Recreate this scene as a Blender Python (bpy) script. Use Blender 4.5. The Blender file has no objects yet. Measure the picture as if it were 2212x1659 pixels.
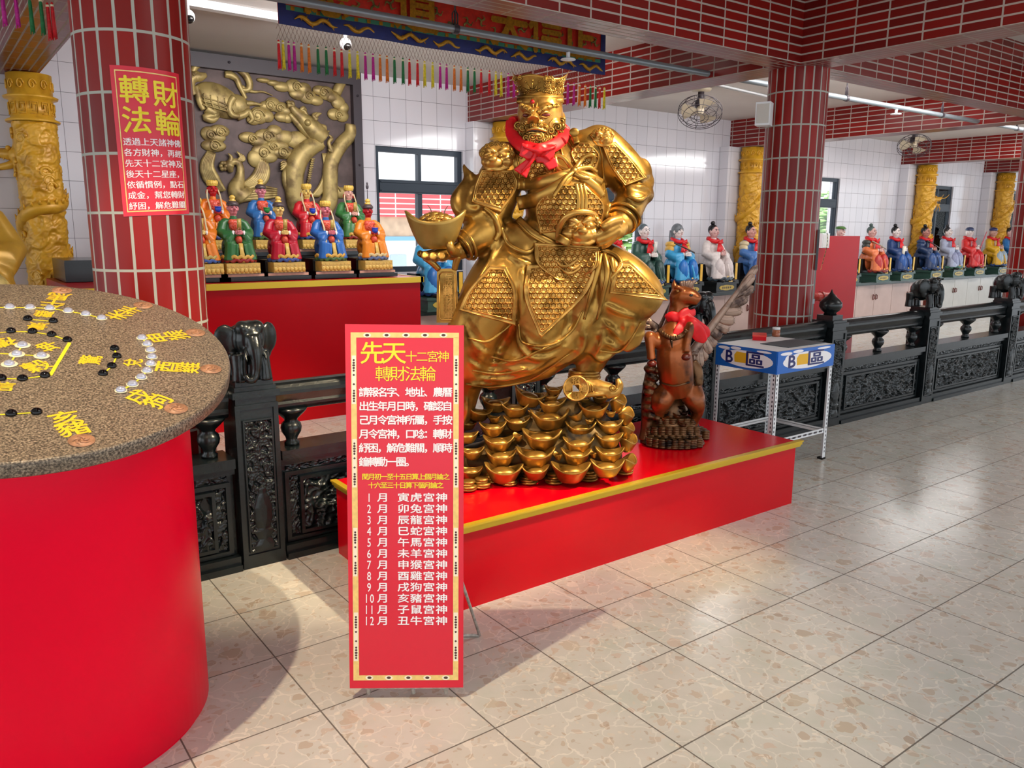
import bpy, bmesh, math, random
import numpy as np
from mathutils import Vector, Matrix
random.seed(7)
PI = math.pi
S = bpy.context.scene
COL = S.collection

# ---------------------------------------------------------------- camera
W, H, F = 2212, 1659, 1729.0
PITCH, ROLL, YAW, CH = math.radians(11.02), math.radians(-0.31), math.radians(53.5), 1.55
_fw = np.array([math.cos(YAW)*math.cos(PITCH), math.sin(YAW)*math.cos(PITCH), -math.sin(PITCH)])
_rt = np.array([math.sin(YAW), -math.cos(YAW), 0.0])
_dn = np.cross(_fw, _rt)
_c, _s = math.cos(ROLL), math.sin(ROLL)
CM = np.array([_c*_rt+_s*_dn, -_s*_rt+_c*_dn, _fw])
CC = np.array([0.0, 0.0, CH])
cd = bpy.data.cameras.new('camera')
cd.sensor_width = 36.0
cd.lens = F/W*36.0
cd.clip_start, cd.clip_end = 0.05, 300
cam = bpy.data.objects.new('camera', cd)
COL.objects.link(cam)
cam.matrix_world = Matrix(((CM[0][0], -CM[1][0], -CM[2][0], 0), (CM[0][1], -CM[1][1], -CM[2][1], 0),
                           (CM[0][2], -CM[1][2], -CM[2][2], CH), (0, 0, 0, 1)))
S.camera = cam
# ---------------------------------------------------------------- sky, lights, exposure
S.view_settings.view_transform = 'Standard'
S.view_settings.look = 'None'
S.view_settings.gamma = 1.0
S.view_settings.use_curve_mapping = False
S.view_settings.exposure = 0.6
wd = bpy.data.worlds.new('sky')
S.world = wd
wd.use_nodes = True
_bg = wd.node_tree.nodes['Background']
_bg.inputs[0].default_value = (0.86, 0.93, 1.0, 1)
_bg.inputs[1].default_value = 1.4


def lamp(name, kind, loc, energy, color=(1, 1, 1), size=1.0, size_y=None, target=None, spot=None, blend=0.3):
    l = bpy.data.lights.new(name, kind)
    l.energy = energy
    l.color = color
    if kind == 'AREA':
        l.size = size
        if size_y:
            l.shape = 'RECTANGLE'
            l.size_y = size_y
    elif kind != 'SUN':
        l.shadow_soft_size = size
    if kind == 'SPOT':
        l.spot_size = math.radians(spot)
        l.spot_blend = blend
    o = bpy.data.objects.new(name, l)
    COL.objects.link(o)
    o.location = loc
    d = Vector(target)-Vector(loc) if target else Vector((0, 0, -1))
    o.rotation_euler = d.to_track_quat('-Z', 'Y').to_euler()
    return o


# ceiling tubes of the hall, added fill lights, the spot lamps above the wheel and the statue
lamp('ceiling_tube_light', 'AREA', (3.0, 1.2, 3.3), 25, (1, 0.98, 0.96), 3.0, 0.5)
lamp('ceiling_tube_light', 'AREA', (9.0, 1.0, 3.3), 35, (1, 0.98, 0.97), 3.5, 0.6)
lamp('ceiling_tube_light', 'AREA', (7.8, 6.0, 3.1), 22, (1, 0.98, 0.97), 3.2, 0.6)
lamp('ceiling_tube_light', 'AREA', (13.0, 6.0, 3.1), 28, (1, 0.98, 0.97), 3.6, 0.6)
lamp('hidden_fill_light', 'AREA', (3.2, 5.15, 2.98), 38, (1, 0.98, 0.98), 2.4, 0.2, target=(3.2, 8.2, 2.8))  # added fill light, hidden by the banner, brightens wall and ceiling
lamp('hidden_fill_light', 'AREA', (7.7, 4.1, 2.98), 34, (1, 0.99, 0.98), 3.4, 0.2, target=(7.7, 8.2, 2.85))  # this and the next two: added fills out of sight behind the beam
lamp('hidden_fill_light', 'AREA', (12.7, 4.1, 2.98), 42, (1, 0.99, 0.98), 3.8, 0.2, target=(12.7, 8.2, 2.85))
lamp('hidden_fill_light', 'AREA', (17.2, 4.1, 2.98), 32, (1, 0.99, 0.98), 2.6, 0.2, target=(17.2, 8.2, 2.85))
lamp('spot_lamp', 'SPOT', (0.23, 2.04, 3.19), 190, (1, 0.80, 0.55), 0.02, target=(0.55, 2.75, 0.0), spot=84, blend=0.35)
lamp('spot_lamp', 'SPOT', (3.3, 1.35, 3.25), 500, (1, 0.82, 0.52), 0.035, target=(2.45, 2.95, 1.45), spot=44, blend=0.5)
lamp('spot_lamp', 'SPOT', (2.95, 2.0, 3.2), 110, (1, 0.74, 0.36), 0.03, target=(2.85, 2.42, 0.0), spot=20, blend=1.0)  # added spot standing in for the warm glow reflected beside the plinth
lamp('sun', 'SUN', (4, 20, 20), 9.0, (1, 0.98, 0.95), target=(4, 20.2, 0))


# ---------------------------------------------------------------- pixel helpers (photograph pixel -> world point on a known plane)
def ray(x, y):
    return CM.T @ np.array([(x-W/2)/F, (y-H/2)/F, 1.0])


def atz(x, y, z=0.0):
    d = ray(x, y)
    return CC+d*(z-CH)/d[2]


def aty(x, y, Y):
    d = ray(x, y)
    return CC+d*Y/d[1]


def atx(x, y, X):
    d = ray(x, y)
    return CC+d*X/d[0]


def atd(x, y, D):
    return CC+ray(x, y)*D


def atpl(x, y, c, n):
    d = ray(x, y)
    return CC+d*(np.dot(n, np.array(c)-CC)/np.dot(n, d))


# ---------------------------------------------------------------- mesh helpers
WL = {}


def nrm(v):
    v = np.asarray(v, float)
    return v/(np.linalg.norm(v)+1e-12)


class MB:
    def __init__(s):
        s.v, s.f, s.sm, s.uv, s.n = [], [], [], [], 0

    def add(s, V, Fc, smooth=True, uv=None):
        V = np.asarray(V, float).reshape(-1, 3)
        s.v.append(V)
        for i, q in enumerate(Fc):
            s.f.append([a+s.n for a in q])
            s.sm.append(smooth)
            s.uv.append(uv[i] if uv is not None else None)
        s.n += len(V)
        return s

    def box(s, a, b, M=None, tile=False):
        a, b = np.minimum(a, b), np.maximum(a, b)
        V = np.array([[x, y, z] for x in (a[0], b[0]) for y in (a[1], b[1]) for z in (a[2], b[2])], float)
        Fc = [(0, 1, 3, 2), (4, 6, 7, 5), (0, 4, 5, 1), (2, 3, 7, 6), (0, 2, 6, 4), (1, 5, 7, 3)]
        uv = []
        for k, q in enumerate(Fc):
            ax = (1, 1, 0, 0, 2, 2)[k]
            if k < 2:
                uv.append([(V[i][1], V[i][2]) for i in q])
            elif k < 4:
                uv.append([(V[i][0], V[i][2]) for i in q])
            else:
                long = 0 if (b[0]-a[0]) > (b[1]-a[1]) else 1
                uv.append([(V[i][long], V[i][1-long]) for i in q])
        if M is not None:
            V = V @ np.array(M)[:3, :3].T+np.array(M)[:3, 3]
        return s.add(V, Fc, False, uv)

    def obox(s, c, ex, ey, ez, h):      # oriented box: centre, axes, half sizes
        c = np.asarray(c, float)
        E = [nrm(e)*k for e, k in zip((ex, ey, ez), h)]
        V = [c+i*E[0]+j*E[1]+k*E[2] for i in (-1, 1) for j in (-1, 1) for k in (-1, 1)]
        return s.add(V, [(0, 1, 3, 2), (4, 6, 7, 5), (0, 4, 5, 1), (2, 3, 7, 6), (0, 2, 6, 4), (1, 5, 7, 3)], False)

    def lathe(s, prof, c=(0, 0, 0), seg=24, axis=None, a0=0.0, a1=2*PI, smooth=True, tile=False):
        prof = np.asarray(prof, float)
        full = abs(a1-a0-2*PI) < 1e-6
        n = seg if full else seg+1
        A = a0+(a1-a0)*np.arange(n)/seg
        V = np.stack([np.outer(np.cos(A), prof[:, 0]), np.outer(np.sin(A), prof[:, 0]),
                      np.outer(np.ones(n), prof[:, 1])], -1).reshape(-1, 3)
        if axis is not None:
            z = nrm(axis)
            x = nrm(np.cross(z, [0.31, 0.92, 0.17]))
            V = V @ np.array([x, np.cross(z, x), z])
        m = len(prof)
        Fc, uv = [], []
        for i in range(seg):
            j = (i+1) % n
            for k in range(m-1):
                Fc.append((i*m+k, j*m+k, j*m+k+1, i*m+k+1))
                if tile:
                    r = prof[:, 0].max()
                    ua, ub = (a0+(a1-a0)*i/seg)*r, (a0+(a1-a0)*(i+1)/seg)*r
                    uv.append([(ua, prof[k, 1]), (ub, prof[k, 1]), (ub, prof[k+1, 1]), (ua, prof[k+1, 1])])
        return s.add(V+np.asarray(c, float), Fc, smooth, uv if tile else None)

    def cyl(s, a, b, r, r2=None, seg=16, smooth=True):
        a, b = np.asarray(a, float), np.asarray(b, float)
        h = np.linalg.norm(b-a)
        r2 = r if r2 is None else r2
        return s.lathe([(0.0001, 0), (r, 0), (r, 0), (r2, h), (r2, h), (0.0001, h)], a, seg, b-a, smooth=smooth)

    def tube(s, P, R, seg=10, flat=None, nrml=None, cap=True, closed=False):
        # swept tube; R radius or list; flat=(a,b) squeezes the section; nrml keeps the flat side facing one way
        P = np.asarray(P, float)
        n = len(P)
        R = np.full(n, R, float) if np.isscalar(R) else np.asarray(R, float)
        T = np.gradient(P, axis=0) if not closed else np.roll(P, -1, 0)-np.roll(P, 1, 0)
        T /= np.linalg.norm(T, axis=1)[:, None]+1e-9
        fa, fb = flat or (1, 1)
        ref = np.asarray(nrml, float) if nrml is not None else None
        N = []
        p = ref if ref is not None else np.cross(T[0], [0.3, 0.5, 0.81])
        for t in T:
            q = ref if ref is not None else p
            q = q-t*np.dot(q, t)
            q = nrm(q)
            N.append(q)
            p = q
        N = np.array(N)
        B = np.cross(T, N)
        A = 2*PI*np.arange(seg)/seg
        V = P[:, None]+R[:, None, None]*(np.cos(A)[None, :, None]*N[:, None]*fa+np.sin(A)[None, :, None]*B[:, None]*fb)
        Fc = []
        for i in range(n if closed else n-1):
            i2 = (i+1) % n
            for k in range(seg):
                k2 = (k+1) % seg
                Fc.append((i*seg+k, i*seg+k2, i2*seg+k2, i2*seg+k))
        if cap and not closed:
            Fc.append(tuple(range(seg))[::-1])
            Fc.append(tuple((n-1)*seg+k for k in range(seg)))
        return s.add(V, Fc)

    def ball(s, c, r, rot=None, nu=16, nv=10):
        r = (r, r, r) if np.isscalar(r) else r
        a = 2*PI*np.arange(nu)/nu
        t = PI*np.arange(1, nv)/nv
        V = [[0, 0, 1]]+[[math.sin(q)*math.cos(p), math.sin(q)*math.sin(p), math.cos(q)] for q in t for p in a]+[[0, 0, -1]]
        V = np.array(V)*r
        if rot is not None:
            V = V @ np.asarray(rot, float)     # rows of rot = local axes in world
        Fc = [(0, 1+k, 1+(k+1) % nu) for k in range(nu)]
        for j in range(nv-2):
            for k in range(nu):
                Fc.append((1+j*nu+k, 1+(j+1)*nu+k, 1+(j+1)*nu+(k+1) % nu, 1+j*nu+(k+1) % nu))
        e = len(V)-1
        Fc += [(e, 1+(nv-2)*nu+(k+1) % nu, 1+(nv-2)*nu+k) for k in range(nu)]
        return s.add(V+np.asarray(c, float), Fc)

    def grid(s, P, closed_u=False):      # P: (nu, nv, 3)
        P = np.asarray(P, float)
        nu, nv = P.shape[:2]
        Fc = [(i*nv+j, ((i+1) % nu)*nv+j, ((i+1) % nu)*nv+j+1, i*nv+j+1) for i in range(nu if closed_u else nu-1) for j in range(nv-1)]
        return s.add(P.reshape(-1, 3), Fc)

    def prism(s, poly, o, ex, ey, h, smooth=False):   # extrude a 2-D outline by vector h
        poly = np.asarray(poly, float)
        o, ex, ey, h = (np.asarray(q, float) for q in (o, ex, ey, h))
        A = o+poly[:, :1]*ex+poly[:, 1:]*ey
        n = len(A)
        return s.add(np.vstack([A, A+h]), [tuple(range(n))[::-1], tuple(range(n, 2*n))] +
                     [(i, (i+1) % n, n+(i+1) % n, n+i) for i in range(n)], smooth)

    def arr(s):
        return np.vstack(s.v)

    def build(s, name, mat, parent=None, label=None, local=False, xf=None):
        V = s.arr()
        if xf is not None:
            V = xf(V)
        if parent is not None and not local:
            V = V-WL[parent.name]
        me = bpy.data.meshes.new(name)
        me.from_pydata(V.tolist(), [], s.f)
        me.polygons.foreach_set('use_smooth', s.sm)
        if any(u is not None for u in s.uv):
            l = me.uv_layers.new(name='uv')
            k = 0
            for u, q in zip(s.uv, s.f):
                for i in range(len(q)):
                    if u is not None:
                        l.data[k].uv = u[i]
                    k += 1
        me.update()
        return link(name, me, mat, parent, label)


def link(name, me, mat, parent=None, label=None):
    if mat is not None and not me.materials:
        me.materials.append(mat)
    o = bpy.data.objects.new(name, me)
    COL.objects.link(o)
    if parent is not None:
        o.parent = parent
        WL[o.name] = WL[parent.name]
    else:
        WL[o.name] = np.zeros(3)
    if label:
        o['label'] = label
    return o


def sculpt(mb, voxel, smooth=4, factor=0.6):
    """fuse overlapping shapes into one continuous skin"""
    me = bpy.data.meshes.new('t')
    me.from_pydata(mb.arr().tolist(), [], mb.f)
    o = bpy.data.objects.new('t', me)
    COL.objects.link(o)
    m = o.modifiers.new('r', 'REMESH')
    m.mode = 'VOXEL'
    m.voxel_size = voxel
    if smooth:
        m = o.modifiers.new('s', 'SMOOTH')
        m.iterations = smooth
        m.factor = factor
    dg = bpy.context.evaluated_depsgraph_get()
    r = bpy.data.meshes.new_from_object(o.evaluated_get(dg))
    bpy.data.objects.remove(o)
    bpy.data.meshes.remove(me)
    out = MB()
    n = len(r.vertices)
    V = np.empty(n*3)
    r.vertices.foreach_get('co', V)
    out.add(V.reshape(-1, 3), [tuple(p.vertices) for p in r.polygons])
    bpy.data.meshes.remove(r)
    return out


def thing(name, label, cat, loc=(0, 0, 0), group=None, rz=0.0):
    o = bpy.data.objects.new(name, None)
    COL.objects.link(o)
    o.empty_display_size = 0.1
    o.location = tuple(float(q) for q in loc)
    o.rotation_euler = (0, 0, rz)
    WL[o.name] = np.array(loc, float)
    return tag(o, label, cat, group)


def tag(o, label, cat, group=None):
    o['label'] = label
    o['category'] = cat
    if group:
        o['group'] = group
    return o


def struct(o):
    o['kind'] = 'structure'
    return o


def dup(root, loc, label, rz=None, group=None, sc=None):
    r = root.copy()
    COL.objects.link(r)
    r.location = loc
    if rz is not None:
        r.rotation_euler = (0, 0, rz)
    if sc:
        r.scale = (sc, sc, sc)
    r['label'] = label
    if group:
        r['group'] = group
    WL[r.name] = np.array(loc, float)
    for ch in list(root.children):
        c = ch.copy()
        COL.objects.link(c)
        c.parent = r
        for g in list(ch.children):
            d = g.copy()
            COL.objects.link(d)
            d.parent = c
    return r


_tc = {}


def text_verts(t, bold=0.0):
    """flat lettering outline mesh, normalised to its own unit box"""
    if (t, bold) in _tc:
        return _tc[(t, bold)]
    cu = bpy.data.curves.new('t', 'FONT')
    cu.body = t
    cu.size = 1.0
    cu.resolution_u = 3
    cu.offset = bold
    o = bpy.data.objects.new('t', cu)
    COL.objects.link(o)
    dg = bpy.context.evaluated_depsgraph_get()
    dg.update()
    me = bpy.data.meshes.new_from_object(o.evaluated_get(dg))
    V = np.array([v.co[:] for v in me.vertices]).reshape(-1, 3)
    Fc = [tuple(p.vertices) for p in me.polygons]
    bpy.data.objects.remove(o)
    bpy.data.meshes.remove(me)
    bpy.data.curves.remove(cu)
    lo, hi = V.min(0), V.max(0)
    V = (V-lo)/np.maximum(hi-lo, 1e-6)
    _tc[(t, bold)] = (V[:, :2], Fc)
    return _tc[(t, bold)]


def put_text(mb, t, fn, x0, y0, x1, y1, bold=0.0):
    """lettering filling the rectangle x0..x1, y0..y1; fn maps (n,2) board coordinates to world points"""
    V, Fc = text_verts(t, bold)
    P = np.stack([x0+V[:, 0]*(x1-x0), y0+V[:, 1]*(y1-y0)], -1)
    mb.add(fn(P), Fc, False)


def spline(P, n=8):
    """Catmull-Rom through points of any dimension"""
    P = np.asarray(P, float)
    Q = np.vstack([2*P[0]-P[1], P, 2*P[-1]-P[-2]])
    out = []
    for i in range(1, len(Q)-2):
        for t in np.arange(n)/n:
            a, b, c, d = Q[i-1], Q[i], Q[i+1], Q[i+2]
            out.append(0.5*((2*b)+(c-a)*t+(2*a-5*b+4*c-d)*t*t+(3*b-a-3*c+d)*t**3))
    out.append(P[-1])
    return np.array(out)


# ---------------------------------------------------------------- materials
def lin(c):
    if isinstance(c, str):
        c = [int(c[i:i+2], 16)/255 for i in (0, 2, 4)]
    return tuple((q/12.92 if q <= 0.04045 else ((q+0.055)/1.055)**2.4) for q in c)+(1.0,)


class NT:
    def __init__(s, name):
        s.m = bpy.data.materials.new(name)
        s.m.use_nodes = True
        s.t = s.m.node_tree
        s.b = s.t.nodes['Principled BSDF']

    def n(s, kind, **kw):
        q = s.t.nodes.new('ShaderNode'+kind)
        for k, v in kw.items():
            if hasattr(q, k) and k not in ('Scale',):
                setattr(q, k, v)
            else:
                q.inputs[k.replace('_', ' ')].default_value = v
        return q

    def l(s, a, b):
        s.t.links.new(a, b)

    def math(s, op, a, b=None, c=None):
        q = s.t.nodes.new('ShaderNodeMath')
        q.operation = op
        for i, v in enumerate((a, b, c)):
            if v is None:
                continue
            if isinstance(v, (int, float)):
                q.inputs[i].default_value = v
            else:
                s.l(v, q.inputs[i])
        return q.outputs[0]

    def mix(s, f, a, b):
        q = s.t.nodes.new('ShaderNodeMix')
        q.data_type = 'RGBA'
        for i, v in ((0, f), (6, a), (7, b)):
            if isinstance(v, (int, float)):
                q.inputs[i].default_value = v
            elif isinstance(v, tuple):
                q.inputs[i].default_value = v
            else:
                s.l(v, q.inputs[i])
        return q.outputs[2]

    def noise(s, scale, detail=3, vec=None, out=0):
        q = s.n('TexNoise')
        q.inputs['Scale'].default_value = scale
        q.inputs['Detail'].default_value = detail
        s.l(vec if vec is not None else s.obj(), q.inputs['Vector'])
        return q.outputs[out]

    def obj(s):
        if not hasattr(s, '_o'):
            s._o = s.n('TexCoord')
        return s._o.outputs['Object']

    def uv(s):
        s.obj()
        return s._o.outputs['UV']

    def ramp(s, f, stops):
        q = s.t.nodes.new('ShaderNodeValToRGB')
        e = q.color_ramp.elements
        while len(e) < len(stops):
            e.new(0.5)
        for i, (p, c) in enumerate(stops):
            e[i].position = p
            e[i].color = c if len(c) == 4 else tuple(c)+(1,)
        s.l(f, q.inputs[0])
        return q.outputs[0]

    def set(s, col=None, rough=None, metal=None, **kw):
        for k, v in (('Base Color', col), ('Roughness', rough), ('Metallic', metal)) + tuple((k.replace('_', ' '), v) for k, v in kw.items()):
            if v is None:
                continue
            if isinstance(v, (int, float, tuple)):
                s.b.inputs[k].default_value = v
            else:
                s.l(v, s.b.inputs[k])
        return s.m

    def bump(s, h, strength=0.3, dist=0.01):
        q = s.n('Bump')
        q.inputs['Strength'].default_value = strength
        q.inputs['Distance'].default_value = dist
        s.l(h, q.inputs['Height'])
        s.l(q.outputs[0], s.b.inputs['Normal'])


def plain(name, col, rough=0.5, metal=0.0, var=0.0, vs=6.0, bump=0.0, bs=40.0, **kw):
    m = NT(name)
    c = lin(col)
    if var:
        d = tuple(max(0, q*(1-var)) for q in c[:3])+(1,)
        e = tuple(min(1, q*(1+var*0.6)) for q in c[:3])+(1,)
        c = m.ramp(m.noise(vs), [(0.3, d), (0.7, e)])
    if bump:
        m.bump(m.noise(bs, 4), bump, 0.004)
    return m.set(c, rough, metal, **kw)


def brick_mat(name, bw, bh, mortar, c1, c2, cm, rough=0.15, off=0.0, spec=0.5):
    m = NT(name)
    q = m.n('TexBrick')
    q.offset = off
    q.inputs['Scale'].default_value = 1.0
    q.inputs['Brick Width'].default_value = bw
    q.inputs['Row Height'].default_value = bh
    q.inputs['Mortar Size'].default_value = mortar
    q.inputs['Mortar Smooth'].default_value = 0.1
    q.inputs['Color1'].default_value = lin(c1)
    q.inputs['Color2'].default_value = lin(c2)
    q.inputs['Mortar'].default_value = lin(cm)
    m.l(m.uv(), q.inputs['Vector'])
    r = m.math('ADD', m.math('MULTIPLY', q.outputs['Fac'], 0.5), rough)
    m.bump(m.math('SUBTRACT', 1.0, q.outputs['Fac']), 0.4, 0.003)
    return m.set(q.outputs['Color'], r, Specular_IOR_Level=spec)


def gold_mat(name, base='b8862f', dark='3a2408', scale=14, rough=0.34, metal=0.75, bump=0.15):
    m = NT(name)
    c = m.ramp(m.noise(scale, 5), [(0.36, lin(dark)), (0.52, lin(base)), (0.8, lin(base))])
    m.bump(m.noise(60, 3), bump, 0.003)
    return m.set(c, rough, metal)


M = {}
M['brick_h'] = brick_mat('red_tile_beam', 0.24, 0.06, 0.0062, '82150f', '640f0c', 'a89c93', 0.28, spec=0.35)
M['brick_v'] = brick_mat('red_tile_pillar', 0.0707, 0.245, 0.0062, '93170f', '701410', 'a9aaa0', 0.33, spec=0.25)
M['wall'] = brick_mat('white_wall_tile', 0.2, 0.25, 0.002, 'dcd9de', 'd6d4da', '6e6c70', 0.12)
M['white'] = plain('white_paint', 'd9d6d2', 0.8)
M['ceil'] = plain('ceiling_paint', 'd8d2cc', 0.85, var=0.06, vs=1.5)
M['red'] = plain('red_lacquer', 'cc0014', 0.2, var=0.06, vs=3, Specular_IOR_Level=0.3)
M['altar'] = plain('altar_red_paint', 'b2000f', 0.3, var=0.04, vs=2, Specular_IOR_Level=0.2)
M['darkred'] = plain('dark_red_lacquer', '8a0c18', 0.2)
M['drum'] = plain('red_drum_paint', 'ee002c', 0.34, var=0.04, vs=2, Specular_IOR_Level=0.12)
M['goldtrim'] = plain('gold_trim_paint', 'd9b32c', 0.3, 0.35)
M['stone'] = plain('black_green_stone', '12191b', 0.26, var=0.5, vs=14, bump=0.2, bs=70)
M['yellow'] = plain('yellow_lettering', 'f2dd2a', 0.45)
M['whitelet'] = plain('white_lettering', 'f6f2f4', 0.5)
M['gold'] = gold_mat('antique_gold', 'b0863e', '76541e', 7, 0.34, 0.8)
M['goldhi'] = gold_mat('bright_antique_gold', 'c4954a', '8a6226', 12, 0.32, 0.75)
M['dgold'] = gold_mat('dragon_column_gold', 'dba42c', 'c08a1e', 9, 0.38, 0.1, 0.2)
M['bronze'] = gold_mat('relief_bronze', 'b39d62', '7d6840', 8, 0.45, 0.4)
M['bronzebg'] = plain('relief_ground', '5c4c49', 0.55, 0.25, var=0.45, vs=7, bump=0.3, bs=20)
M['frame'] = plain('dark_panel_frame', '3a3238', 0.45)
M['alu'] = plain('dark_window_frame', '26313c', 0.4, 0.3)
M['steel'] = plain('grey_steel', '8f979c', 0.4, 0.5)
M['whitem'] = plain('white_metal', 'e4e6e8', 0.4)
M['black'] = plain('black_lacquer', '0e0c0d', 0.22)
M['blue'] = plain('sign_blue', '1763bd', 0.35)
M['navy'] = plain('navy_ink', '1c1f66', 0.4)
M['amber'] = plain('amber_ink', 'edb41a', 0.4)
M['paper'] = plain('yellow_paper', 'e6df6e', 0.7)
M['scarf'] = plain('red_satin', 'd8101c', 0.45, var=0.15, vs=20)


# ---------------------------------------------------------------- floor: polished terrazzo slabs
def floor_mat():
    m = NT('terrazzo_slabs')
    sep = m.n('SeparateXYZ')
    m.l(m.obj(), sep.inputs[0])
    X, Y = sep.outputs[0], sep.outputs[1]
    lo = m.math('LESS_THAN', X, 2.3)
    ux = m.math('DIVIDE', m.math('SUBTRACT', X, m.math('SUBTRACT', 2.456, m.math('MULTIPLY', lo, 0.326))), 0.408)
    uy = m.math('DIVIDE', m.math('SUBTRACT', Y, 2.266), 0.411)

    def line(u, w):
        d = m.math('ABSOLUTE', m.math('SUBTRACT', m.math('FRACT', m.math('ADD', u, 0.5)), 0.5))
        return m.math('LESS_THAN', d, w)
    g = m.math('MAXIMUM', line(ux, 0.0062), line(uy, 0.0062))
    cv = m.n('CombineXYZ')
    m.l(m.math('FLOOR', ux), cv.inputs[0])
    m.l(m.math('FLOOR', uy), cv.inputs[1])
    wn = m.n('TexWhiteNoise')
    m.l(cv.outputs[0], wn.inputs['Vector'])
    # chips are cut at the joints: shift the pattern per slab
    sh = m.n('VectorMath')
    sh.operation = 'MULTIPLY_ADD'
    m.l(wn.outputs['Color'], sh.inputs[0])
    sh.inputs[1].default_value = (9, 9, 0)
    m.l(m.obj(), sh.inputs[2])
    wv = m.n('VectorMath')
    wv.operation = 'MULTIPLY_ADD'
    nz = m.n('TexNoise')
    nz.inputs['Scale'].default_value = 22
    m.l(sh.outputs[0], nz.inputs['Vector'])
    m.l(nz.outputs['Color'], wv.inputs[0])
    wv.inputs[1].default_value = (0.05, 0.05, 0.0)
    m.l(sh.outputs[0], wv.inputs[2])
    base = m.ramp(m.noise(5, 4, sh.outputs[0]), [(0.3, lin('b9b8b0')), (0.5, lin('c2c1ba')), (0.72, lin('b7bab0'))])
    base = m.mix(m.math('MULTIPLY', wn.outputs['Value'], 0.25), base, lin('c2b5a8'))
    for sc, th, stops, k in ((24, 0.72, [(0.0, lin('b0a08e')), (0.5, lin('b9aa9a')), (0.8, lin('c2b0a2')), (1, lin('a39280'))], 0.75),
                             (11, 0.85, [(0.0, lin('a99a86')), (0.45, lin('bfae9f')), (0.75, lin('b0a38f')), (1, lin('d8d3c8'))], 0.8),
                             (58, 0.7, [(0.0, lin('a58f7a')), (0.5, lin('e4dccc')), (1, lin('9c8672'))], 0.5)):
        v = m.n('TexVoronoi')
        v.inputs['Scale'].default_value = sc
        m.l(wv.outputs[0], v.inputs['Vector'])
        e = m.n('TexVoronoi')
        e.feature = 'DISTANCE_TO_EDGE'
        e.inputs['Scale'].default_value = sc
        m.l(wv.outputs[0], e.inputs['Vector'])
        sc_ = m.n('SeparateXYZ')
        m.l(v.outputs['Color'], sc_.inputs[0])
        mask = m.math('MULTIPLY', m.math('GREATER_THAN', sc_.outputs[0], th),
                      m.math('MULTIPLY', m.math('GREATER_THAN', e.outputs['Distance'], 0.07), m.math('LESS_THAN', v.outputs['Distance'], 0.46)))
        base = m.mix(m.math('MULTIPLY', mask, k), base, m.ramp(sc_.outputs[1], stops))
    # hair-line veins
    vn = m.n('TexVoronoi')
    vn.feature = 'DISTANCE_TO_EDGE'
    vn.inputs['Scale'].default_value = 10
    m.l(wv.outputs[0], vn.inputs['Vector'])
    vein = m.math('MULTIPLY', m.math('LESS_THAN', vn.outputs['Distance'], 0.02), m.math('MULTIPLY', m.noise(3, 2, sh.outputs[0]), 0.5))
    base = m.mix(vein, base, lin('efe9dc'))
    base = m.mix(m.math('MULTIPLY', g, 0.9), base, lin('4c443c'))
    r = m.math('ADD', m.math('MULTIPLY', m.noise(2.5, 3), 0.14), 0.13)
    return m.set(base, m.math('ADD', r, m.math('MULTIPLY', g, 0.5)))


M['floor'] = floor_mat()
b = MB()
b.box((-7, -6, -0.12), (26, 8.42, 0))
struct(b.build('floor', M['floor']))
b = MB()
b.box((-7, 4.02, 3.16), (26, 8.4, 3.3))
struct(b.build('ceiling', M['ceil']))
b = MB()
b.box((-7, -6, 3.38), (26, 4.02, 3.5))
struct(b.build('ceiling', M['ceil']))

# ---------------------------------------------------------------- back wall with windows
WY = 8.2
WINS = [(4.19, 5.33), (7.15, 8.36), (12.0, 13.19), (16.2, 17.3), (19.55, 20.7)]
WZ0, WZ1 = 1.05, 2.43
b = MB()
x = -7.0
for x0, x1 in WINS+[(26.0, 26.0)]:
    b.box((x, WY, 0), (x0, WY+0.2, 3.2))
    if x1 > x0:
        b.box((x0, WY, 0), (x1, WY+0.2, WZ0))
        b.box((x0, WY, WZ1), (x1, WY+0.2, 3.2))
    x = x1
b.uv = [[(p[0]-0.18, p[1]-0.19) for p in u] for u in b.uv]
struct(b.build('wall_back', M['wall']))


def glass():
    m = NT('window_glass')
    tr = m.n('BsdfTransparent')
    gl = m.n('BsdfGlossy')
    gl.inputs['Roughness'].default_value = 0.02
    fr = m.n('LayerWeight')
    fr.inputs['Blend'].default_value = 0.12
    mx = m.n('MixShader')
    m.l(fr.outputs['Fresnel'], mx.inputs[0])
    m.l(tr.outputs[0], mx.inputs[1])
    m.l(gl.outputs[0], mx.inputs[2])
    m.l(mx.outputs[0], m.t.nodes['Material Output'].inputs[0])
    return m.m


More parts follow.
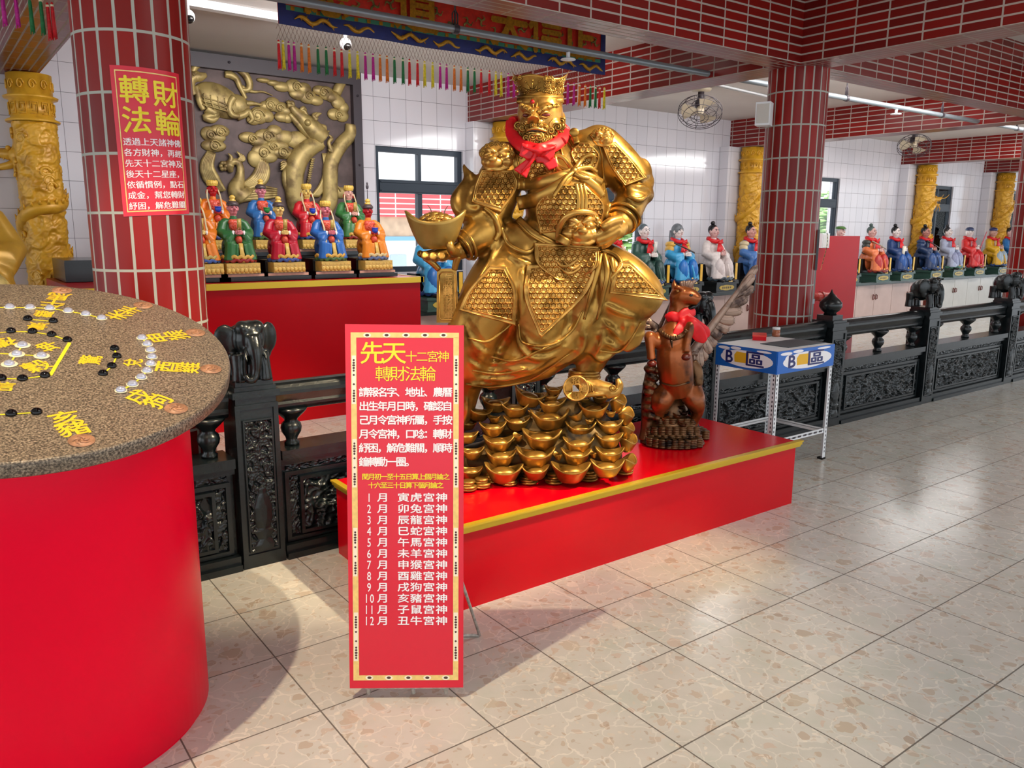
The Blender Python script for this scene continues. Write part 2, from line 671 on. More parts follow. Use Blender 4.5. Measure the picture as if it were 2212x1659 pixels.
M['glass'] = glass()
for i, (x0, x1) in enumerate(WINS):
    r = bpy.data.objects.new('window_%d' % (i+1), None)
    COL.objects.link(r)
    r.location = (x0, WY, WZ0)
    WL[r.name] = np.array([x0, WY, WZ0])
    struct(r)
    b = MB()
    y0, y1 = WY+0.03, WY+0.1
    xm = (x0+x1)/2
    b.box((x0, y0, WZ0), (x0+0.05, y1, WZ1)).box((x1-0.06, y0, WZ0), (x1, y1, WZ1))
    b.box((x0+0.05, y0, WZ1-0.06), (x1-0.06, y1, WZ1)).box((x0+0.05, y0, WZ0), (x1-0.06, y1, WZ0+0.06))
    b.box((x0+0.05, y0-0.02, 1.93), (x1-0.06, y1, 2.075))
    b.box((xm-0.02, y0, 2.075), (xm+0.02, y1, WZ1-0.06)).box((xm-0.028, y0, WZ0+0.06), (xm+0.028, y1, 1.93))
    for zz in (1.955, 2.05):
        b.box((x0+0.06, y0-0.032, zz-0.008), (x1-0.07, y0-0.02, zz+0.008))
    struct(b.build('frame', M['alu'], r))
    b = MB()
    b.box((x0+0.02, WY+0.06, WZ0+0.02), (x1-0.02, WY+0.066, WZ1-0.02))
    struct(b.build('pane', M['glass'], r))

# pilasters, beams and round pillars
PX = [0.62, 5.36, 9.92, 15.12, 18.5]
for x in PX:
    b = MB()
    b.box((x, 8.02, 0), (x+0.46, WY, 2.76))
    b.uv = [[(p[0]-0.18, p[1]-0.19) for p in u] for u in b.uv]
    struct(b.build('pilaster', M['wall']))
    b = MB()
    x = 10.12 if x == 9.92 else x
    b.box((x+.04, 4.02, 2.76), (x+0.36, WY, 3.16))
    struct(b.build('beam', M['brick_h']))
    b = MB()
    b.box((x+0.08, -5, 2.76), (x+0.40, 3.78, 3.38))
    struct(b.build('beam', M['brick_h']))
b = MB()
b.box((-7, 3.78, 2.76), (26, 4.02, 3.38))
struct(b.build('beam', M['brick_h']))
b = MB()
b.box((-7, 4.02, 3.30), (26, 4.06, 3.38))
struct(b.build('trim_1', M['white']))
PIL = [(0.87, 3.985, 0.236), (5.71, 3.975, 0.228), (10.43, 3.98, 0.23), (15.3, 3.98, 0.23)]
for x, y, r in PIL:
    b = MB()
    b.lathe([(r, 0), (r, 2.76)], (x, y, 0), 64, a0=0.13, a1=0.13+2*PI-1e-5, tile=True)
    k = 20*0.0707/(2*PI*r)
    b.uv = [[(p[0]*k+0.035, p[1]+0.11) for p in u] for u in b.uv]
    struct(b.build('pillar', M['brick_v']))

# ---------------------------------------------------------------- what the windows look out on
M['ground'] = plain('outside_paving', 'b9b6b0', 0.9)
b = MB()
b.box((-30, 8.42, -0.5), (60, 60, -0.3))
struct(b.build('ground', M['ground']))
bl = thing('building', 'pale neighbouring block with red tiled band seen through the window', 'building', (4, 14, -0.3))
b = MB()
b.box((1, 14, -0.3), (10, 20, 1.3))
b.build('wall', plain('pale_render', 'd9dee2', 0.8), bl)
b = MB()
b.box((1, 13.9, 1.75), (10, 20, 2.2))
b.build('tile_band', brick_mat('pale_red_tile', 0.5, 0.1, 0.012, 'cf5a5e', 'c04c52', 'd9c9c6', 0.4), bl)
b = MB()
b.box((1, 13.95, 1.38), (10, 20, 1.75))
b.build('lower_band', plain('tan_band', 'b39c86', 0.8, var=0.2), bl)
b = MB()
b.box((1, 13.93, 1.3), (10, 20, 1.38))
b.build('blue_ledge', plain('blue_ledge', '6f9fc8', 0.6), bl)
for x in (5.2, 6.3, 7.4, 8.5):
    for z in (0.1, 0.75):
        b = MB()
        b.box((x, 13.96, z), (x+0.35, 14, z+0.28))
        b.build('window', plain('pale_glass', '9fb2bf', 0.2) if 'pale_glass' not in bpy.data.materials else bpy.data.materials['pale_glass'], bl)
M['leaf'] = plain('garden_leaf', '7fa860', 0.7, var=0.4, vs=3)
M['bark'] = plain('garden_bark', '6a5646', 0.9)
rng = np.random.default_rng(5)
for i, (x, y, h, lb) in enumerate(((13.6, 14.5, 3.0, 'green garden tree outside the middle window, left of the clipped one'), (19.5, 15, 3.4, 'broad green tree outside the window right of the round pillar'),
                                   (26, 16, 3.2, 'green tree seen at the far right end of the hall windows'), (23, 14, 2.6, 'low green bush outside the second far window'))):
    t = thing('garden_tree', lb, 'tree', (x, y, -0.3), 'trees outside the windows')
    b = MB()
    b.tube([(x, y, -0.3), (x+0.05, y, h*0.3), (x, y, h*0.6)], [0.1, 0.08, 0.05])
    b.build('trunk', M['bark'], t)
    b = MB()
    for k in range(420):
        q = rng.normal(size=3)
        q = q/np.linalg.norm(q)*rng.uniform(0.5, 1.0)*np.array([1.3, 1.0, h*0.33])+np.array([x, y, h*0.62])
        b.ball(q, (0.16, 0.16, 0.05), nu=5, nv=3)
    b.build('foliage', M['leaf'], t)


def bandnoise(nu, nv, su, sv, freq, seed, n=36):
    """band-limited noise on a su x sv metre patch"""
    r = np.random.default_rng(seed)
    u, v = np.meshgrid(np.linspace(0, su, nu), np.linspace(0, sv, nv), indexing='ij')
    h = np.zeros((nu, nv))
    for _ in range(n):
        a = r.uniform(0, 2*PI)
        f = freq*r.uniform(0.6, 1.4)
        h += np.sin((u*math.cos(a)+v*math.sin(a))*f*2*PI+r.uniform(0, 2*PI))
    return h/math.sqrt(n/2)


def carve(nu, nv, su, sv, freq, seed):
    a = bandnoise(nu, nv, su, sv, freq, seed)
    b2 = bandnoise(nu, nv, su, sv, freq*1.9, seed+50)
    return np.clip(1.0-np.abs(a)*1.1, 0, 1)*0.7+np.clip(a, 0, 1)*0.5+np.clip(1-np.abs(b2)*1.4, 0, 1)*0.3


_em = []


def put_chars(mb, txt, fn, x0, yc, cw, ch, fill=0.96, bold=0.0):
    """one glyph per cell of cw x ch, cells running right from x0, centred on yc (pixel rows grow downward)"""
    if not _em:
        V, lo, hi = raw_text('國')
        _em.extend([lo, hi])
    lo, hi = _em
    for i, c in enumerate(txt):
        if c == ' ':
            continue
        V, l2, h2 = raw_text(c)
        cx = (lo[0]+hi[0])/2
        if ord(c) < 128:
            cx = (l2[0]+h2[0])/2
        u = (V[0][:, 0]-cx)/(hi[0]-lo[0])
        v = (V[0][:, 1]-(lo[1]+hi[1])/2)/(hi[1]-lo[1])
        P = np.stack([x0+(i+0.5)*cw+u*cw*fill, yc-v*ch*fill], -1)
        if not V[1]:
            continue
        Q0 = fn(P)
        nz = np.cross(Q0[V[1][0][2]]-Q0[V[1][0][0]], Q0[V[1][0][1]]-Q0[V[1][0][0]])
        nz = nrm(nz)
        for k, (sx, sy) in enumerate(((0, 0),) if not bold else ((-1, 0), (1, 0), (0, -1), (0, 1))):
            mb.add(fn(P+np.array([sx*cw, sy*ch])*bold)+nz*k*.00012, [q[::-1] for q in V[1]], False)


_rt_cache = {}


def raw_text(c, bold=0.0):
    if (c, bold) not in _rt_cache:
        cu = bpy.data.curves.new('t', 'FONT')
        cu.body = c
        cu.size = 1.0
        cu.resolution_u = 3
        cu.offset = bold
        o = bpy.data.objects.new('t', cu)
        COL.objects.link(o)
        dg = bpy.context.evaluated_depsgraph_get()
        me = bpy.data.meshes.new_from_object(o.evaluated_get(dg))
        V = np.array([v.co[:] for v in me.vertices]).reshape(-1, 3)
        Fc = [tuple(p.vertices) for p in me.polygons]
        bpy.data.objects.remove(o)
        bpy.data.meshes.remove(me)
        bpy.data.curves.remove(cu)
        if len(V) == 0:
            V = np.zeros((3, 3))
            Fc = []
        _rt_cache[(c, bold)] = ((V[:, :2], Fc), V.min(0), V.max(0))
    return _rt_cache[(c, bold)]


# ---------------------------------------------------------------- red display plinth under the big statue
PZ = 0.375
t = thing('display_plinth', 'low glossy red plinth with gold moulding carrying the armoured gold statue', 'plinth', (2.7, 3.0, 0))
b = MB()
b.box((1.50, 2.58, 0), (3.92, 3.43, PZ-0.004))
b.build('body', M['red'], t)
b = MB()
prof = [(0, 0), (0.012, 0.002), (0.012, 0.012), (0.022, 0.016), (0.022, 0.03), (0.03, 0.033), (0.03, 0.041), (0, 0.041)]
P = np.array(prof)
n = len(P)
b.prism(np.c_[-P[:, 0], P[:, 1]], (1.47, 2.58, PZ-0.04), (0, 1, 0), (0, 0, 1), (2.48, 0, 0))
b.prism(np.c_[-P[:, 0], P[:, 1]], (1.50, 2.55, PZ-0.04), (1, 0, 0), (0, 0, 1), (0, 0.88, 0))
b.build('gold_moulding', M['goldtrim'], t, 'gold moulding')

# ---------------------------------------------------------------- red altar with the figurines
AZ = 1.13
t = thing('red_altar', 'tall red altar box with gold edge standing before the bronze relief panel', 'altar', (2.2, 6.8, 0))
b = MB()
b.box((0.85, 6.11, 0), (3.52, 7.55, AZ-0.002))
b.build('body', M['altar'], t)
b = MB()
b.box((0.85, 6.085, AZ-0.045), (3.54, 6.12, AZ+0.002)).box((3.515, 6.085, AZ-0.045), (3.545, 7.55, AZ+0.002))
b.build('gold_edge', M['goldtrim'], t, 'gold edge strip')
t = thing('altar_step', 'black lacquered step on the red altar carrying the rear figurines', 'step', (2.2, 7.1, AZ))
b = MB()
b.box((0.9, 6.86, AZ+0.002), (3.55, 7.5, AZ+0.15)).box((0.9, 6.84, AZ+0.15), (3.57, 7.5, AZ+0.165))
b.build('body', M['black'], t)
b = MB()
for x in np.arange(1.2, 3.4, 0.33):
    b.box((x, 6.85, AZ+0.03), (x+0.16, 6.862, AZ+0.14))
b.build('red_panel', M['darkred'], t, 'dark red panel')

# ---------------------------------------------------------------- bronze relief panel on the wall
t = thing('relief_panel', 'large dark framed bronze relief of turtle, snake, phoenix and dragon among clouds', 'relief', (2.3, 8.15, 1.1))
RY = 8.09
b = MB()
x0, x1, z0, z1 = 1.45, 3.965, 1.14, 3.135
b.box((x0, 8.04, z1-0.13), (x1, WY-0.002, z1)).box((x1-0.095, 8.04, z0), (x1, WY-0.002, z1-0.13)).box((x0, 8.04, z0), (x0+0.095, WY-0.002, z1-0.13))
for q in ((1.5, z1-0.06), (2.6, z1-0.06), (x1-0.045, 2.9), (x1-0.045, 2.2), (x1-0.045, 1.6)):
    b.cyl((q[0], 8.045, q[1]), (q[0], 8.03, q[1]), 0.012)
b.build('frame', M['frame'], t)
b = MB()
b.box((x0+0.05, RY+0.02, z0), (x1-0.05, WY-0.002, z1-0.1))
b.build('ground', M['bronzebg'], t)


def rp(x, y, d=0.0):
    return aty(400+x/5.026, 90+y/5.026, RY+0.02-d)


def rtube(mb, pts, R, d=0.02, n=6):
    P = spline([rp(x, y, d) for x, y in pts], n)
    rr = spline([[q] for q in (R if not np.isscalar(R) else [R]*len(pts))], n)[:, 0]
    mb.tube(P, rr, 10, flat=(0.8, 1.0), nrml=(0, 1, 0))


def cloud(mb, lobes, spirals):
    mb = MB()
    for x, y, a, c in lobes:
        mb.ball(rp(x, y, 0.012), (a, 0.03, c), nu=18, nv=8)
    for x, y, r in spirals:
        pts = []
        for k in range(26):
            th = k/25*3.6*PI
            pts.append(rp(x, y, 0.046)+np.array([math.cos(th), 0, math.sin(th)])*r*(1-k/29))
        mb.tube(pts, 0.0075, 6)
    mb.build('cloud', M['bronze'], t)


cloud(b, [(850, 420, .07, .025), (960, 450, .07, .03), (1050, 490, .09, .05), (1180, 490, .09, .075), (1290, 510, .08, .06), (1230, 570, .1, .06), (1330, 600, .1, .07), (1420, 640, .08, .05)], [(1215, 490, .05), (1350, 590, .045)])
cloud(b, [(1460, 530, .08, .05), (1530, 560, .09, .07), (1600, 600, .09, .06), (1660, 660, .08, .07), (1720, 720, .06, .06)], [(1510, 550, .05)])
cloud(b, [(1620, 790, .08, .06), (1700, 800, .08, .07)], [(1670, 800, .045)])
cloud(b, [(880, 700, .07, .05), (950, 680, .08, .07), (1040, 720, .09, .06), (1100, 750, .07, .05), (1050, 820, .08, .05), (1110, 830, .06, .05)], [(925, 690, .05), (1030, 720, .04)])
cloud(b, [(800, 800, .09, .085), (890, 810, .07, .06), (740, 850, .07, .05)], [(790, 805, .07)])
cloud(b, [(260, 1000, .08, .07), (370, 970, .1, .06), (340, 1040, .09, .05), (310, 1130, .12, .06)], [(285, 1010, .05), (390, 980, .05), (325, 1130, .055)])
cloud(b, [(690, 1040, .1, .055), (800, 1080, .1, .06), (900, 1030, .14, .075), (970, 970, .08, .06), (1080, 1040, .14, .07), (1230, 1070, .15, .09), (1000, 1130, .12, .06), (860, 1190, .13, .08), (770, 1270, .09, .09), (1070, 1210, .12, .06), (900, 1250, .1, .06)],
      [(730, 1060, .045), (905, 1030, .06), (960, 1140, .04), (860, 1205, .06), (1065, 1205, .055)])
cloud(b, [(1600, 1620, .1, .07), (1680, 1640, .1, .06)], [(1620, 1625, .07)])
b = MB()
rtube(b, [(80, 330), (120, 260), (230, 220), (400, 220), (560, 280), (660, 370), (700, 460), (680, 520), (620, 520), (620, 490), (660, 530)], [.03, .034, .034, .034, .036, .036, .034, .03, .024, .02, .02])
rtube(b, [(430, 355), (500, 365), (560, 410), (590, 480), (630, 560), (660, 620)], [.03, .036, .03, .026, .022, .018])
rtube(b, [(680, 530), (760, 545), (850, 545), (950, 585)], [.018, .014, .01, .004])
rtube(b, [(530, 600), (490, 660), (480, 740), (520, 800), (590, 810)], [.03, .034, .034, .03, .02], 0.06)
rtube(b, [(120, 480), (140, 560), (160, 660), (200, 740)], [.02, .03, .03, .024], 0.05)
b.build('snake', M['bronze'], t)
b = MB()
b.ball(rp(360, 640, 0.0), (0.24, 0.075, 0.15), rot=[[0.93, 0, -0.36], [0, 1, 0], [0.36, 0, 0.93]], nu=26, nv=16)
b.ball(rp(570, 690, 0.0), (0.12, 0.06, 0.1), rot=[[0.93, 0, -0.36], [0, 1, 0], [0.36, 0, 0.93]])
for k in range(5):
    rtube(b, [(200+k*75, 560+k*18), (215+k*75, 640+k*18), (240+k*75, 720+k*12)], .006, 0.075)
for k in range(3):
    rtube(b, [(185, 600+k*40), (330, 640+k*40), (470, 690+k*35)], .006, 0.078)
rtube(b, [(100, 580), (60, 500), (60, 420), (110, 380), (160, 380), (230, 360)], [.05, .045, .045, .05, .045, .02], 0.03)
rtube(b, [(80, 360), (130, 335)], [.03, .012], 0.05)
rtube(b, [(230, 720), (290, 760), (330, 790), (220, 820), (300, 850), (370, 800)], [.05, .05, .04, .035, .03, .015], 0.03)
rtube(b, [(660, 670), (740, 670), (840, 690)], [.03, .02, .008], 0.03)
rtube(b, [(560, 820), (640, 790), (690, 760), (730, 840), (690, 880)], [.04, .035, .03, .025, .01], 0.04)
b.build('turtle', M['bronze'], t)
b = MB()
for k in range(7):
    rtube(b, [(250+k*12, 1190+k*3), (190+k*16, 1330+k*4), (220+k*20, 1480), (330+k*16, 1620)], [.012, .026, .03, .02], 0.02+0.004*k)
for k in range(7):
    rtube(b, [(770+k*20, 1230+k*14), (800+k*16, 1340+k*12), (740+k*18, 1470+k*10), (620+k*10, 1560+k*6)], [.012, .026, .03, .02], 0.02+0.004*k)
rtube(b, [(640, 1700), (560, 1600), (590, 1480), (600, 1380), (570, 1310), (510, 1310), (480, 1350), (500, 1420)], [.12, .09, .05, .036, .034, .036, .05, .02], 0.03)
for k in range(4):
    rtube(b, [(560+k*18, 1300), (600+k*14, 1250+k*8), (560+k*22, 1190+k*12)], [.014, .014, .006], 0.04)
rtube(b, [(470, 1340), (500, 1260), (465, 1210)], [.024, .02, .006], 0.04)
for k in range(6):
    a = k/6*2*PI
    b.ball(rp(415+26*math.cos(a), 1350+36*math.sin(a), 0.04), (.022, .02, .022), nu=8, nv=6)
for k in range(5):
    rtube(b, [(560, 1660+k*20), (680, 1620+k*22), (840, 1580+k*30), (1000, 1600+k*20)], [.02, .024, .02, .008], 0.03)
b.build('phoenix', M['bronze'], t)
b = MB()
rtube(b, [(1480, 1100), (1380, 1130), (1260, 1230), (1190, 1380), (1180, 1560), (1230, 1800), (1400, 1900), (1560, 1740), (1570, 1520), (1590, 1300), (1690, 1120), (1790, 1010), (1800, 900)], [.07, .09, .1, .105, .1, .1, .1, .09, .085, .08, .075, .07, .06], 0.03, 8)
for k in range(16):
    a = k/15
    x, y = 1330-60*math.sin(a*PI)*0.2-10*k*0.4, 1330+k*22
    rtube(b, [(1300+70*(1-a), 1280+k*24), (1340+70*(1-a), 1270+k*24)], [.016, .003], 0.03)
for k in range(7):
    rtube(b, [(1490+k*10, 1210), (1520+k*7, 1400), (1470+k*9, 1560), (1380+k*9, 1680)], [.006, .02, .022, .02], 0.02)
rtube(b, [(1180, 1640), (1110, 1560), (1090, 1450), (1110, 1370), (1080, 1320)], [.05, .045, .04, .035, .03], 0.03)
for k in range(4):
    rtube(b, [(1100, 1330), (1070-k*4, 1300+k*26), (1035, 1320+k*24)], [.016, .014, .005], 0.05)
rtube(b, [(1500, 1060), (1420, 980), (1330, 890), (1250, 810), (1180, 740), (1110, 640)], [.09, .1, .085, .06, .04, .02], 0.045)
rtube(b, [(1480, 1110), (1390, 1050), (1290, 960), (1200, 860), (1130, 780)], [.05, .045, .04, .035, .02], 0.035)
for q in ([(1110, 690), (1170, 690), (1160, 660), (1130, 660)], [(1330, 830), (1300, 760), (1260, 740), (1290, 720), (1320, 750)], [(1420, 900), (1410, 830), (1440, 790), (1480, 780)], [(1430, 850), (1390, 800), (1430, 770)],
          [(1460, 950), (1500, 980), (1570, 970)], [(1480, 920), (1520, 930), (1530, 980)], [(1400, 1020), (1470, 1100), (1520, 1140)], [(1600, 1210), (1560, 1100), (1590, 1050), (1560, 1010)], [(1560, 1190), (1600, 1160), (1570, 1130)]):
    rtube(b, q, [.026]+[.02]*(len(q)-2)+[.006], 0.06)
b.ball(rp(1330, 880, 0.1), .035)
rtube(b, [(1640, 560), (1680, 480), (1750, 420)], [.05, .05, .02], 0.03)
b.build('dragon', M['bronze'], t)


# ---------------------------------------------------------------- carved black stone railing
def heightgrid(mb, o, ex, ez, su, sv, n, depth, seed, freq, mask=None):
    nu, nv = n
    h = carve(nu, nv, su, sv, freq, seed)*depth
    if mask is not None:
        h = mask(h, np.linspace(0, 1, nu)[:, None], np.linspace(0, 1, nv)[None, :], su, sv)
    u, v = np.meshgrid(np.linspace(0, su, nu), np.linspace(0, sv, nv), indexing='ij')
    ex, ez = np.array(ex, float), np.array(ez, float)
    nr = np.cross(ex, ez)
    mb.grid(np.asarray(o, float)+u[..., None]*ex+v[..., None]*ez+h[..., None]*nr)


def vase(h, u, v, su, sv):
    z = v*sv
    du = np.abs(u-0.5)*su
    prof = np.interp(z, [0, .02, .05, .09, .1, .14, .2, .25, .27, .29, .31, 9], [.045, .05, .03, .05, .03, .042, .045, .03, .02, .022, .0, 0])
    d = prof-du
    return np.where(d > 0, 0.012+0.012*np.sqrt(np.clip(d/0.03, 0, 1)), h)


def frame4(mb, x0, x1, z0, z1, w, y0, y1):
    mb.box((x0, y0, z0), (x1, y1, z0+w)).box((x0, y0, z1-w), (x1, y1, z1)).box((x0, y0, z0+w), (x0+w, y1, z1-w)).box((x1-w, y0, z0+w), (x1, y1, z1-w))


def elephant_mesh():
    b = MB()
    b.ball((0, .045, .15), (.088, .10, .095))
    b.ball((0, -.05, .185), (.066, .06, .085))
    b.ball((-.03, -.06, .235), (.035, .04, .035)).ball((.03, -.06, .235), (.035, .04, .035))
    for s in (-1, 1):
        rot = [[math.cos(.45*s), math.sin(.45*s), 0], [-math.sin(.45*s), math.cos(.45*s), 0], [0, 0, 1]]
        b.ball((s*.095, -.02, .185), (.052, .016, .07), rot)
        b.ball((s*.085, -.02, .14), (.032, .014, .055), rot)
        b.tube([(s*.05, -.045, .12), (s*.055, -.06, .06), (s*.055, -.062, .0)], [.036, .03, .036])
        b.tube([(s*.06, .11, .12), (s*.062, .115, .06), (s*.062, .115, .0)], [.04, .032, .038])
        b.tube([(s*.03, -.1, .15), (s*.045, -.12, .115), (s*.04, -.135, .1)], [.012, .009, .004])
    b.tube(spline([(0, -.095, .2), (0, -.118, .15), (0, -.128, .1), (-.005, -.13, .05), (-.02, -.135, .018), (-.045, -.13, .022), (-.05, -.125, .045)], 4), spline([[.032], [.03], [.024], [.019], [.016], [.014], [.012]], 4)[:, 0])
    return sculpt(b, 0.0055, 5)


def rail_post(x, finial, label, seed):
    t = thing('railing_post', label, 'railing post', (x, 3.6, 0))
    w = 0.1
    b = MB()
    b.box((x-w+.008, 3.508, 0), (x+w-.008, 3.7, .80)).box((x-w, 3.5, 0), (x+w, 3.7, .04))
    frame4(b, x-w+.002, x+w-.002, .04, .77, .022, 3.5, 3.512)
    b.box((x-w-.006, 3.494, .80), (x+w+.006, 3.706, .83)).box((x-w+.006, 3.506, .83), (x+w-.006, 3.694, .85))
    frame4(b, x-.068, x+.068, .075, .70, .007, 3.495, 3.51)
    b.build('shaft', M['stone'], t)
    b = MB()
    heightgrid(b, (x-.06, 3.507, .085), (1, 0, 0), (0, 0, 1), .12, .605, (48, 190), .02, seed, 18, vase)
    b.build('carved_panel', M['stone'], t)
    b = MB()
    if finial == 'elephant':
        b.box((x-.085, 3.515, .85), (x+.085, 3.69, .875))
        e = _ele
        b.add(e.arr()*1.02+np.array([x, 3.6, .868]), e.f)
        b.build('elephant_finial', M['stone'], t)
    else:
        b.box((x-.07, 3.53, .85), (x+.07, 3.67, .89))
        b.lathe([(.001, .89), (.05, .89), (.045, .905), (.07, .925), (.088, .955), (.085, .985), (.06, 1.015), (.035, 1.035), (.014, 1.06), (.004, 1.085), (.0005, 1.09)], (x, 3.6, 0), 28)
        b.build('onion_finial', M['stone'], t)


def rail_span(x0, x1, label, seed):
    t = thing('railing_span', label, 'railing', ((x0+x1)/2, 3.6, 0))
    b = MB()
    b.box((x0, 3.49, 0), (x1, 3.69, .03)).box((x0, 3.51, .03), (x1, 3.68, .065)).box((x0, 3.56, .065), (x1, 3.66, .48))
    b.box((x0, 3.525, .455), (x1, 3.675, .485)).box((x0, 3.505, .485), (x1, 3.69, .53))
    frame4(b, x0+.02, x1-.02, .07, .415, .02, 3.54, 3.565)
    frame4(b, x0+.09, x1-.09, .10, .385, .016, 3.532, 3.57)
    b.build('base_panel', M['stone'], t)
    b = MB()
    heightgrid(b, (x0+.105, 3.562, .115), (1, 0, 0), (0, 0, 1), x1-x0-.21, .255, (int((x1-x0-.21)*170), 56), .035, seed, 9)
    heightgrid(b, (x0+.03, 3.559, .418), (1, 0, 0), (0, 0, 1), x1-x0-.06, .035, (int((x1-x0)*150), 12), .012, seed+3, 24)
    heightgrid(b, (x0+.042, 3.56, .1), (1, 0, 0), (0, 0, 1), .045, .29, (14, 70), .016, seed+5, 20)
    heightgrid(b, (x1-.087, 3.56, .1), (1, 0, 0), (0, 0, 1), .045, .29, (14, 70), .016, seed+6, 20)
    b.build('carved_relief', M['stone'], t)
    b = MB()
    pr = [(math.cos(a)*.052, math.sin(a)*.05+.795) for a in np.linspace(-.5, PI+.5, 14)]+[(math.cos(a)*.044, math.sin(a)*.034+.735) for a in np.linspace(PI-.5, 2*PI+.5, 12)]
    b.prism(pr, (x0, 3.6, 0), (0, 1, 0), (0, 0, 1), (x1-x0, 0, 0), smooth=False)
    b.build('top_rail', M['stone'], t)
    xm = (x0+x1)/2
    for xx in ([xm] if x1-x0 < 1.6 else [xm])+[x0+.084, x1-.084]:
        b = MB()
        b.lathe([(.001, .53), (.035, .53), (.036, .545), (.026, .555), (.03, .57), (.046, .595), (.05, .615), (.045, .635), (.03, .65), (.034, .66), (.056, .68), (.075, .70), (.08, .712), (.001, .712)], (xx, 3.6, 0), 20)
        b.build('baluster', M['stone'], t)


_ele = elephant_mesh()
POSTS = [(1.165, 'elephant', 'black stone railing post with elephant finial right beside the round wheel'), (2.69, 'onion', 'black stone railing post hidden mostly behind the gold statue'),
         (4.215, 'elephant', 'black stone railing post with elephant finial behind the winged horse'), (5.80, 'onion', 'black stone railing post topped by an onion shaped finial'),
         (7.31, 'elephant', 'black stone elephant topped railing post in front of the far cabinets'), (8.98, 'elephant', 'black stone elephant topped railing post at the far right edge')]
for i, (x, f, lb) in enumerate(POSTS):
    rail_post(x, f, lb, 100+i*7)
xs = [-0.45]+[q[0] for q in POSTS]+[10.6]
for i, lb in enumerate(('carved black railing span between the wheel drum and the first elephant post', 'carved black railing span behind the red sign board and statue', 'carved black railing span behind the gold ingot pile',
                        'carved black railing span behind the blue B stand', 'carved black railing span with cranes right of the onion post', 'carved black railing span with vase relief between two elephant posts', 'last carved black railing span leaving the picture at right')):
    rail_span(xs[i]+.108, xs[i+1]-.108, lb, 300+i*11)

# ---------------------------------------------------------------- the turning wheel on its red drum
WC = np.array([0.209, 2.712, 1.176])
WN = nrm([0.012, -0.314, 1.0])
WR = 0.589
t = thing('fortune_wheel', 'round tilted grey granite wheel with gold characters on a red drum', 'wheel table', (WC[0], WC[1], 0))
wx = nrm(np.cross([0, 1, 0], WN))
wy = np.cross(WN, wx)
b = MB()
A = np.linspace(0, 2*PI, 97)[:-1]
top = []
R1 = 0.453
prof = []
for a in A:
    x, y = math.cos(a)*R1, math.sin(a)*R1
    zt = WC[2]-0.05-(WN[0]*x+WN[1]*y)/WN[2]
    prof.append([[WC[0]+x*0.97, WC[1]+y*0.97, 0], [WC[0]+x*0.97, WC[1]+y*0.97, 0.008], [WC[0]+x, WC[1]+y, 0.02], [WC[0]+x, WC[1]+y, zt-0.02], [WC[0]+x*0.99, WC[1]+y*0.99, zt]])
b.grid(np.array(prof), closed_u=True)
b.build('drum', M['drum'], t)
M['granite'] = (lambda m: (m.bump(m.noise(160, 2), 0.12, 0.002), m.set(m.ramp(m.noise(190, 2), [(0.34, lin('3a332b')), (0.5, lin('6e6152')), (0.68, lin('9c8d78'))]), 0.42))[1])(NT('speckled_granite'))
b = MB()
b.lathe([(.0001, -.045), (WR-.004, -.045), (WR, -.04), (WR, -.006), (WR-.004, 0), (WR-.004, 0), (.0001, 0)], WC, 128, WN)
dsk = b.build('stone_top', M['granite'], t)


def wp(x, y, h=0.001):
    q = atpl(x, y, WC, WN)
    return q+WN*h


def w3(x, y, h=0.001):      # from the zoomed view of the wheel
    return wp(x/3.686, 600+y/3.686, h)


M['bead_b'] = plain('black_glass_bead', '050507', 0.05)
M['bead_c'] = plain('clear_glass_bead', 'c6cbe0', 0.05, 0.55)
M['beadseat'] = plain('bead_seat', 'e8ddb8', 0.4)
for grp, m in ((((222, 332), (425, 350), (88, 430), (260, 433), (412, 458), (537, 500), (912, 568), (930, 630), (890, 708), (820, 768), (10, 805), (180, 808), (358, 783), (90, 1088), (292, 1075)), 'bead_b'),
               (((78, 237), (240, 240), (397, 246), (543, 268), (683, 293), (810, 325), (180, 540), (135, 612), (75, 690), (332, 625), (1130, 483), (1173, 533), (1200, 582), (1210, 635), (1200, 690), (1172, 745), (1125, 797), (1055, 853), (963, 900)), 'bead_c')):
    for x, y in grp:
        b = MB()
        b.lathe([(.0138, 0)]+[(.014*math.cos(q), .0015+.0115*math.sin(q)) for q in np.linspace(0, PI/2-.01, 8)], w3(x, y), 18, WN)
        if m == 'bead_c':
            s = 0.021 if 500 < y < 700 and x < 400 else 0.0165
            b2 = MB()
            b2.lathe([(s, 0), (s, .0012), (.0001, .0014)], w3(x, y), 20, WN)
            b2.build('bead_seat', M['beadseat'], t)
        b.build('bead', M[m], t, 'black bead' if m == 'bead_b' else 'clear bead')
b = MB()
for pts in ([(0, 238), (78, 237), (240, 240), (397, 246), (543, 268), (683, 293), (810, 325)], [(222, 332), (425, 350)], [(0, 440), (88, 430), (260, 433), (412, 458), (537, 500)], [(555, 520), (400, 780)], [(358, 783), (180, 808), (10, 805)],
            [(912, 568), (930, 630), (890, 708), (820, 768)], [(0, 1093), (90, 1088), (292, 1075)], [(180, 540), (75, 690)], [(0, 605), (332, 625)], [(1130, 483), (1173, 533), (1200, 582), (1210, 635), (1200, 690), (1172, 745), (1125, 797), (1055, 853), (963, 900)]):
    for p, q in zip(pts[:-1], pts[1:]):
        a0, a1 = w3(*p), w3(*q)
        w = 0.0048 if pts[0] == (555, 520) else 0.002
        b.obox((a0+a1)/2, a1-a0, np.cross(WN, a1-a0), WN, (np.linalg.norm(a1-a0)/2, w, 0.0006))
b.build('gold_line', M['yellow'], t, 'gold inlaid line')
M['wheelgold'] = plain('inlaid_gold_paint', 'eec02a', 0.4)


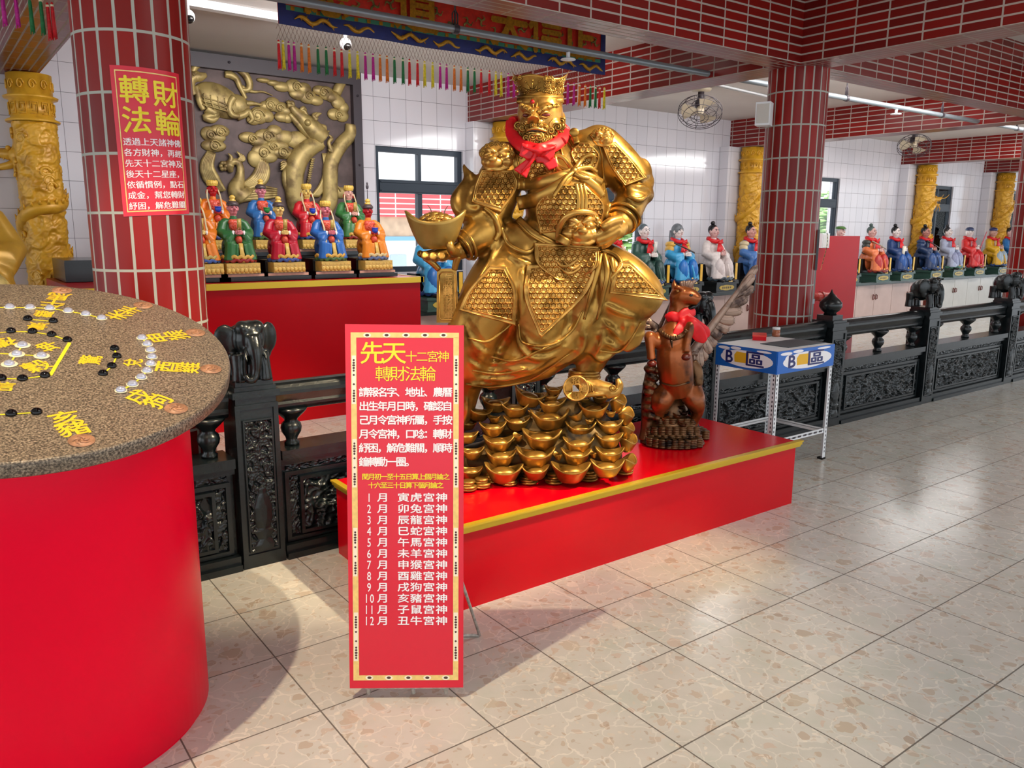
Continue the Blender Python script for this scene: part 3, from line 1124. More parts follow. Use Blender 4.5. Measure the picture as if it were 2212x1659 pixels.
def wchar(mb, c, x, y, size, bold=0.02):
    p = w3(x, y, 0.0012)
    rad = p-WC
    up = nrm(-(rad-np.dot(rad, WN)*WN))
    rt = np.cross(up, WN)
    put_chars(mb, c, lambda P: p+P[:, :1]*rt-P[:, 1:]*up, -size/2, 0, size, size, 1.0, bold)


for pair in ((('午', 420, 203), ('馬', 465, 150)), (('未', 940, 300), ('羊', 1035, 258)), (('申', 1262, 478), ('猴', 1410, 458)), (('酉', 1335, 710), ('雞', 1498, 716)), (('戌', 1110, 948), ('狗', 1255, 985)), (('亥', 520, 1118), ('豬', 585, 1205))):
    b = MB()
    for c, x, y in pair:
        wchar(b, c, x, y, 0.066, .02)
    b.build('zodiac_lettering', M['wheelgold'], t, 'gold zodiac characters')
for c, x, y, s in (('離', 350, 288, .05), ('景', 300, 385, .052), ('坤', 385, 547, .056), ('禮', 30, 515, .06), ('穀', 297, 705, .064), ('驚', 725, 655, .056), ('兌', 1062, 678, .05), ('信', 25, 868, .05)):
    b = MB()
    wchar(b, c, x, y, s, 0.022)
    b.build('inner_character', M['wheelgold'], t, 'gold inner character')
M['medal'] = plain('brown_medallion', 'a97a5a', 0.5, var=0.4, vs=45)
for x, y in ((493, 103), (1140, 222), (1557, 440), (1680, 730), (1402, 1045), (650, 1300)):
    p = w3(x, y)
    b = MB()
    b.lathe([(.031, 0), (.031, .0015), (.0001, .0015)], p, 28, WN)
    for k in range(5):
        a = k*1.3+x
        b.tube([p+WN*.002+(wx*math.cos(a+s*.5)+wy*math.sin(a+s*.5))*(.006+.005*s) for s in range(4)], [.003, .004, .003, .001], 6)
    b.build('animal_medallion', M['medal'], t, 'brown animal medallion')

# ---------------------------------------------------------------- red sign board leaning on its easel
BL, BR = atz(755.5, 1487, .04), atz(1000.5, 1485, .04)
dep = CM[2] @ (BL-CC)*247/257
TL = atd(745, 700, dep)
SN = nrm(np.cross(BR-BL, TL-BL))
if np.dot(SN, CC-BL) < 0:
    SN = -SN
SC = (BL+BR)/2


def sp(P, h=0.0012):
    return np.array([atpl(x, y, SC+SN*h, SN) for x, y in P])


t = thing('sign_board', 'tall red notice board listing twelve months, leaning on an easel', 'sign', (SC[0], SC[1], 0))
q = sp([(745, 700), (1002, 703), (1000.5, 1485), (755.5, 1487)], 0)
b = MB()
b.add(np.vstack([q, q-SN*.012]), [(3, 2, 1, 0), (4, 5, 6, 7), (0, 1, 5, 4), (1, 2, 6, 5), (2, 3, 7, 6), (3, 0, 4, 7)], False)
M['signred'] = plain('sign_print_red', 'd81c34', 0.3, bump=0.1, bs=25)
b.build('board', M['signred'], t)


def strip(mb, pts, h):
    P = sp(pts, h)
    mb.add(P, [tuple(range(len(pts)))[::-1]], False)


b = MB()
strip(b, [(757.5, 718), (991.5, 719), (991.5, 730), (757.5, 729)], .0008)
strip(b, [(763.5, 1459), (990, 1458), (990, 1469), (763.5, 1470)], .0008)
strip(b, [(757.5, 729), (769.5, 729), (776, 1459), (763.5, 1459)], .0008)
strip(b, [(979.5, 729), (991.5, 729), (990, 1459), (978.5, 1459)], .0008)
b.build('border', plain('sign_border_gold', 'eecd7c', 0.35, var=0.12, vs=60), t, 'pale gold printed border')
CREAM = plain('sign_border_cream', 'f6ead0', 0.4)
MOTIF = plain('sign_motif_brown', '4a2f22', 0.5)


def plate_(outline, motifs):
    b = MB()
    strip(b, outline, .0011)
    p = b.build('border_plate', CREAM, t, 'cream border plate')
    b = MB()
    for q in motifs:
        strip(b, q, .0014)
    b.build('motif', MOTIF, p, 'dark border motif')


xl = lambda y: 763.5+(y-729)*6.3/730
xr = lambda y: 985.5-(y-729)*1.2/730
for y in (768, 948, 1140, 1323):
    for f in (xl, xr):
        c = f(y+52)
        ms = []
        for dy in (6, 72):
            c2 = f(y+dy+13)
            for k in range(5):
                ms.append([(c2+math.cos(a)*(3.2-abs(k-2)*.5), y+dy+4+k*5.6+math.sin(a)*2.4) for a in np.linspace(0, 2*PI, 11)[:-1]])
        for dy in (42, 62):
            c2 = f(y+dy)
            ms.append([(c2-3, y+dy), (c2, y+dy-2.5), (c2+3, y+dy), (c2, y+dy+2.5)])
        plate_([(c-4.6, y), (c+4.6, y), (c+4.6, y+105), (c-4.6, y+105)], ms)
for x in (793, 835, 877, 918, 958):
    for yy, dx in ((724, 0), (1464, 5)):
        plate_([(x+dx+math.cos(a)*8.5, yy+math.sin(a)*5) for a in np.linspace(0, 2*PI, 15)[:-1]], [[(x+dx+math.cos(a)*4.5, yy+math.sin(a)*2.8) for a in np.linspace(0, 2*PI, 13)[:-1]]])
b = MB()
put_chars(b, '先天', sp, 780.5, 763, 47, 46, .98, .012)
put_chars(b, '十二宮神', sp, 876.5, 770.5, 23.3, 23.5)
put_chars(b, '轉財法輪', sp, 812, 808, 32, 31, .97)
put_chars(b, '閏月初一至十五日算上個月論之', sp, 782.5, 1030, 13.45, 13, .97, .02)
put_chars(b, '十六至三十日算下個月論之', sp, 796, 1048.5, 13.45, 13, .97, .02)
b.build('yellow_lettering', M['yellow'], t, 'yellow lettering')
b = MB()
for k, s in enumerate(('請報名字、地址、農曆', '出生年月日時，確認自', '己月令宮神所屬，手按', '月令宮神，口唸：轉財', '紓困，解危難關，順時', '鐘轉動一圈。')):
    put_chars(b, s, sp, 776.3, 847.5+30.1*k, 20, 19.6, .97, .025)
for k, s in enumerate(('寅虎', '卯兔', '辰龍', '巳蛇', '午馬', '未羊', '申猴', '酉雞', '戌狗', '亥豬', '子鼠', '丑牛')):
    y = 1074.9+24.2*k
    n = str(k+1)
    for i, c in enumerate(n):
        put_chars(b, c, sp, (790.5 if len(n) == 1 else 785+i*12), y, 13.5 if len(n) == 1 else 13, 20, 1.15, .01)
    put_chars(b, '月', sp, 816, y, 22, 18.5, .97, .02)
    for i, c in enumerate(s+'宮神'):
        put_chars(b, c, sp, 860+27.5*i, y, 23, 18.5, .97, .02)
b.build('white_lettering', M['whitelet'], t, 'white lettering')
up = nrm(TL-BL)
hz = nrm(BR-BL)
f2 = atz(1036, 1372, .006)
hp = SC+up*.62-SN*.02
b = MB()
ft = SC-SN*.02
for s in (-.13, .13):
    b.tube([ft+hz*s+up*1.1, ft+hz*s+up*-.03], .007, 8)
b.tube([ft-hz*.14+up*-.005, ft+hz*.14+up*-.005], .008, 8).tube([ft+hz*.02, ft+hz*.02-np.array([0, 0, .03])], .008, 8)
b.tube([hp+hz*.1, f2], .006, 8).tube([f2, f2-hz*.26], .006, 8).tube([f2-hz*.26, hp-hz*.1], .006, 8)
b.build('easel', plain('worn_white_easel', 'b7b0a6', 0.5, var=0.4, vs=60), t, 'worn white easel frame')

# ---------------------------------------------------------------- white slotted stand with blue panels
TZ = 0.80
A_, B_, C_ = atz(1680, 760, TZ), atz(1759, 738, TZ), atz(1576, 735, TZ)
ax, ay = B_-A_, C_-A_
ax = np.array([np.linalg.norm(ax), 0, 0])
ay = np.array([0, min(np.linalg.norm(ay), 3.47-A_[1]), 0])
D_ = A_+ax+ay
t = thing('display_stand', 'white slotted metal stand with blue panels reading B', 'stand', (A_[0], A_[1], 0))
X0, Y0, X1, Y1 = A_[0], A_[1], A_[0]+ax[0], A_[1]+ay[1]
b = MB()
b.box((X0, Y0, TZ-.012), (X1, Y1, TZ))
b.build('top', M['whitem'], t)
for i, (x, y, sx, sy) in enumerate(((X0, Y0, 1, 1), (X1, Y0, -1, 1), (X0, Y1, 1, -1), (X1, Y1, -1, -1))):
    b = MB()
    b.box((x, y, .012), (x+.034*sx, y+.003*sy, TZ-.012)).box((x, y, .012), (x+.003*sx, y+.034*sy, TZ-.012))
    lg = b.build('leg', M['whitem'], t)
    b = MB()
    for z in np.arange(.05, TZ-.03, .028):
        b.box((x+.012*sx, y-.0006*sy, z), (x+.02*sx, y+.0036*sy, z+.014)).box((x-.0006*sx, y+.012*sy, z), (x+.0036*sx, y+.02*sy, z+.014))
    b.build('slot', M['frame'], lg, 'dark punched slots')
    b = MB()
    b.box((x-.003*sx, y-.003*sy, 0), (x+.037*sx, y+.037*sy, .014))
    b.build('foot_cap', M['black'], lg)
b = MB()
for y in (Y0+.004, Y1-.04):
    b.box((X0+.004, y, .205), (X1-.004, y+.034, .208)).box((X0+.004, y, .19), (X1-.004, y+.003, .222))
for x in (X0+.004, X1-.038):
    b.box((x, Y0+.004, .208), (x+.034, Y1-.004, .211)).box((x, Y0+.004, .19), (x+.003, Y1-.004, .222))
cr = b.build('shelf_rail', M['whitem'], t)
b = MB()
for x in np.arange(X0+.05, X1-.05, .06):
    b.box((x, Y0+.0032, .2), (x+.035, Y0+.0045, .212))
for y in np.arange(Y0+.05, Y1-.05, .06):
    b.box((X0+.0032, y, .2), (X0+.0045, y+.035, .212))
b.build('slot', M['frame'], cr, 'dark punched slots')


def panel(o, ex, L, name, flip):
    o, ex = np.array(o, float), np.array(ex, float)
    ez = np.array([0, 0, 1.0])
    nr = np.cross(ex, ez)
    hgt = .145
    b = MB()
    b.obox(o+ex*L/2+ez*hgt/2+nr*.002, ex, ez, nr, (L/2, hgt/2, .003))
    p = b.build(name, M['blue'], t, 'blue printed panel')
    fn = lambda h: (lambda P: o+P[:, :1]*ex+P[:, 1:]*ez+nr*h)
    ell = lambda cx, cy, rx, ry, n=28: np.array([(cx+rx*math.cos(a), cy+ry*math.sin(a)) for a in np.linspace(0, 2*PI, n+1)[:-1]])
    b = MB()
    for e in (ell(L*.52, hgt*.47, L*.43, hgt*.38), ell(L*.14, hgt*.86, L*.1, hgt*.07), ell(L*.34, hgt*.9, L*.09, hgt*.07), ell(L*.8, hgt*.9, L*.12, hgt*.05), ell(L*.2, hgt*.6, L*.08, hgt*.2)):
        b.add(fn(.0055+.0001*len(b.v))(e), [tuple(range(len(e)))], False)
    b.build('oval', M['whitelet'], p, 'white oval')
    b = MB()
    e = np.array([(L*.33, hgt*.28), (L*.56, hgt*.28), (L*.56, hgt*.74), (L*.36, hgt*.76), (L*.32, hgt*.6)])
    b.add(fn(.0066)(e), [tuple(range(5))], False)
    b.build('amber_block', M['amber'], p, 'amber block')
    b = MB()
    put_chars(b, 'B', lambda P: fn(.0072)(np.stack([P[:, 0], -P[:, 1]], -1)), L*.14, -hgt*.5, L*.2, hgt*.68, 1.0, .03)
    put_chars(b, '區', lambda P: fn(.0074)(np.stack([P[:, 0], -P[:, 1]], -1)), L*.52, -hgt*.5, L*.28, hgt*.66, 1.0, .02)
    b.build('lettering', M['navy'], p, 'navy lettering')


panel((X0, Y1, TZ-.145), (0, -1, 0), Y1-Y0, 'side_panel', 0)
panel((X0, Y0, TZ-.145), (1, 0, 0), X1-X0, 'front_panel', 0)
pb = atz(1640, 733, TZ)
t = thing('red_box', 'small red box lying on the white slotted stand', 'box', (pb[0], pb[1], TZ))
b = MB()
b.obox(pb+[0, 0, .017], (.8, .6, 0), (-.6, .8, 0), (0, 0, 1), (.075, .045, .016))
b.build('body', M['red'], t)
b = MB()
b.obox(pb+[0, 0, .033], (.8, .6, 0), (-.6, .8, 0), (0, 0, 1), (.077, .047, .005))
b.build('lid', plain('red_plastic_lid', 'e0301c', 0.35), t)
pj = atz(1676, 727, TZ)
t = thing('small_jar', 'small clear jar with brown contents beside the red box', 'jar', (pj[0], pj[1], TZ))
b = MB()
b.lathe([(.001, TZ+.001), (.026, TZ+.001), (.028, TZ+.01), (.028, TZ+.05), (.001, TZ+.05)], (pj[0], pj[1], 0), 20)
b.build('body', plain('brown_jar', '9a5a3c', 0.2), t)
b = MB()
b.lathe([(.001, TZ+.05), (.027, TZ+.05), (.027, TZ+.066), (.001, TZ+.066)], (pj[0], pj[1], 0), 20)
b.build('lid', M['whitem'], t)
pm = atz(1722, 735, TZ)
t = thing('dark_mat', 'flat dark grey mat on the back half of the white stand', 'mat', (pm[0], pm[1], TZ))
b = MB()
b.box((X0+.2, Y0+.06, TZ), (X1-.01, Y0+.28, TZ+.004))
b.build('sheet', plain('dark_grey_mat', '35424a', 0.5), t)

# ---------------------------------------------------------------- hanging embroidered banners
TC = {'r': 'd3121c', 'y': 'e2cf22', 'm': 'c0178c', 'o': 'e0761a', 'g': '13743a'}
for k, c in TC.items():
    M['tas_'+k] = plain('tassel_'+{'r': 'red', 'y': 'yellow', 'm': 'magenta', 'o': 'orange', 'g': 'green'}[k], c, 0.6, var=0.25, vs=90)
M['banner'] = plain('embroidered_red', 'd9301c', 0.6, var=0.2, vs=30)
M['bnavy'] = plain('embroidered_navy', '1a2566', 0.6, var=0.2, vs=30)
M['bgreen'] = plain('embroidered_green', '3f8f72', 0.6)
M['bgold'] = plain('gold_thread', 'b8861c', 0.4, 0.4, var=0.3, vs=60)
M['thread'] = plain('net_thread', '7a5a4e', 0.8)


def tassel(p, colr, ln, t):
    b = MB()
    x, y, z = p
    b.lathe([(.001, 0), (.006, -.004), (.0065, -.02), (.0085, -.035), (.0095, -ln*.6), (.0105, -ln), (.001, -ln)], p, 9)
    for k in range(5):
        a = k*1.26
        b.tube([(x+.006*math.cos(a), y+.006*math.sin(a), z-.04), (x+.0095*math.cos(a), y+.0095*math.sin(a), z-ln-.006-.004*(k % 3))], .0026, 5)
    o = b.build('tassel', M['tas_'+colr], t, {'r': 'red', 'y': 'yellow', 'm': 'magenta', 'o': 'orange', 'g': 'green'}[colr]+' tassel')
    b = MB()
    b.tube([(x, y, z-.022), (x, y, z-.012)], .009, 8)
    b.build('collar', M['beadseat'], o)


def banner(x0, x1, y, z0, z1, tass, name, label, zt, ln):
    t = thing(name, label, 'banner', ((x0+x1)/2, y, z1))
    wav = lambda x, z: y+.012*np.sin(x*9)*(z1-z)/(z1-z0)
    X = np.linspace(x0, x1, 90)

    def sheet(za, zb, m, nm, off=0.0, xa=x0, xb=x1, n=90):
        X = np.linspace(xa, xb, n)
        Z = np.linspace(za, zb, 6)
        g, h = np.meshgrid(X, Z, indexing='ij')
        b = MB()
        F_ = np.stack([g, wav(g, h)-off, h], -1)
        b.grid(F_[::-1])
        b.grid(F_+[0, .006, 0])
        return b.build(nm, m, t)
    sheet(z0, z1, M['banner'], 'cloth')
    sheet(z0-.001, z0+.085, M['bnavy'], 'lower_border', .004)
    sheet(z0-.001, z1, M['bnavy'], 'side_border', .0042, x0, x0+.05, 4)
    sheet(z0-.001, z1, M['bnavy'], 'side_border', .0042, x1-.05, x1, 4)
    sheet(z0+.085, z0+.112, M['bgreen'], 'green_band', .006, x0+.05, x1-.05)
    b = MB()
    for x in np.arange(x0+.09, x1-.06, .085):
        b.obox((x, wav(x, z0+.098)-.0085, z0+.098), (1, 0, 0), (0, 1, 0), (0, 0, 1), (.012, .002, .011))
    r = random.Random(3)
    for x in np.arange(x0+.1, x1-.05, .33):
        P = [(x+k*.035, wav(x, z0+.04)-.01, z0+.042+.017*math.sin(k*1.5+x*3)) for k in range(9)]
        b.tube(spline(P, 3), np.interp(np.linspace(0, 1, 25), [0, .2, .8, 1], [.003, .014, .012, .003]), 8)
        for k in range(1, 8):
            b.tube([P[k], np.array(P[k])+[.012, 0, .022*(-1)**k]], [.006, .002], 5)
    b.build('gold_embroidery', M['bgold'], t, 'gold dragon embroidery')
    b = MB()
    for k, x in enumerate(np.arange(x0+.16, x1-.1, .12)):
        z = z0+.17+.03*(k % 3)
        c = np.array([x, wav(x, z)-.009, z])
        for i in range(3):
            a = i*2.1+k
            b.tube(spline([c, c+[.03*math.cos(a), 0, .03*math.sin(a)], c+[.05*math.cos(a+.8), 0, .04*math.sin(a+.8)]], 4), [.008]*6+[.003]*3, 6, flat=(.5, 1), nrml=(0, 1, 0))
    b.build('flower_embroidery', M['bgreen'] if False else plain('mixed_thread', '8a7a3a', 0.6, var=0.6, vs=20), t, 'leafy embroidery')
    b = MB()
    n = int((x1-x0)/.026)
    xx = np.linspace(x0, x1, n+1)
    for row in range(3):
        za, zb = z0-row*(z0-zt)/3, z0-(row+1)*(z0-zt)/3
        for i in range(n):
            o = .5*(row % 2)
            for d in (-.5, .5):
                xa, xb = xx[i]+o*.026, xx[i]+(o+d)*.026
                b.tube([(xa, y, za), (xb, y, zb)], .0011, 4, cap=False)
    b.build('net_fringe', M['thread'], t, 'knotted net fringe')
    for x, c, dz, l in tass:
        tassel((x, y, zt+dz), c, l or ln, t)
    return t


xs = [(65, 'r'), (93, 'y'), (130, 'm'), (165, 'm'), (212, 'o'), (260, 'o'), (318, 'g'), (372, 'g'), (425, 'r'), (472, 'r'), (523, 'y'), (575, 'y'), (625, 'm'), (675, 'm'), (720, 'o'), (765, 'o'), (813, 'g'), (868, 'g'), (910, 'r'), (962, 'r'), (1008, 'y'), (1060, 'y'), (1108, 'm'), (1150, 'm'), (1200, 'o'), (1243, 'o'), (1287, 'g'), (1330, 'g'), (1373, 'r'), (1427, 'r'), (1468, 'y'), (1503, 'y'), (1548, 'm'), (1585, 'm'), (1640, 'o'), (1690, 'o'), (1740, 'g'), (1790, 'r'), (1840, 'y'), (1893, 'y'), (1933, 'm'), (1972, 'm'), (2008, 'o'), (2045, 'o'), (2078, 'g'), (2112, 'g'), (2138, 'r'), (2168, 'y')]
tl = [(aty(580+x/2.989, 90+x*.055, 5.0)[0], c, 0, None) for x, c in xs]
t = banner(1.925, 4.60, 5.0, 2.755, 3.15, tl, 'embroidered_banner', 'long red embroidered temple banner with coloured tassels above the statue', 2.665, .16)
for c, x in (('德', 700), ('道', 900), ('天', 1100), ('信', 1180), ('正', 1250)):
    p = aty(x, 60+(x-700)*.12, 4.982)
    b = MB()
    put_chars(b, c, lambda P: np.stack([p[0]+P[:, 0], np.full(len(P), 4.976), 2.99-P[:, 1]], -1), -.15, 0, .3, .3, 1.0, .03)
    b.build('gold_character', M['bgold'], t, 'gold embroidered character')
tl = [(aty(x, 60, 4.9)[0], c, dz, None) for x, c, dz in ((12, 'm', .0), (40, 'm', .0), (70, 'g', -.02), (93, 'g', -.02), (107, 'r', -.04), (117, 'r', -.035))]
banner(-0.9, aty(122, 60, 4.9)[0], 4.9, 2.78, 3.15, tl, 'embroidered_banner', 'blue and red tasselled banner end above the left dragon column', 2.70, .17)

# ---------------------------------------------------------------- poster wrapped on the near brick pillar


def cylhit(x, y, c, r):
    d = ray(x, y)
    a = d[0]**2+d[1]**2
    bb = -2*(d[0]*c[0]+d[1]*c[1])
    cc = c[0]**2+c[1]**2-r*r
    s = (-bb-math.sqrt(max(bb*bb-4*a*cc, 0)))/(2*a)
    p = CC+d*s
    return math.atan2(p[1]-c[1], p[0]-c[0]), p[2]


pc, prr = PIL[0][:2], PIL[0][2]+.003
a0, zt0 = cylhit(236, 140, pc, prr)
a1, zt1 = cylhit(386, 160, pc, prr)
a2, zb0 = cylhit(267, 468, pc, prr)
a3, zb1 = cylhit(409, 462, pc, prr)


def po(P, h=0.001):
    u, v = P[:, 0], P[:, 1]
    a = (a0+(a1-a0)*u)*(1-v)+(a2+(a3-a2)*u)*v
    z = (zt0+(zt1-zt0)*u)*(1-v)+(zb0+(zb1-zb0)*u)*v
    r = prr+h
    return np.stack([pc[0]+r*np.cos(a), pc[1]+r*np.sin(a), z], -1)


t = thing('poster', 'red poster with gold and white writing wrapped round the near brick pillar', 'poster', (pc[0], pc[1]-.24, zb0))
b = MB()
g, h = np.meshgrid(np.linspace(0, 1, 24), np.linspace(0, 1, 3), indexing='ij')
for hh, fl in ((0, 1), (-.0015, -1)):
    b.grid(po(np.stack([g.ravel(), h.ravel()], -1), hh).reshape(24, 3, 3)[::fl])
b.build('sheet', M['signred'], t)
b = MB()
for u0, u1, v0, v1 in ((.06, .94, .028, .036), (.06, .94, .964, .972), (.06, .075, .036, .964), (.925, .94, .036, .964)):
    g, h = np.meshgrid(np.linspace(u0, u1, 18), np.linspace(v0, v1, 2), indexing='ij')
    b.grid(po(np.stack([g.ravel(), h.ravel()], -1), .0012).reshape(18, 2, 3)[::-1])
b.build('border', bpy.data.materials['sign_border_gold'], t, 'thin gold border')
b = MB()
for c, u, v in (('轉', .30, .155), ('財', .74, .165), ('法', .30, .355), ('輪', .74, .36)):
    for k, (du, dv) in enumerate(((0, 0), (.007, 0), (-.007, 0), (0, .003), (0, -.003))):
        put_chars(b, c, lambda P: po(P, .0014+.0003*k), u-.17+du, v+dv, .34, .165, 1.0)
b.build('yellow_lettering', M['yellow'], t, 'large yellow lettering')
b = MB()
for k, s in enumerate(('透過上天諸神佛', '各方財神，再經', '先天十二宮神及', '後天十二星座，', '依循慣例，點石', '成金，幫您轉財', '紓困，解危難關')):
    for j in range(3):
        put_chars(b, s, lambda P: po(P, .0014+.0003*j), .09+.0018*(j-1), .497+.0725*k, .119, .058, .84)
b.build('white_lettering', M['whitelet'], t, 'small white lettering')

# ---------------------------------------------------------------- pipes, fans, speaker, cameras, cabinets on the hall side
t = thing('sprinkler_pipe', 'grey sprinkler pipe running along the ceiling past the banner', 'pipe', (6, 4.62, 2.8))
b = MB()
b.tube([(-3, 4.62, 2.8), (24, 4.62, 2.8)], .024, 14)
b.build('pipe', M['steel'], t)
for x in (2.95, 5.5, 7.42, 9.3, 11.2):
    b = MB()
    b.tube([(x, 4.62, 2.82), (x, 4.62, 3.159)], .006, 6)
    b.lathe([(.03, -.02), (.032, 0), (.03, .02)], (x, 4.62, 2.8), 14, (1, 0, 0))
    b.tube([(x-.02, 4.62, 2.83), (x-.02, 4.62, 2.89), (x, 4.62, 2.92), (x+.02, 4.62, 2.89), (x+.02, 4.62, 2.83)], .005, 6)
    b.build('hanger', M['frame'], t, 'dark pipe hanger')
for x in (3.9, 8.35):
    b = MB()
    b.tube([(x, 4.62, 2.8), (x, 4.62, 2.74)], .014, 10)
    b.lathe([(.001, 2.74), (.05, 2.735), (.055, 2.728), (.001, 2.72)], (x, 4.62, 0), 18)
    b.build('sprinkler_head', M['whitem'], t)
t = thing('ceiling_conduit', 'thin white conduit fixed along the ceiling behind the round pillar', 'conduit', (7, 5.5, 3.14))
b = MB()
p0, p1 = atz(1555, 184, 3.145), atz(1672, 211, 3.145)
d = nrm(p1-p0)
b.tube([p0-d*.4, p1+d*3], .012, 8).tube([p0-d*.4+[0, .05, 0], p1+d*3+[0, .05, 0]], .008, 8)
b.build('pipe', M['whitem'], t)
t = thing('cable_trunking', 'white cable trunking on the ceiling left of the banner', 'trunking', (1.6, 5.4, 3.1))
b = MB()
p0, p1 = atz(398, 4, 3.13), atz(598, 38, 3.13)
b.obox((p0+p1)/2, p1-p0, np.cross(p1-p0, (0, 0, 1)), (0, 0, 1), (np.linalg.norm(p1-p0)*.75, .04, .028))
b.build('duct', M['whitem'], t)


def fan(p, aim, label):
    t = thing('orbit_fan', label, 'fan', p, 'ceiling orbit fans')
    p = np.array(p, float)
    z = nrm(aim)
    x = nrm(np.cross(z, (0, 0, 1)))
    y = np.cross(z, x)
    cream = M['cream']
    b = MB()
    b.lathe([(.001, 0), (.11, 0), (.12, -.02), (.1, -.045), (.001, -.05)], p+[0, 0, 3.16-p[2]], 24)
    b.build('ceiling_mount', cream, t)
    b = MB()
    b.tube([p+[0, 0, 3.12-p[2]], p-z*.06], [.035, .04], 12).ball(p-z*.05, (.07, .07, .07))
    b.build('motor', M['frame'], t)
    c = p+z*.05
    b = MB()
    for r, h in ((.25, 0), (.25, .05), (.19, .085), (.1, .1), (.06, .1), (.2, -.05), (.1, -.075)):
        b.tube([c+z*h+(x*math.cos(a)+y*math.sin(a))*r for a in np.linspace(0, 2*PI, 33)[:-1]], .004, 5, closed=True)
    for k in range(14):
        a = k/14*2*PI
        e = x*math.cos(a)+y*math.sin(a)
        b.tube([c-z*.075+e*.06, c-z*.05+e*.2, c+e*.25, c+z*.05+e*.25, c+z*.085+e*.19, c+z*.1+e*.06], .0025, 4)
    b.build('guard', M['frame'], t)
    for k in range(3):
        a0 = k*2.094
        P = []
        for i, r in enumerate(np.linspace(.04, .215, 7)):
            P.append([c+(x*math.cos(a0+s)+y*math.sin(a0+s))*r+z*(.03*s) for s in np.linspace(-.55, .55, 6)*(.5+.5*math.sin(min(1, i/4+.3)*PI/2))])
        b = MB()
        P = np.array(P)
        b.grid(P).grid(P[::-1]+z*.002)
        b.build('blade', cream, t)
    b = MB()
    b.lathe([(.001, .05), (.03, .045), (.045, .02), (.045, -.03), (.001, -.03)], c, 16, z)
    b.build('hub', cream, t)


M['cream'] = plain('cream_plastic', 'c8b9a0', 0.35)
q = atz(1513, 232, 2.94)
fan(q, (-.45, -.35, -.8), 'cream orbit fan under the ceiling left of the speaker')
q = atz(1975, 308, 2.95)
fan(q, (-.5, -.3, -.8), 'cream orbit fan under the ceiling right of the round pillar')

sp0 = aty(1652, 246, 3.99)
t = thing('wall_speaker', 'white box loudspeaker on the left side of the far brick pillar', 'speaker', sp0)
b = MB()
ex, ey = nrm((.45, -.9, 0)), nrm((.9, .45, 0))
c = sp0+np.array([.02, .02, 0])
b.obox(c, ex, ey, (0, 0, 1), (.055, .06, .085))
b.build('cabinet', M['whitem'], t)
b = MB()
b.obox(c-ey*.061, ex, ey, (0, 0, 1), (.046, .003, .07))
b.build('grille', plain('speaker_grille', 'c9c5bd', 0.6, bump=.4, bs=300), t)
b = MB()
b.obox(c+ey*.08, ex, ey, (0, 0, 1), (.02, .03, .03))
b.build('bracket', M['frame'], t)

for (px, py, zz), lb in (((405, 32, 2.96), 'white security camera under the ceiling beside the near brick pillar'), ((746, 92, 2.98), 'white security camera seen through the banner fringe')):
    q = atz(px, py, zz)
    t = thing('security_camera', lb, 'camera', q)
    b = MB()
    b.lathe([(.001, 3.155), (.04, 3.155), (.04, 3.13), (.016, 3.12), (.016, q[2]+.02), (.001, q[2]+.02)], (q[0], q[1], 0), 16)
    b.build('mount', M['whitem'], t)
    b = MB()
    b.ball(q+[0, 0, -.01], (.048, .048, .048))
    b.build('housing', M['whitem'], t)
    b = MB()
    d = nrm((.1, -.75, -.66))
    b.ball(q+d*.024+[0, 0, -.01], (.034, .034, .034))
    b.build('lens_dome', M['black'], t)

rc = aty(1765, 510, 5.6)
rc2 = aty(1858, 510, 5.6)
t = thing('hydrant_cabinet', 'glossy red metal cabinet standing behind the far brick pillar', 'cabinet', (rc[0]-.3, 5.7, 0))
b = MB()
b.box((rc[0]-.25, 5.6, .0), (rc2[0], 5.95, rc[2]))
b.build('body', M['altar'], t)
b = MB()
b.box((rc[0]-.25, 5.59, .0), (rc2[0]+.002, 5.602, .42))
b.build('base_band', M['darkred'], t)
q = aty(1784, 520, 5.5)
t = thing('white_switch_box', 'small white box on the red cabinet next to the yellow note', 'box', q)
b = MB()
b.obox(q+[0, .04, 0], (1, 0, 0), (0, 1, 0), (0, 0, 1), (.075, .04, .085))
b.build('body', M['whitem'], t)
b = MB()
b.obox(q+[0, -.003, 0], (1, 0, 0), (0, 1, 0), (0, 0, 1), (.065, .004, .075))
b.build('cover', M['white'], t)
q0, q1 = aty(1762, 500, 3.98), aty(1746, 712, 3.98)
t = thing('grey_pipe', 'grey vertical pipe running down the right side of the far brick pillar', 'pipe', (q0[0]+.05, 4.05, 0))
b = MB()
xx = (q0[0]+q1[0])/2+.04
b.tube([(xx, 4.0, 0), (xx, 4.0, q0[2]+.1)], .024, 12)
b.build('pipe', plain('grey_plastic_pipe', '6b726e', 0.5), t)
b = MB()
for z in (.95, 1.35):
    b.lathe([(.03, -.02), (.03, .02)], (xx, 4.0, z), 14)
    b.box((xx-.05, 3.99, z-.01), (xx, 4.01, z+.01))
b.build('clamp', M['steel'], t)
e0, e1 = aty(1776, 640, 5.45), aty(1794, 700, 5.45)
t = thing('red_elbow_pipe', 'rust red elbow pipe in front of the red cabinet', 'pipe', (e1[0], 5.45, 0))
b = MB()
zz = e0[2]
b.tube(spline([(e0[0]-.15, 5.45, zz), (e0[0], 5.45, zz), (e1[0]-.03, 5.45, zz-.02), (e1[0], 5.45, zz-.1), (e1[0], 5.45, 0)], 6), .05, 14)
b.build('pipe', plain('rust_red_paint', '9c2418', 0.35), t)
b = MB()
b.lathe([(.06, -.02), (.06, .02)], (e1[0], 5.45, zz-.14), 16).lathe([(.06, -.02), (.06, .02)], (e0[0]-.02, 5.45, zz), 16, (1, 0, 0))
b.build('collar', bpy.data.materials['rust_red_paint'], t)
n0 = aty(1770, 540, 3.765)
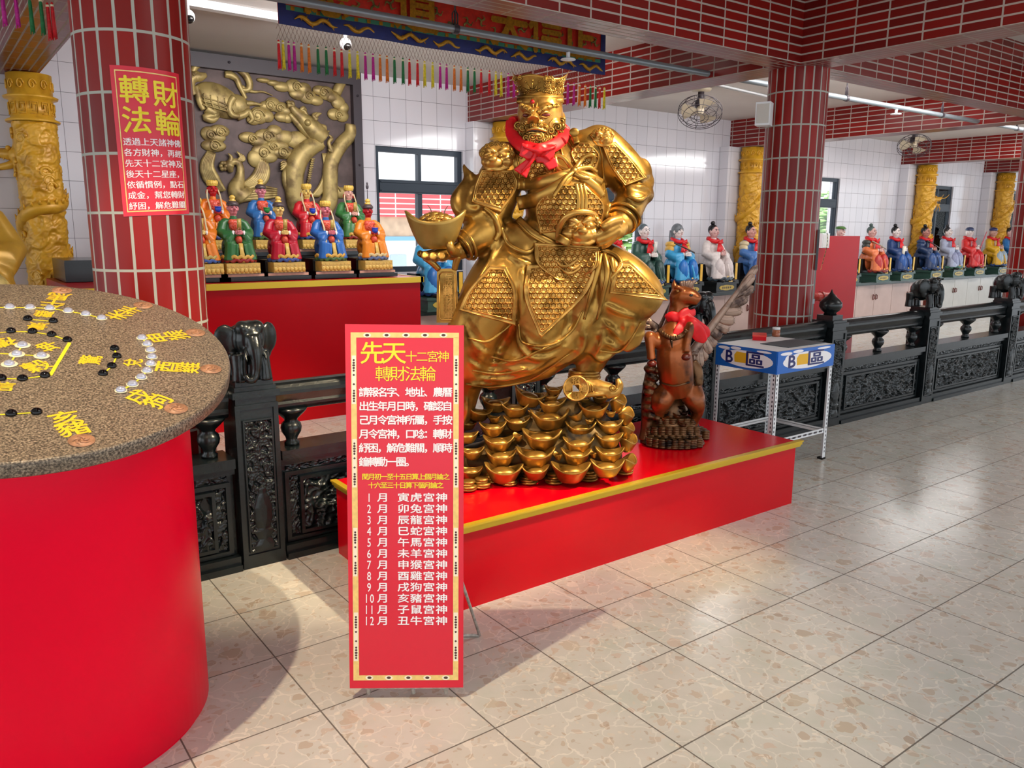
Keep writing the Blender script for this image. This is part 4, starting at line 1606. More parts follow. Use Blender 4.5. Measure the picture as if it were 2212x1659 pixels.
t = thing('paper_note', 'long yellow paper slip with writing stuck on the far brick pillar', 'note', n0)
b = MB()
fn = lambda P, h=0.0: np.stack([n0[0]+.012+P[:, 0]*.05+.02*np.sin(P[:, 1]*2), n0[1]-.05+.03*P[:, 0]-h+.02*P[:, 1]**2, n0[2]+P[:, 1]*.155], -1)
g, h = np.meshgrid(np.linspace(-.8, .8, 4), np.linspace(-1, 1, 10), indexing='ij')
pp = np.stack([g.ravel(), h.ravel()], -1)
b.grid(fn(pp).reshape(4, 10, 3)[::-1]).grid(fn(pp, -.001).reshape(4, 10, 3))
b.build('sheet', M['paper'], t)
b = MB()
r = random.Random(4)
for k in range(9):
    for j in range(2):
        u = -.3+.55*j+r.uniform(-.08, .08)
        v = .8-k*.18
        for i in range(3):
            P = np.array([(u+r.uniform(-.16, .16), v+r.uniform(-.06, .06)) for _ in range(2)])
            b.tube(fn(P, .0015), .0022, 4)
b.build('handwriting', plain('dark_ink', '2a2a2a', 0.6), t, 'dark brush strokes')
t = thing('black_bracket', 'narrow black strip on the pillar behind the yellow note', 'strip', n0)
b = MB()
_a = math.radians(-60)
b.obox((PIL[1][0]+(PIL[1][2]+.006)*math.cos(_a), PIL[1][1]+(PIL[1][2]+.006)*math.sin(_a), n0[2]), (-math.sin(_a), math.cos(_a), 0), (math.cos(_a), math.sin(_a), 0), (0, 0, 1), (.028, .008, .16))
b.build('body', M['black'], t)

# ---------------------------------------------------------------- golden dragon columns


def dragon_column(x, y, label, turn):
    t = thing('dragon_column', label, 'column', (x, y, 0), None, turn)
    b = MB()
    r = .15
    b.lathe([(.001, .66), (r+.03, .66), (r+.03, .72), (r, .74), (r, 2.385), (r+.045, 2.375), (r+.05, 2.39), (r+.01, 2.41), (r+.01, 2.55), (r+.045, 2.56), (r+.05, 2.575), (r+.012, 2.59), (r+.015, 2.75), (.001, 2.755)], seg=40)
    nu_, nv_ = 110, 190
    hc = carve(nu_, nv_, 2*PI*r, 1.66, 7.5, 77)
    A_s = np.linspace(0, 2*PI, nu_)
    blend = np.minimum(1, np.minimum(np.arange(nu_), np.arange(nu_)[::-1])/9.0)[:, None]
    hc = hc*blend
    rr_ = r+.004+.024*hc
    b.grid(np.stack([rr_*np.cos(A_s)[:, None], rr_*np.sin(A_s)[:, None], np.broadcast_to(np.linspace(.735, 2.375, nv_)[None], rr_.shape)], -1))
    n = 12
    for k in range(n):
        a = k/n*2*PI
        e = np.array([math.cos(a), math.sin(a), 0])
        s = np.array([-math.sin(a), math.cos(a), 0])
        for w, h in ((.026, .045), (.014, .025)):
            P = [e*(r+.013)+s*u*w+np.array([0, 0, 2.48+v*h]) for u, v in ((-1, -1), (1, -1), (1, 1), (-1, 1), (-1, -.2))]
            b.tube(P, .005, 4)
        c = e*(r+.016)+np.array([0, 0, 2.66])
        b.tube([c+s*math.cos(q)*(.03-.003*q)+np.array([0, 0, math.sin(q)*(.045-.004*q)]) for q in np.linspace(0, 8, 20)], .006, 5)
    b.build('shaft', M['dgold'], t, local=True)
    b = MB()
    # coiled dragon body, head high on the side that faces the hall
    N = 90
    A = np.linspace(-.35, -.35-2*PI*2.3, N)
    Z = np.linspace(2.06, .8, N)+.05*np.sin(np.linspace(0, 22, N))
    R = np.interp(np.linspace(0, 1, N), [0, .06, .3, .8, 1], [.04, .055, .06, .05, .015])
    P = np.stack([np.cos(A)*(r-.005), np.sin(A)*(r+.01), Z], -1)
    b.tube(P, R, 12)
    for i in range(4, N-4, 2):
        e = nrm([P[i][0], P[i][1], 0])
        b.tube([P[i]+e*R[i]*.8+[0, 0, R[i]*.4], P[i]+e*(R[i]*1.0)+[0, 0, R[i]*1.15]], [.016, .003], 5)
    hd = np.array([r*.75, -r*.55, 2.12])
    f = nrm((.86, -.5, -.08))
    sd = np.cross(f, (0, 0, 1))
    up = np.cross(sd, f)
    b.ball(hd, (.085, .075, .075))
    b.tube([hd+f*.03+up*.01, hd+f*.11+up*.02, hd+f*.19+up*.035, hd+f*.23+up*.06], [.06, .046, .036, .018], 10)
    b.tube([hd+f*.02-up*.05, hd+f*.1-up*.075, hd+f*.18-up*.085, hd+f*.21-up*.065], [.04, .032, .026, .012], 10)
    for s in (-1, 1):
        b.ball(hd+f*.06+up*.06+sd*s*.045, .02)
        b.tube(spline([hd+up*.06+sd*s*.03, hd-f*.06+up*.12+sd*s*.06, hd-f*.14+up*.15+sd*s*.1, hd-f*.2+up*.2+sd*s*.11], 3), np.linspace(.018, .004, 10), 7)
        b.tube(spline([hd+f*.2+up*.04+sd*s*.02, hd+f*.27+up*.06+sd*s*.06, hd+f*.33+up*.13+sd*s*.07], 4), np.linspace(.009, .003, 9), 6)
        b.tube(spline([hd+f*.16-up*.08+sd*s*.01, hd+f*.2-up*.14+sd*s*.03, hd+f*.18-up*.2+sd*s*.05], 4), np.linspace(.012, .003, 9), 6)
        for k in range(4):
            b.tube([hd-f*.03+sd*s*.06+up*(.03-.03*k), hd-f*(.12+.02*k)+sd*s*(.1)+up*(.06-.05*k)], [.016, .003], 6)
            b.tube([hd+f*(.08+.035*k)+sd*s*.025-up*.005, hd+f*(.085+.035*k)+sd*s*.025-up*.035], [.008, .002], 5)
    rg = np.random.default_rng(9)
    for k in range(26):
        a, z = rg.uniform(0, 2*PI), rg.uniform(.8, 2.3)
        e = np.array([math.cos(a), math.sin(a), 0])
        s = np.array([-math.sin(a), math.cos(a), 0])
        c = e*(r+.01)+np.array([0, 0, z])
        b.tube([c+(s*math.cos(q)+np.array([0, 0, math.sin(q)]))*(.05-.005*q) for q in np.linspace(0, 7, 14)], np.linspace(.016, .008, 14), 6)
    b.build('dragon', M['dgold'], t, local=True)
    b = MB()
    b.box((-.21, -.155, 0), (.21, .155, .66))
    b.build('pedestal', M['brown'], t, 'dark brown pedestal', local=True)
    return t


M['brown'] = plain('brown_tile', '6d2c1e', 0.3, var=.15)
dc = dragon_column(0.91, 7.86, 'golden dragon column left of the near brick pillar, behind the wheel', PI)
for x, lb, tn in ((5.72, 'golden dragon column behind the statue, beside the dark framed window', PI*.92), (10.28, 'golden dragon column rising between two seated figures left of the far pillar', .15), (15.5, 'golden dragon column beside the black haired figure right of the red cabinet', .15),
                  (18.85, 'golden dragon column behind the red robed figure with the sword', .15)):
    dup(dc, (x, 7.86, 0), lb, tn)

# ---------------------------------------------------------------- tiled cabinets along the back wall
M['pinktile'] = plain('pinkish_cabinet_laminate', 'b79c92', 0.22, var=.05)
M['greytile'] = plain('pale_cabinet_laminate', 'c2beb6', 0.15, var=.04)
for x0, x1, mt, lb in ((3.75, 5.45, 'pinktile', 'low cabinet under the window right of the red altar'), (5.98, 10.0, 'pinktile', 'pinkish cabinet behind the statue and winged horse'), (10.55, 15.2, 'pinktile', 'pinkish cabinet with pairs of doors right of the red cabinet'),
                       (15.78, 18.55, 'greytile', 'pale shiny cabinet with paired doors behind the elephant post'), (19.15, 23.5, 'greytile', 'last pale cabinet at the far right end of the wall')):
    t = thing('wall_cabinet', lb, 'cabinet', ((x0+x1)/2, 7.75, 0))
    b = MB()
    b.box((x0+.02, 7.55, .06), (x1-.02, 8.0, .62)).box((x0+.04, 7.58, 0), (x1-.04, 7.98, .06))
    b.build('body', M['frame'], t)
    b = MB()
    b.box((x0, 7.48, .62), (x1, 8.0, .665))
    b.build('counter', plain('dark_green_stone', '2c3a35', 0.2) if 'dark_green_stone' not in bpy.data.materials else bpy.data.materials['dark_green_stone'], t)
    n = max(2, round((x1-x0)/.58))
    w = (x1-x0-.04)/n
    for k in range(n):
        xa = x0+.02+k*w
        b = MB()
        b.box((xa+.004, 7.53, .07), (xa+w-.004, 7.555, .61))
        d = b.build('door', M[mt], t)
        hx = xa+(w-.045 if k % 2 == 0 else .045)
        b = MB()
        b.tube([(hx, 7.53, .36), (hx, 7.5, .37), (hx, 7.5, .43), (hx, 7.53, .44)], .007, 6)
        b.ball((hx, 7.525, .4), (.014, .005, .055), nu=10, nv=8)
        b.build('handle', M['brown'], d)


# ---------------------------------------------------------------- seated figures (built once as a kit, coloured one by one)
SK = {}


def kit():
    b = MB()
    b.ball((0, .03, .5), (.155, .11, .2)).ball((0, .07, .24), (.19, .14, .23))
    for s in (-1, 1):
        b.ball((s*.12, .03, .635), (.075, .075, .06)).ball((s*.1, -.08, .31), (.105, .17, .085))
        b.tube([(s*.12, -.2, .3), (s*.135, -.225, .18), (s*.15, -.235, .04)], [.095, .1, .115])
        b.tube([(s*.15, .02, .63), (s*.215, -.03, .47), (s*.17, -.14, .42), (s*.07, -.2, .46)], [.07, .085, .085, .055])
        b.tube([(s*.09, -.19, .44), (s*.15, -.2, .36), (s*.19, -.17, .27)], [.05, .065, .045])
        for k in range(3):
            b.tube([(s*(.05+.055*k), -.29+.03*k, .3), (s*(.07+.06*k), -.325+.04*k, .16), (s*(.075+.065*k), -.335+.045*k, .035)], [.018, .022, .026], 6)
    b.ball((0, -.18, .15), (.15, .085, .15))
    b.tube([(0, .0, .66), (0, 0, .74)], [.06, .05])
    SK['robe'] = sculpt(b, .012, 3)
    b = MB()
    N = 46
    for z, amp, y0, r in ((.1, .014, .0, .02), (.05, .016, .0, .024)):
        P = []
        for i in range(N):
            a = -PI*.02-PI*.96*i/(N-1)
            P.append((.275*math.cos(a), -.12+.265*math.sin(a), z+amp*math.sin(i*1.1+z*50)))
        b.tube(P, r, 8, flat=(.6, 1), nrml=(0, 0, 1))
    SK['hem_mesh'] = b
    for j, z in enumerate((.1, .05)):
        b = MB()
        P = []
        for i in range(N):
            a = -PI*.02-PI*.96*i/(N-1)
            P.append((.272*math.cos(a), -.12+.262*math.sin(a), z+.014*math.sin(i*1.1+j*2)))
        b.tube(P, .027, 8, flat=(1, .4), nrml=(0, 0, 1))
        SK['hem%d' % j] = b
    b = MB()
    b.tube([(0, -.285, .31), (0, -.315, .2), (0, -.375, .02)], [.035, .035, .045], 8, flat=(1, .35), nrml=(1, 0, 0))
    SK['sash'] = b
    b = MB()
    b.ball((0, -.055, .575), (.095, .06, .105)).ball((-.05, -.05, .63), (.05, .05, .05)).ball((.05, -.05, .63), (.05, .05, .05)).ball((0, -.19, .36), (.055, .09, .07))
    for k in range(6):
        b.tube([np.array([(-.055+.022*k), -.105-.004*(k % 2), .55+.03*(k % 3)])+np.array([math.cos(q), -.01, math.sin(q)])*(.024-.003*q) for q in np.linspace(0, 6, 12)], .008, 5)
    SK['chest'] = b
    b = MB()
    for s in (-1, 1):
        b.tube([(s*.075, -.215, .5), (s*.1, -.225, .44), (s*.15, -.225, .33), (s*.2, -.19, .25)], [.02, .026, .03, .022], 10, flat=(1, .6), nrml=(1, 0, 0))
    SK['cuffs'] = b
    b = MB()
    for s in (-1, 1):
        b.ball((s*.03, -.235, .475), (.034, .026, .036))
        for k in range(4):
            b.tube([(s*.045, -.235, .50-.017*k), (s*.02, -.265, .505-.017*k), (-s*.006, -.268, .50-.017*k)], [.0105, .011, .008], 7)
        b.tube([(s*.04, -.225, .505), (s*.02, -.245, .53), (s*.006, -.255, .545)], [.011, .011, .008], 7)
    SK['hands'] = b
    b = MB()
    b.ball((0, 0, .845), (.078, .085, .1)).ball((0, -.015, .79), (.062, .065, .06))
    b.tube([(0, -.075, .865), (0, -.1, .835), (0, -.085, .825)], [.012, .019, .015], 8)
    for s in (-1, 1):
        b.ball((s*.083, .005, .84), (.013, .022, .036))
        b.ball((s*.035, -.068, .822), (.026, .018, .022))
    b.ball((0, -.072, .785), (.03, .016, .012))
    b.tube([(0, 0, .68), (0, 0, .78)], [.05, .05])
    SK['head'] = sculpt(b, .0075, 2)
    b = MB()
    for s in (-1, 1):
        b.ball((s*.032, -.08, .856), (.014, .006, .006), nu=8, nv=6)
        b.tube([(s*.014, -.084, .872), (s*.034, -.083, .884), (s*.058, -.07, .878)], [.003, .005, .002], 5)
    SK['eyes'] = b
    b = MB()
    b.tube([(-.022, -.082, .797), (0, -.09, .8), (.022, -.082, .797)], [.003, .006, .003], 6)
    SK['lips'] = b
    b = MB()     # hair with bun
    b.ball((0, .022, .875), (.086, .085, .09)).tube([(-.075, -.01, .88), (-.085, .0, .83)], [.014, .008]).tube([(.075, -.01, .88), (.085, .0, .83)], [.014, .008])
    SK['hair'] = b
    b = MB()
    b.ball((0, .03, .985), (.04, .04, .035)).tube([(0, .03, .945), (0, .03, .965)], [.03, .022])
    SK['bun'] = b
    b = MB()     # lobed crown
    b.lathe([(.08, .9), (.088, .905), (.086, .94), (.06, .985), (.02, 1.0), (.001, 1.0)], seg=20)
    for k in range(7):
        a = -PI*.95+k/6*PI*.9
        b.ball((.08*math.cos(a), .08*math.sin(a)*1.0, .955), (.03, .018, .04), rot=[[-math.sin(a), math.cos(a), 0], [math.cos(a), math.sin(a), 0], [0, 0, 1]], nu=10, nv=8)
    SK['crown'] = b
    b = MB()     # dark cap
    b.lathe([(.09, .885), (.094, .89), (.09, .925), (.085, .93), (.06, .955), (.001, .965)], seg=20)
    SK['cap'] = b
    b = MB()
    b.lathe([(.05, .955), (.052, .975), (.03, .985), (.045, 1.0), (.048, 1.02), (.02, 1.045), (.001, 1.05)], seg=16)
    SK['finial'] = b
    b = MB()
    b.ball((0, .02, .87), (.098, .1, .105)).tube([(0, .07, .85), (0, .085, .75), (0, .08, .66)], [.09, .085, .09])
    SK['hood'] = b
    b = MB()
    b.lathe([(.001, .955), (.07, .95), (.1, .925), (.105, .91), (.088, .9)], (0, .005, 0), 20)
    b.tube([(-.06, -.075, .905), (0, -.105, .905), (.06, -.075, .905)], [.02, .024, .02], 8, flat=(1, .4), nrml=(0, 1, 0))
    SK['flatcap'] = b
    b = MB()
    b.tube(spline([(0, -.075, .77), (0, -.1, .72), (0, -.105, .64)], 3), np.linspace(.035, .006, 7), 8).tube([(-.03, -.082, .81), (0, -.095, .812), (.03, -.082, .81)], [.006, .01, .006], 6)
    SK['beard'] = b
    b = MB()
    b.lathe([(.001, .0), (.03, .005), (.05, .035), (.055, .06), (.05, .075), (.056, .085), (.06, .1), (.001, .095)], (0, -.25, .46), 16)
    SK['pouch'] = b
    b = MB()
    b.obox((0.0, -.26, .6), (1, 0, 0), (0, -.12, 1), (0, 1, .12), (.032, .085, .006))
    SK['tablet'] = b
    b = MB()
    b.tube([(.12, -.27, .5), (-.06, -.27, .56), (-.3, -.2, .66)], .012, 8)
    SK['rod'] = b
    b = MB()
    b.tube([(.0, -.28, .45), (.06, -.3, .62), (.14, -.33, .86)], [.012, .016, .012], 8, flat=(1, .35), nrml=(0, 1, 0)).obox((.01, -.285, .5), (1, 0, 0), (0, 1, 0), (0, 0, 1), (.035, .02, .008))
    SK['sword'] = b
    b = MB()
    b.tube([(-.11, -.25, .33), (-.1, -.27, .55)], .034, 12)
    SK['scroll'] = b
    b = MB()     # red neck scarf with knot and tails
    b.tube([(.085*math.cos(a)*1.15, .005+.085*math.sin(a)*1.15, .70+.028*math.sin(a)) for a in np.linspace(0, 2*PI, 25)[:-1]], .034, 8, flat=(1, .7), nrml=(0, 0, 1), closed=True)
    b.ball((.01, -.125, .655), (.035, .025, .03))
    b.tube([(.01, -.13, .64), (-.03, -.16, .56), (-.05, -.175, .47)], [.03, .045, .055], 8, flat=(1, .25), nrml=(1, 0, .3)).tube([(.02, -.13, .64), (.06, -.15, .56), (.085, -.165, .46)], [.03, .042, .05], 8, flat=(1, .25), nrml=(1, 0, -.3))
    b.tube([(.0, -.13, .66), (.06, -.145, .69), (.09, -.13, .66), (.03, -.14, .64)], [.016, .03, .026, .014], 8, flat=(1, .5), nrml=(0, 0, 1))
    SK['scarf'] = b
    for s, n in ((-1, 'l'), (1, 'r')):
        b = MB()
        b.tube(spline([(s*.09, -.02, .84), (s*.11, -.06, .72), (s*.1, -.15, .56), (s*.11, -.22, .42), (s*.12, -.27, .24)], 4), [.014]*9+[.018]*8, 8, flat=(1, .4), nrml=(1, 0, 0))
        SK['lappet_'+n] = b
    b = MB()
    b.ball((-.095, .0, .8), (.02, .03, .04)).ball((.095, .0, .8), (.02, .03, .04))
    SK['ear_tassel'] = b
    b = MB()
    for s in (-1, 1):
        b.ball((s*.17, .0, .63), (.085, .09, .055)).ball((s*.2, -.01, .55), (.07, .085, .075))
    b.tube([(.15*math.cos(a), .02+.11*math.sin(a), .42) for a in np.linspace(0, 2*PI, 21)[:-1]], .03, 8, closed=True)
    SK['armour'] = b
    b = MB()
    for s in (-1, 1):
        b.ball((s*.14, -.32, .018), (.045, .085, .032))
    SK['shoes'] = b
    b = MB()
    for s in (-1, 1):
        b.ball((s*.12, -.235, .2), (.1, .11, .2))
    SK['skirt'] = b


kit()
_mc = {}


def piece(key, parent, name, mat, off=(0, 0, 0), sc=1.0, label=None):
    if (key, off, sc) not in _mc:
        m = SK[key]
        o = MB()
        o.add(m.arr()*sc+np.array(off), m.f)
        ob = o.build(name, None, parent, local=True)
        _mc[(key, off, sc)] = ob.data
        me = ob.data
    else:
        me = _mc[(key, off, sc)].copy()
        ob = link(name, me, None, parent)
    me.materials.clear()
    me.materials.append(mat)
    if label:
        ob['label'] = label
    return ob


CMAT = {}


def cm(hexc, rough=0.32):
    if hexc not in CMAT:
        CMAT[hexc] = plain('paint_'+hexc, hexc, rough, var=.12, vs=30)
    return CMAT[hexc]


GOLD, WHITE, BLK = 'd8b257', 'e8e4e2', '141214'


def figurine(loc, label, robe, skin, hat, hold, hems, lower=None, tall=False):
    t = thing('deity_figurine', label, 'figurine', loc, 'figurines on the red altar')
    sc = .5
    z0 = .135
    o = (0, 0, z0)
    b = MB()
    b.box((-.185, -.17, 0), (.185, .17, .03)).box((-.165, -.15, .03), (.165, .15, .06))
    b.build('plinth', M['black'], t, local=True)
    b = MB()
    b.box((-.168, -.156, .034), (.168, -.149, .054))
    b.build('plinth_strip', cm('d9a48a'), t, 'pale strip', local=True)
    b = MB()
    b.box((-.15, -.05, .06), (.15, .14, z0+.02))
    b.build('throne', M['black'], t, local=True)
    b = MB()
    b.box((-.13, -.185, .06), (.13, -.05, z0+.004))
    for k in range(8):
        b.ball((-.115+.033*k, -.185, .082), (.017, .008, .02), nu=8, nv=6)
        b.box((-.128+.033*k, -.188, .11), (-.103+.033*k, -.184, .122))
    b.build('gold_base', cm(GOLD), t, 'gold front base', local=True)
    piece('robe', t, 'robe', cm(robe), o, sc)
    piece('hem0', t, 'hem_band', cm(hems[0]), o, sc)
    piece('hem1', t, 'hem_band', cm(hems[1]), o, sc)
    piece('sash', t, 'sash', cm(GOLD), o, sc)
    piece('chest', t, 'breast_cloth', cm('d8543c'), o, sc)
    piece('cuffs', t, 'cuffs', cm(WHITE), o, sc)
    piece('hands', t, 'hands', cm(skin), o, sc)
    h = piece('head', t, 'head', cm(skin), o, sc)
    piece('eyes', h, 'eyes', cm(BLK), o, sc)
    piece('lips', h, 'lips', cm('a02818'), o, sc)
    if hat == 'crown':
        piece('crown', t, 'crown', cm('e0b850'), o, sc)
        piece('ear_tassel', t, 'ear_tassel', cm('c8201c'), o, sc)
        piece('lappet_l', t, 'lappet', cm('c9b48a'), o, sc)
        piece('lappet_r', t, 'lappet', cm('c9b48a'), o, sc)
    else:
        piece('cap', t, 'cap', cm('4a3c3c'), o, sc)
        piece('finial', t, 'cap_finial', cm('e0b850'), o, sc)
    if hold == 'tablet':
        piece('tablet', t, 'tablet', cm('b89a4a'), o, sc)
    elif hold:
        piece('pouch', t, 'pouch', cm(hold), o, sc)
    if tall:
        b = MB()
        b.tube([(0, 0, z0+.52), (0, 0, z0+.6)], .003, 6)
        b.ball((0, 0, z0+.625), (.014, .006, .022)).ball((0, 0, z0+.65), (.009, .005, .014))
        b.build('finial_rod', M['frame'], t, local=True)
    return t


FR = [(428, 0, 'orange robed figurine at the left end, half hidden by the near brick pillar', 'dd7a1e', 'e2c070', 'crown', 'tablet', ('b9a050', '3a5aa0')),
      (508, 0, 'green robed pink faced figurine with folded hands at the front of the altar', '2f6a38', 'd07a80', 'cap', 'tablet', ('d9a94a', '9c2a26')),
      (606, 0, 'crimson robed yellow faced figurine in dark cap at the front of the altar', 'b3122c', 'e2c070', 'cap', 'tablet', ('d9a94a', '41569a')),
      (706, 0, 'blue robed pink faced figurine with gold crown at the front of the altar', '2a66b0', 'd5707c', 'crown', 'tablet', ('d9a94a', '4a6a3a')),
      (797, 0, 'orange robed red faced figurine holding a blue pouch at the right end', 'e0821e', 'b0141e', 'cap', '2346b8', ('d9c08a', '5a6a90')),
      (467, 1, 'orange robed red faced figurine with gold crown in the rear row', 'e0761a', 'c0161e', 'crown', '2346b8', ('b5a8c0', '46527e')),
      (570, 1, 'blue robed pink faced figurine holding a green pouch in the rear row', '2c68a6', 'd0808a', 'cap', '2a8a3c', ('d9c87a', '5a7a4a')),
      (667, 1, 'red robed gold faced figurine holding a blue pouch in the rear row', 'c41c28', 'dcb860', 'crown', '2346b8', ('d9a94a', '41569a')),
      (757, 1, 'green robed pale faced figurine with gold crown at the right of the rear row', '36743c', 'e0a898', 'crown', 'tablet', ('d9a94a', '8a2a26'))]
for px, row, lb, rb, sk, ht, hd, hm in FR:
    Y = 6.45 if row == 0 else 7.1
    z = AZ if row == 0 else AZ+.167
    x = aty(px, 540, Y)[0]
    figurine((x, Y, z+.003), lb, rb, sk, ht, hd, hm, tall=(px == 797))


def seated(px, label, upper, lower, skin, hat, hatc, hold=None, armour=None, beard=None, scarf=True, Y=7.66, sc=.83, hemc='1d3a6a', namebase='2f4a40'):
    x = aty(px, 540, Y)[0]
    t = thing('seated_statue', label, 'statue', (x, Y, .668), 'seated painted statues along the back wall')
    z0 = .15
    b = MB()
    b.box((-.24, -.3, 0), (.24, .22, .02)).box((-.22, -.28, .02), (.22, .22, .12)).box((-.24, -.3, .12), (.24, .22, z0))
    b.build('base', cm(namebase), t, local=True)
    b = MB()
    P = [(.16*math.copysign(abs(math.cos(a))**.7, math.cos(a)), .036*math.sin(a)*(1+.12*math.cos(8*a))) for a in np.linspace(0, 2*PI, 41)[:-1]]
    b.prism(P, (0, -.28, .07), (1, 0, 0), (0, 0, 1), (0, -.006, 0))
    pl = b.build('name_plaque', cm('b89c3c'), t, 'gold name plaque', local=True)
    b = MB()
    for k in range(5):
        b.box((-.1+.042*k, -.2875, .056), (-.075+.042*k, -.286, .084))
    b.build('inscription', cm('4a3a10'), pl, local=True)
    b = MB()
    b.box((.17, -.27, z0), (.235, -.25, z0+.27)).box((.16, -.29, z0), (.245, -.23, z0+.02))
    b.build('name_stand', M['black'], t, local=True)
    b = MB()
    b.box((.18, -.276, z0+.03), (.225, -.27, z0+.26))
    b.build('name_strip', cm('d8a828'), t, 'yellow name strip', local=True)
    b = MB()
    b.obox((.05, -.29, z0+.04), (1, 0, 0), (0, .5, 1), (0, 1, -.5), (.04, .045, .004))
    b.build('offering_card', cm('d9b866'), t, 'small tan card', local=True)
    b = MB()
    b.box((-.2, .0, z0), (.2, .2, z0+.24))
    b.build('seat', M['black'], t, local=True)
    o = (0, 0, z0)
    piece('robe', t, 'robe', cm(upper), o, sc)
    piece('skirt', t, 'skirt', cm(lower), o, sc)
    piece('hem1', t, 'hem_band', cm(hemc), o, sc)
    piece('cuffs', t, 'cuffs', cm(WHITE), o, sc)
    piece('hands', t, 'hands', cm(skin), o, sc)
    piece('shoes', t, 'shoes', cm(BLK), o, sc)
    h = piece('head', t, 'head', cm(skin), o, sc)
    piece('eyes', h, 'eyes', cm(BLK), o, sc)
    piece('lips', h, 'lips', cm('b03030'), o, sc)
    if hat in ('bun', 'hair'):
        piece('hair', t, 'hair', cm(hatc), o, sc)
        if hat == 'bun':
            piece('bun', t, 'topknot', cm(hatc), o, sc)
    elif hat == 'flatcap':
        piece('hair', t, 'hair', cm('b8bcc0'), o, sc)
        piece('flatcap', t, 'cap', cm(hatc), o, sc)
    else:
        piece(hat, t, hat, cm(hatc), o, sc)
    if hold:
        piece(hold[0], t, hold[0], cm(hold[1]), o, sc)
    if armour:
        piece('armour', t, 'armour', cm(armour), o, sc)
    if beard:
        piece('beard', t, 'beard', cm(beard), o, sc)
    if scarf:
        piece('scarf', t, 'scarf', M['scarf'], o, sc, 'red scarf')
    return t


PK = 'd8aca6'
PALE = 'e3d6d2'
s0 = seated(932, 'blue robed horned seated statue behind the gold ingot bowl', '4aa8d8', '2f6fb5', PALE, 'hair', '8fa3b0', None, scarf=False)
b = MB()
for s in (-1, 1):
    b.tube(spline([(s*.03+.04, -.04, .9), (s*.06+.05, -.06, .98), (s*.09+.06, -.05, 1.07), (s*.13+.06, -.05, 1.12)], 4), np.linspace(.014, .003, 13), 7)
b.build('feather_plume', cm('8a5a48'), s0, 'pair of brown plumes', local=True)
s1 = seated(1322, 'cream robed statue in dark horned cap half hidden behind the gold hand', 'e2c8a4', 'd8b890', PK, 'hood', '3a2838', None)
b = MB()
for s in (-1, 1):
    b.tube(spline([(s*.02, 0, .98), (s*.05, 0, 1.03), (s*.03, 0, 1.09)], 4), np.linspace(.012, .003, 9), 7)
b.build('horn', cm('4a3c48'), s1, local=True)
seated(1390, 'dark green robed grey haired statue holding a white tablet', '2f5248', '24403c', PALE, 'hair', '59666c', ('tablet', 'd9d6cc'))
seated(1463, 'bright blue armoured statue in grey hood holding a short rod', '3f9fd0', '1f6cb8', PALE, 'hood', '6a6f74', ('rod', '3a302c'), 'd9a94a', namebase='1a1c1c')
seated(1540, 'white robed statue with black topknot left of a golden dragon column', 'd9cfcb', 'cfc4c2', PK, 'bun', '17151a', None, hemc='3a4a52', namebase='1a1c1c')
seated(1620, 'statue in white yellow and blue armour with topknot beside the far brick pillar', '4a78b8', '2a5aa0', 'd59a8e', 'bun', '17151a', None, 'd8c8a0', namebase='1a1c1c')
seated(1812, 'white bearded statue in green flat cap behind the red cabinet', '7ab8b4', '5aa0a0', PK, 'flatcap', '4a7a34', None, beard='e4e2de')
seated(1880, 'statue in orange and black armour with red skirt holding a long stick', 'd9703c', 'b5302c', 'd5a49c', 'bun', '4c5c58', ('rod', 'a8937a'), '3c3a34', hemc='7a1c18')
seated(1932, 'dark blue robed statue with a white scroll left of a dragon column', '1c3a6e', '1f4f94', PALE, 'bun', '131216', ('scroll', 'e8e2d0'))
seated(1996, 'dark blue armoured statue with black hair right of a dragon column', '1e3358', '2a4c84', 'b5786a', 'bun', '0f0f12', ('rod', '3a302c'), '2b4068')
seated(2044, 'lavender grey robed statue with black hair under the far window', 'a9b2cc', '9298b8', PALE, 'bun', '2a2a30', None, hemc='3f6a58')
seated(2090, 'bright red robed statue in blue cap holding an upright sword', 'd83030', 'c8242c', PALE, 'cap', '39446a', ('sword', 'd4707a'), hemc='a01c20')
seated(2141, 'yellow robed statue in dark blue cap right of the last dragon column', 'dba81c', '9fb0bc', 'c89a88', 'cap', '2a2f66', None)
seated(2177, 'blue robed statue with black hair at the far right end of the row', '2f74b5', '3c80b8', PK, 'hair', '1a181a', None)

# large golden figure cut by the left edge of the picture
gp = aty(-112, 500, 6.6)
t = thing('golden_deity', 'large golden robed seated deity cut off by the left edge', 'statue', (gp[0], 6.6, 0))
b = MB()
b.box((-.5, -.45, 0), (.5, .4, .62)).box((-.53, -.48, .62), (.53, .43, .67))
b.build('pedestal', M['darkred'], t, local=True)
o = (0, 0, .67)
piece('robe', t, 'robe', plain('golden_robe', 'c79a34', 0.35, 0.2, var=.15, vs=8), o, 1.5)
piece('skirt', t, 'skirt', plain('patterned_yellow_robe', 'd9c070', 0.4, var=.5, vs=14), o, 1.5)
piece('hem1', t, 'hem_band', cm('a8281c'), o, 1.5)
piece('sash', t, 'sash', cm('a8281c'), o, 1.5)
piece('head', t, 'head', cm('c79a34'), o, 1.5)
piece('hands', t, 'hands', cm('c79a34'), o, 1.5)
piece('crown', t, 'crown', cm('d8b257'), o, 1.5)


# ---------------------------------------------------------------- the armoured general
from mathutils.bvhtree import BVHTree
VN = np.array([math.cos(YAW), math.sin(YAW), 0.0])      # horizontal view direction
RV = np.array([math.sin(YAW), -math.cos(YAW), 0.0])
UV_ = np.array([0.0, 0.0, 1.0])


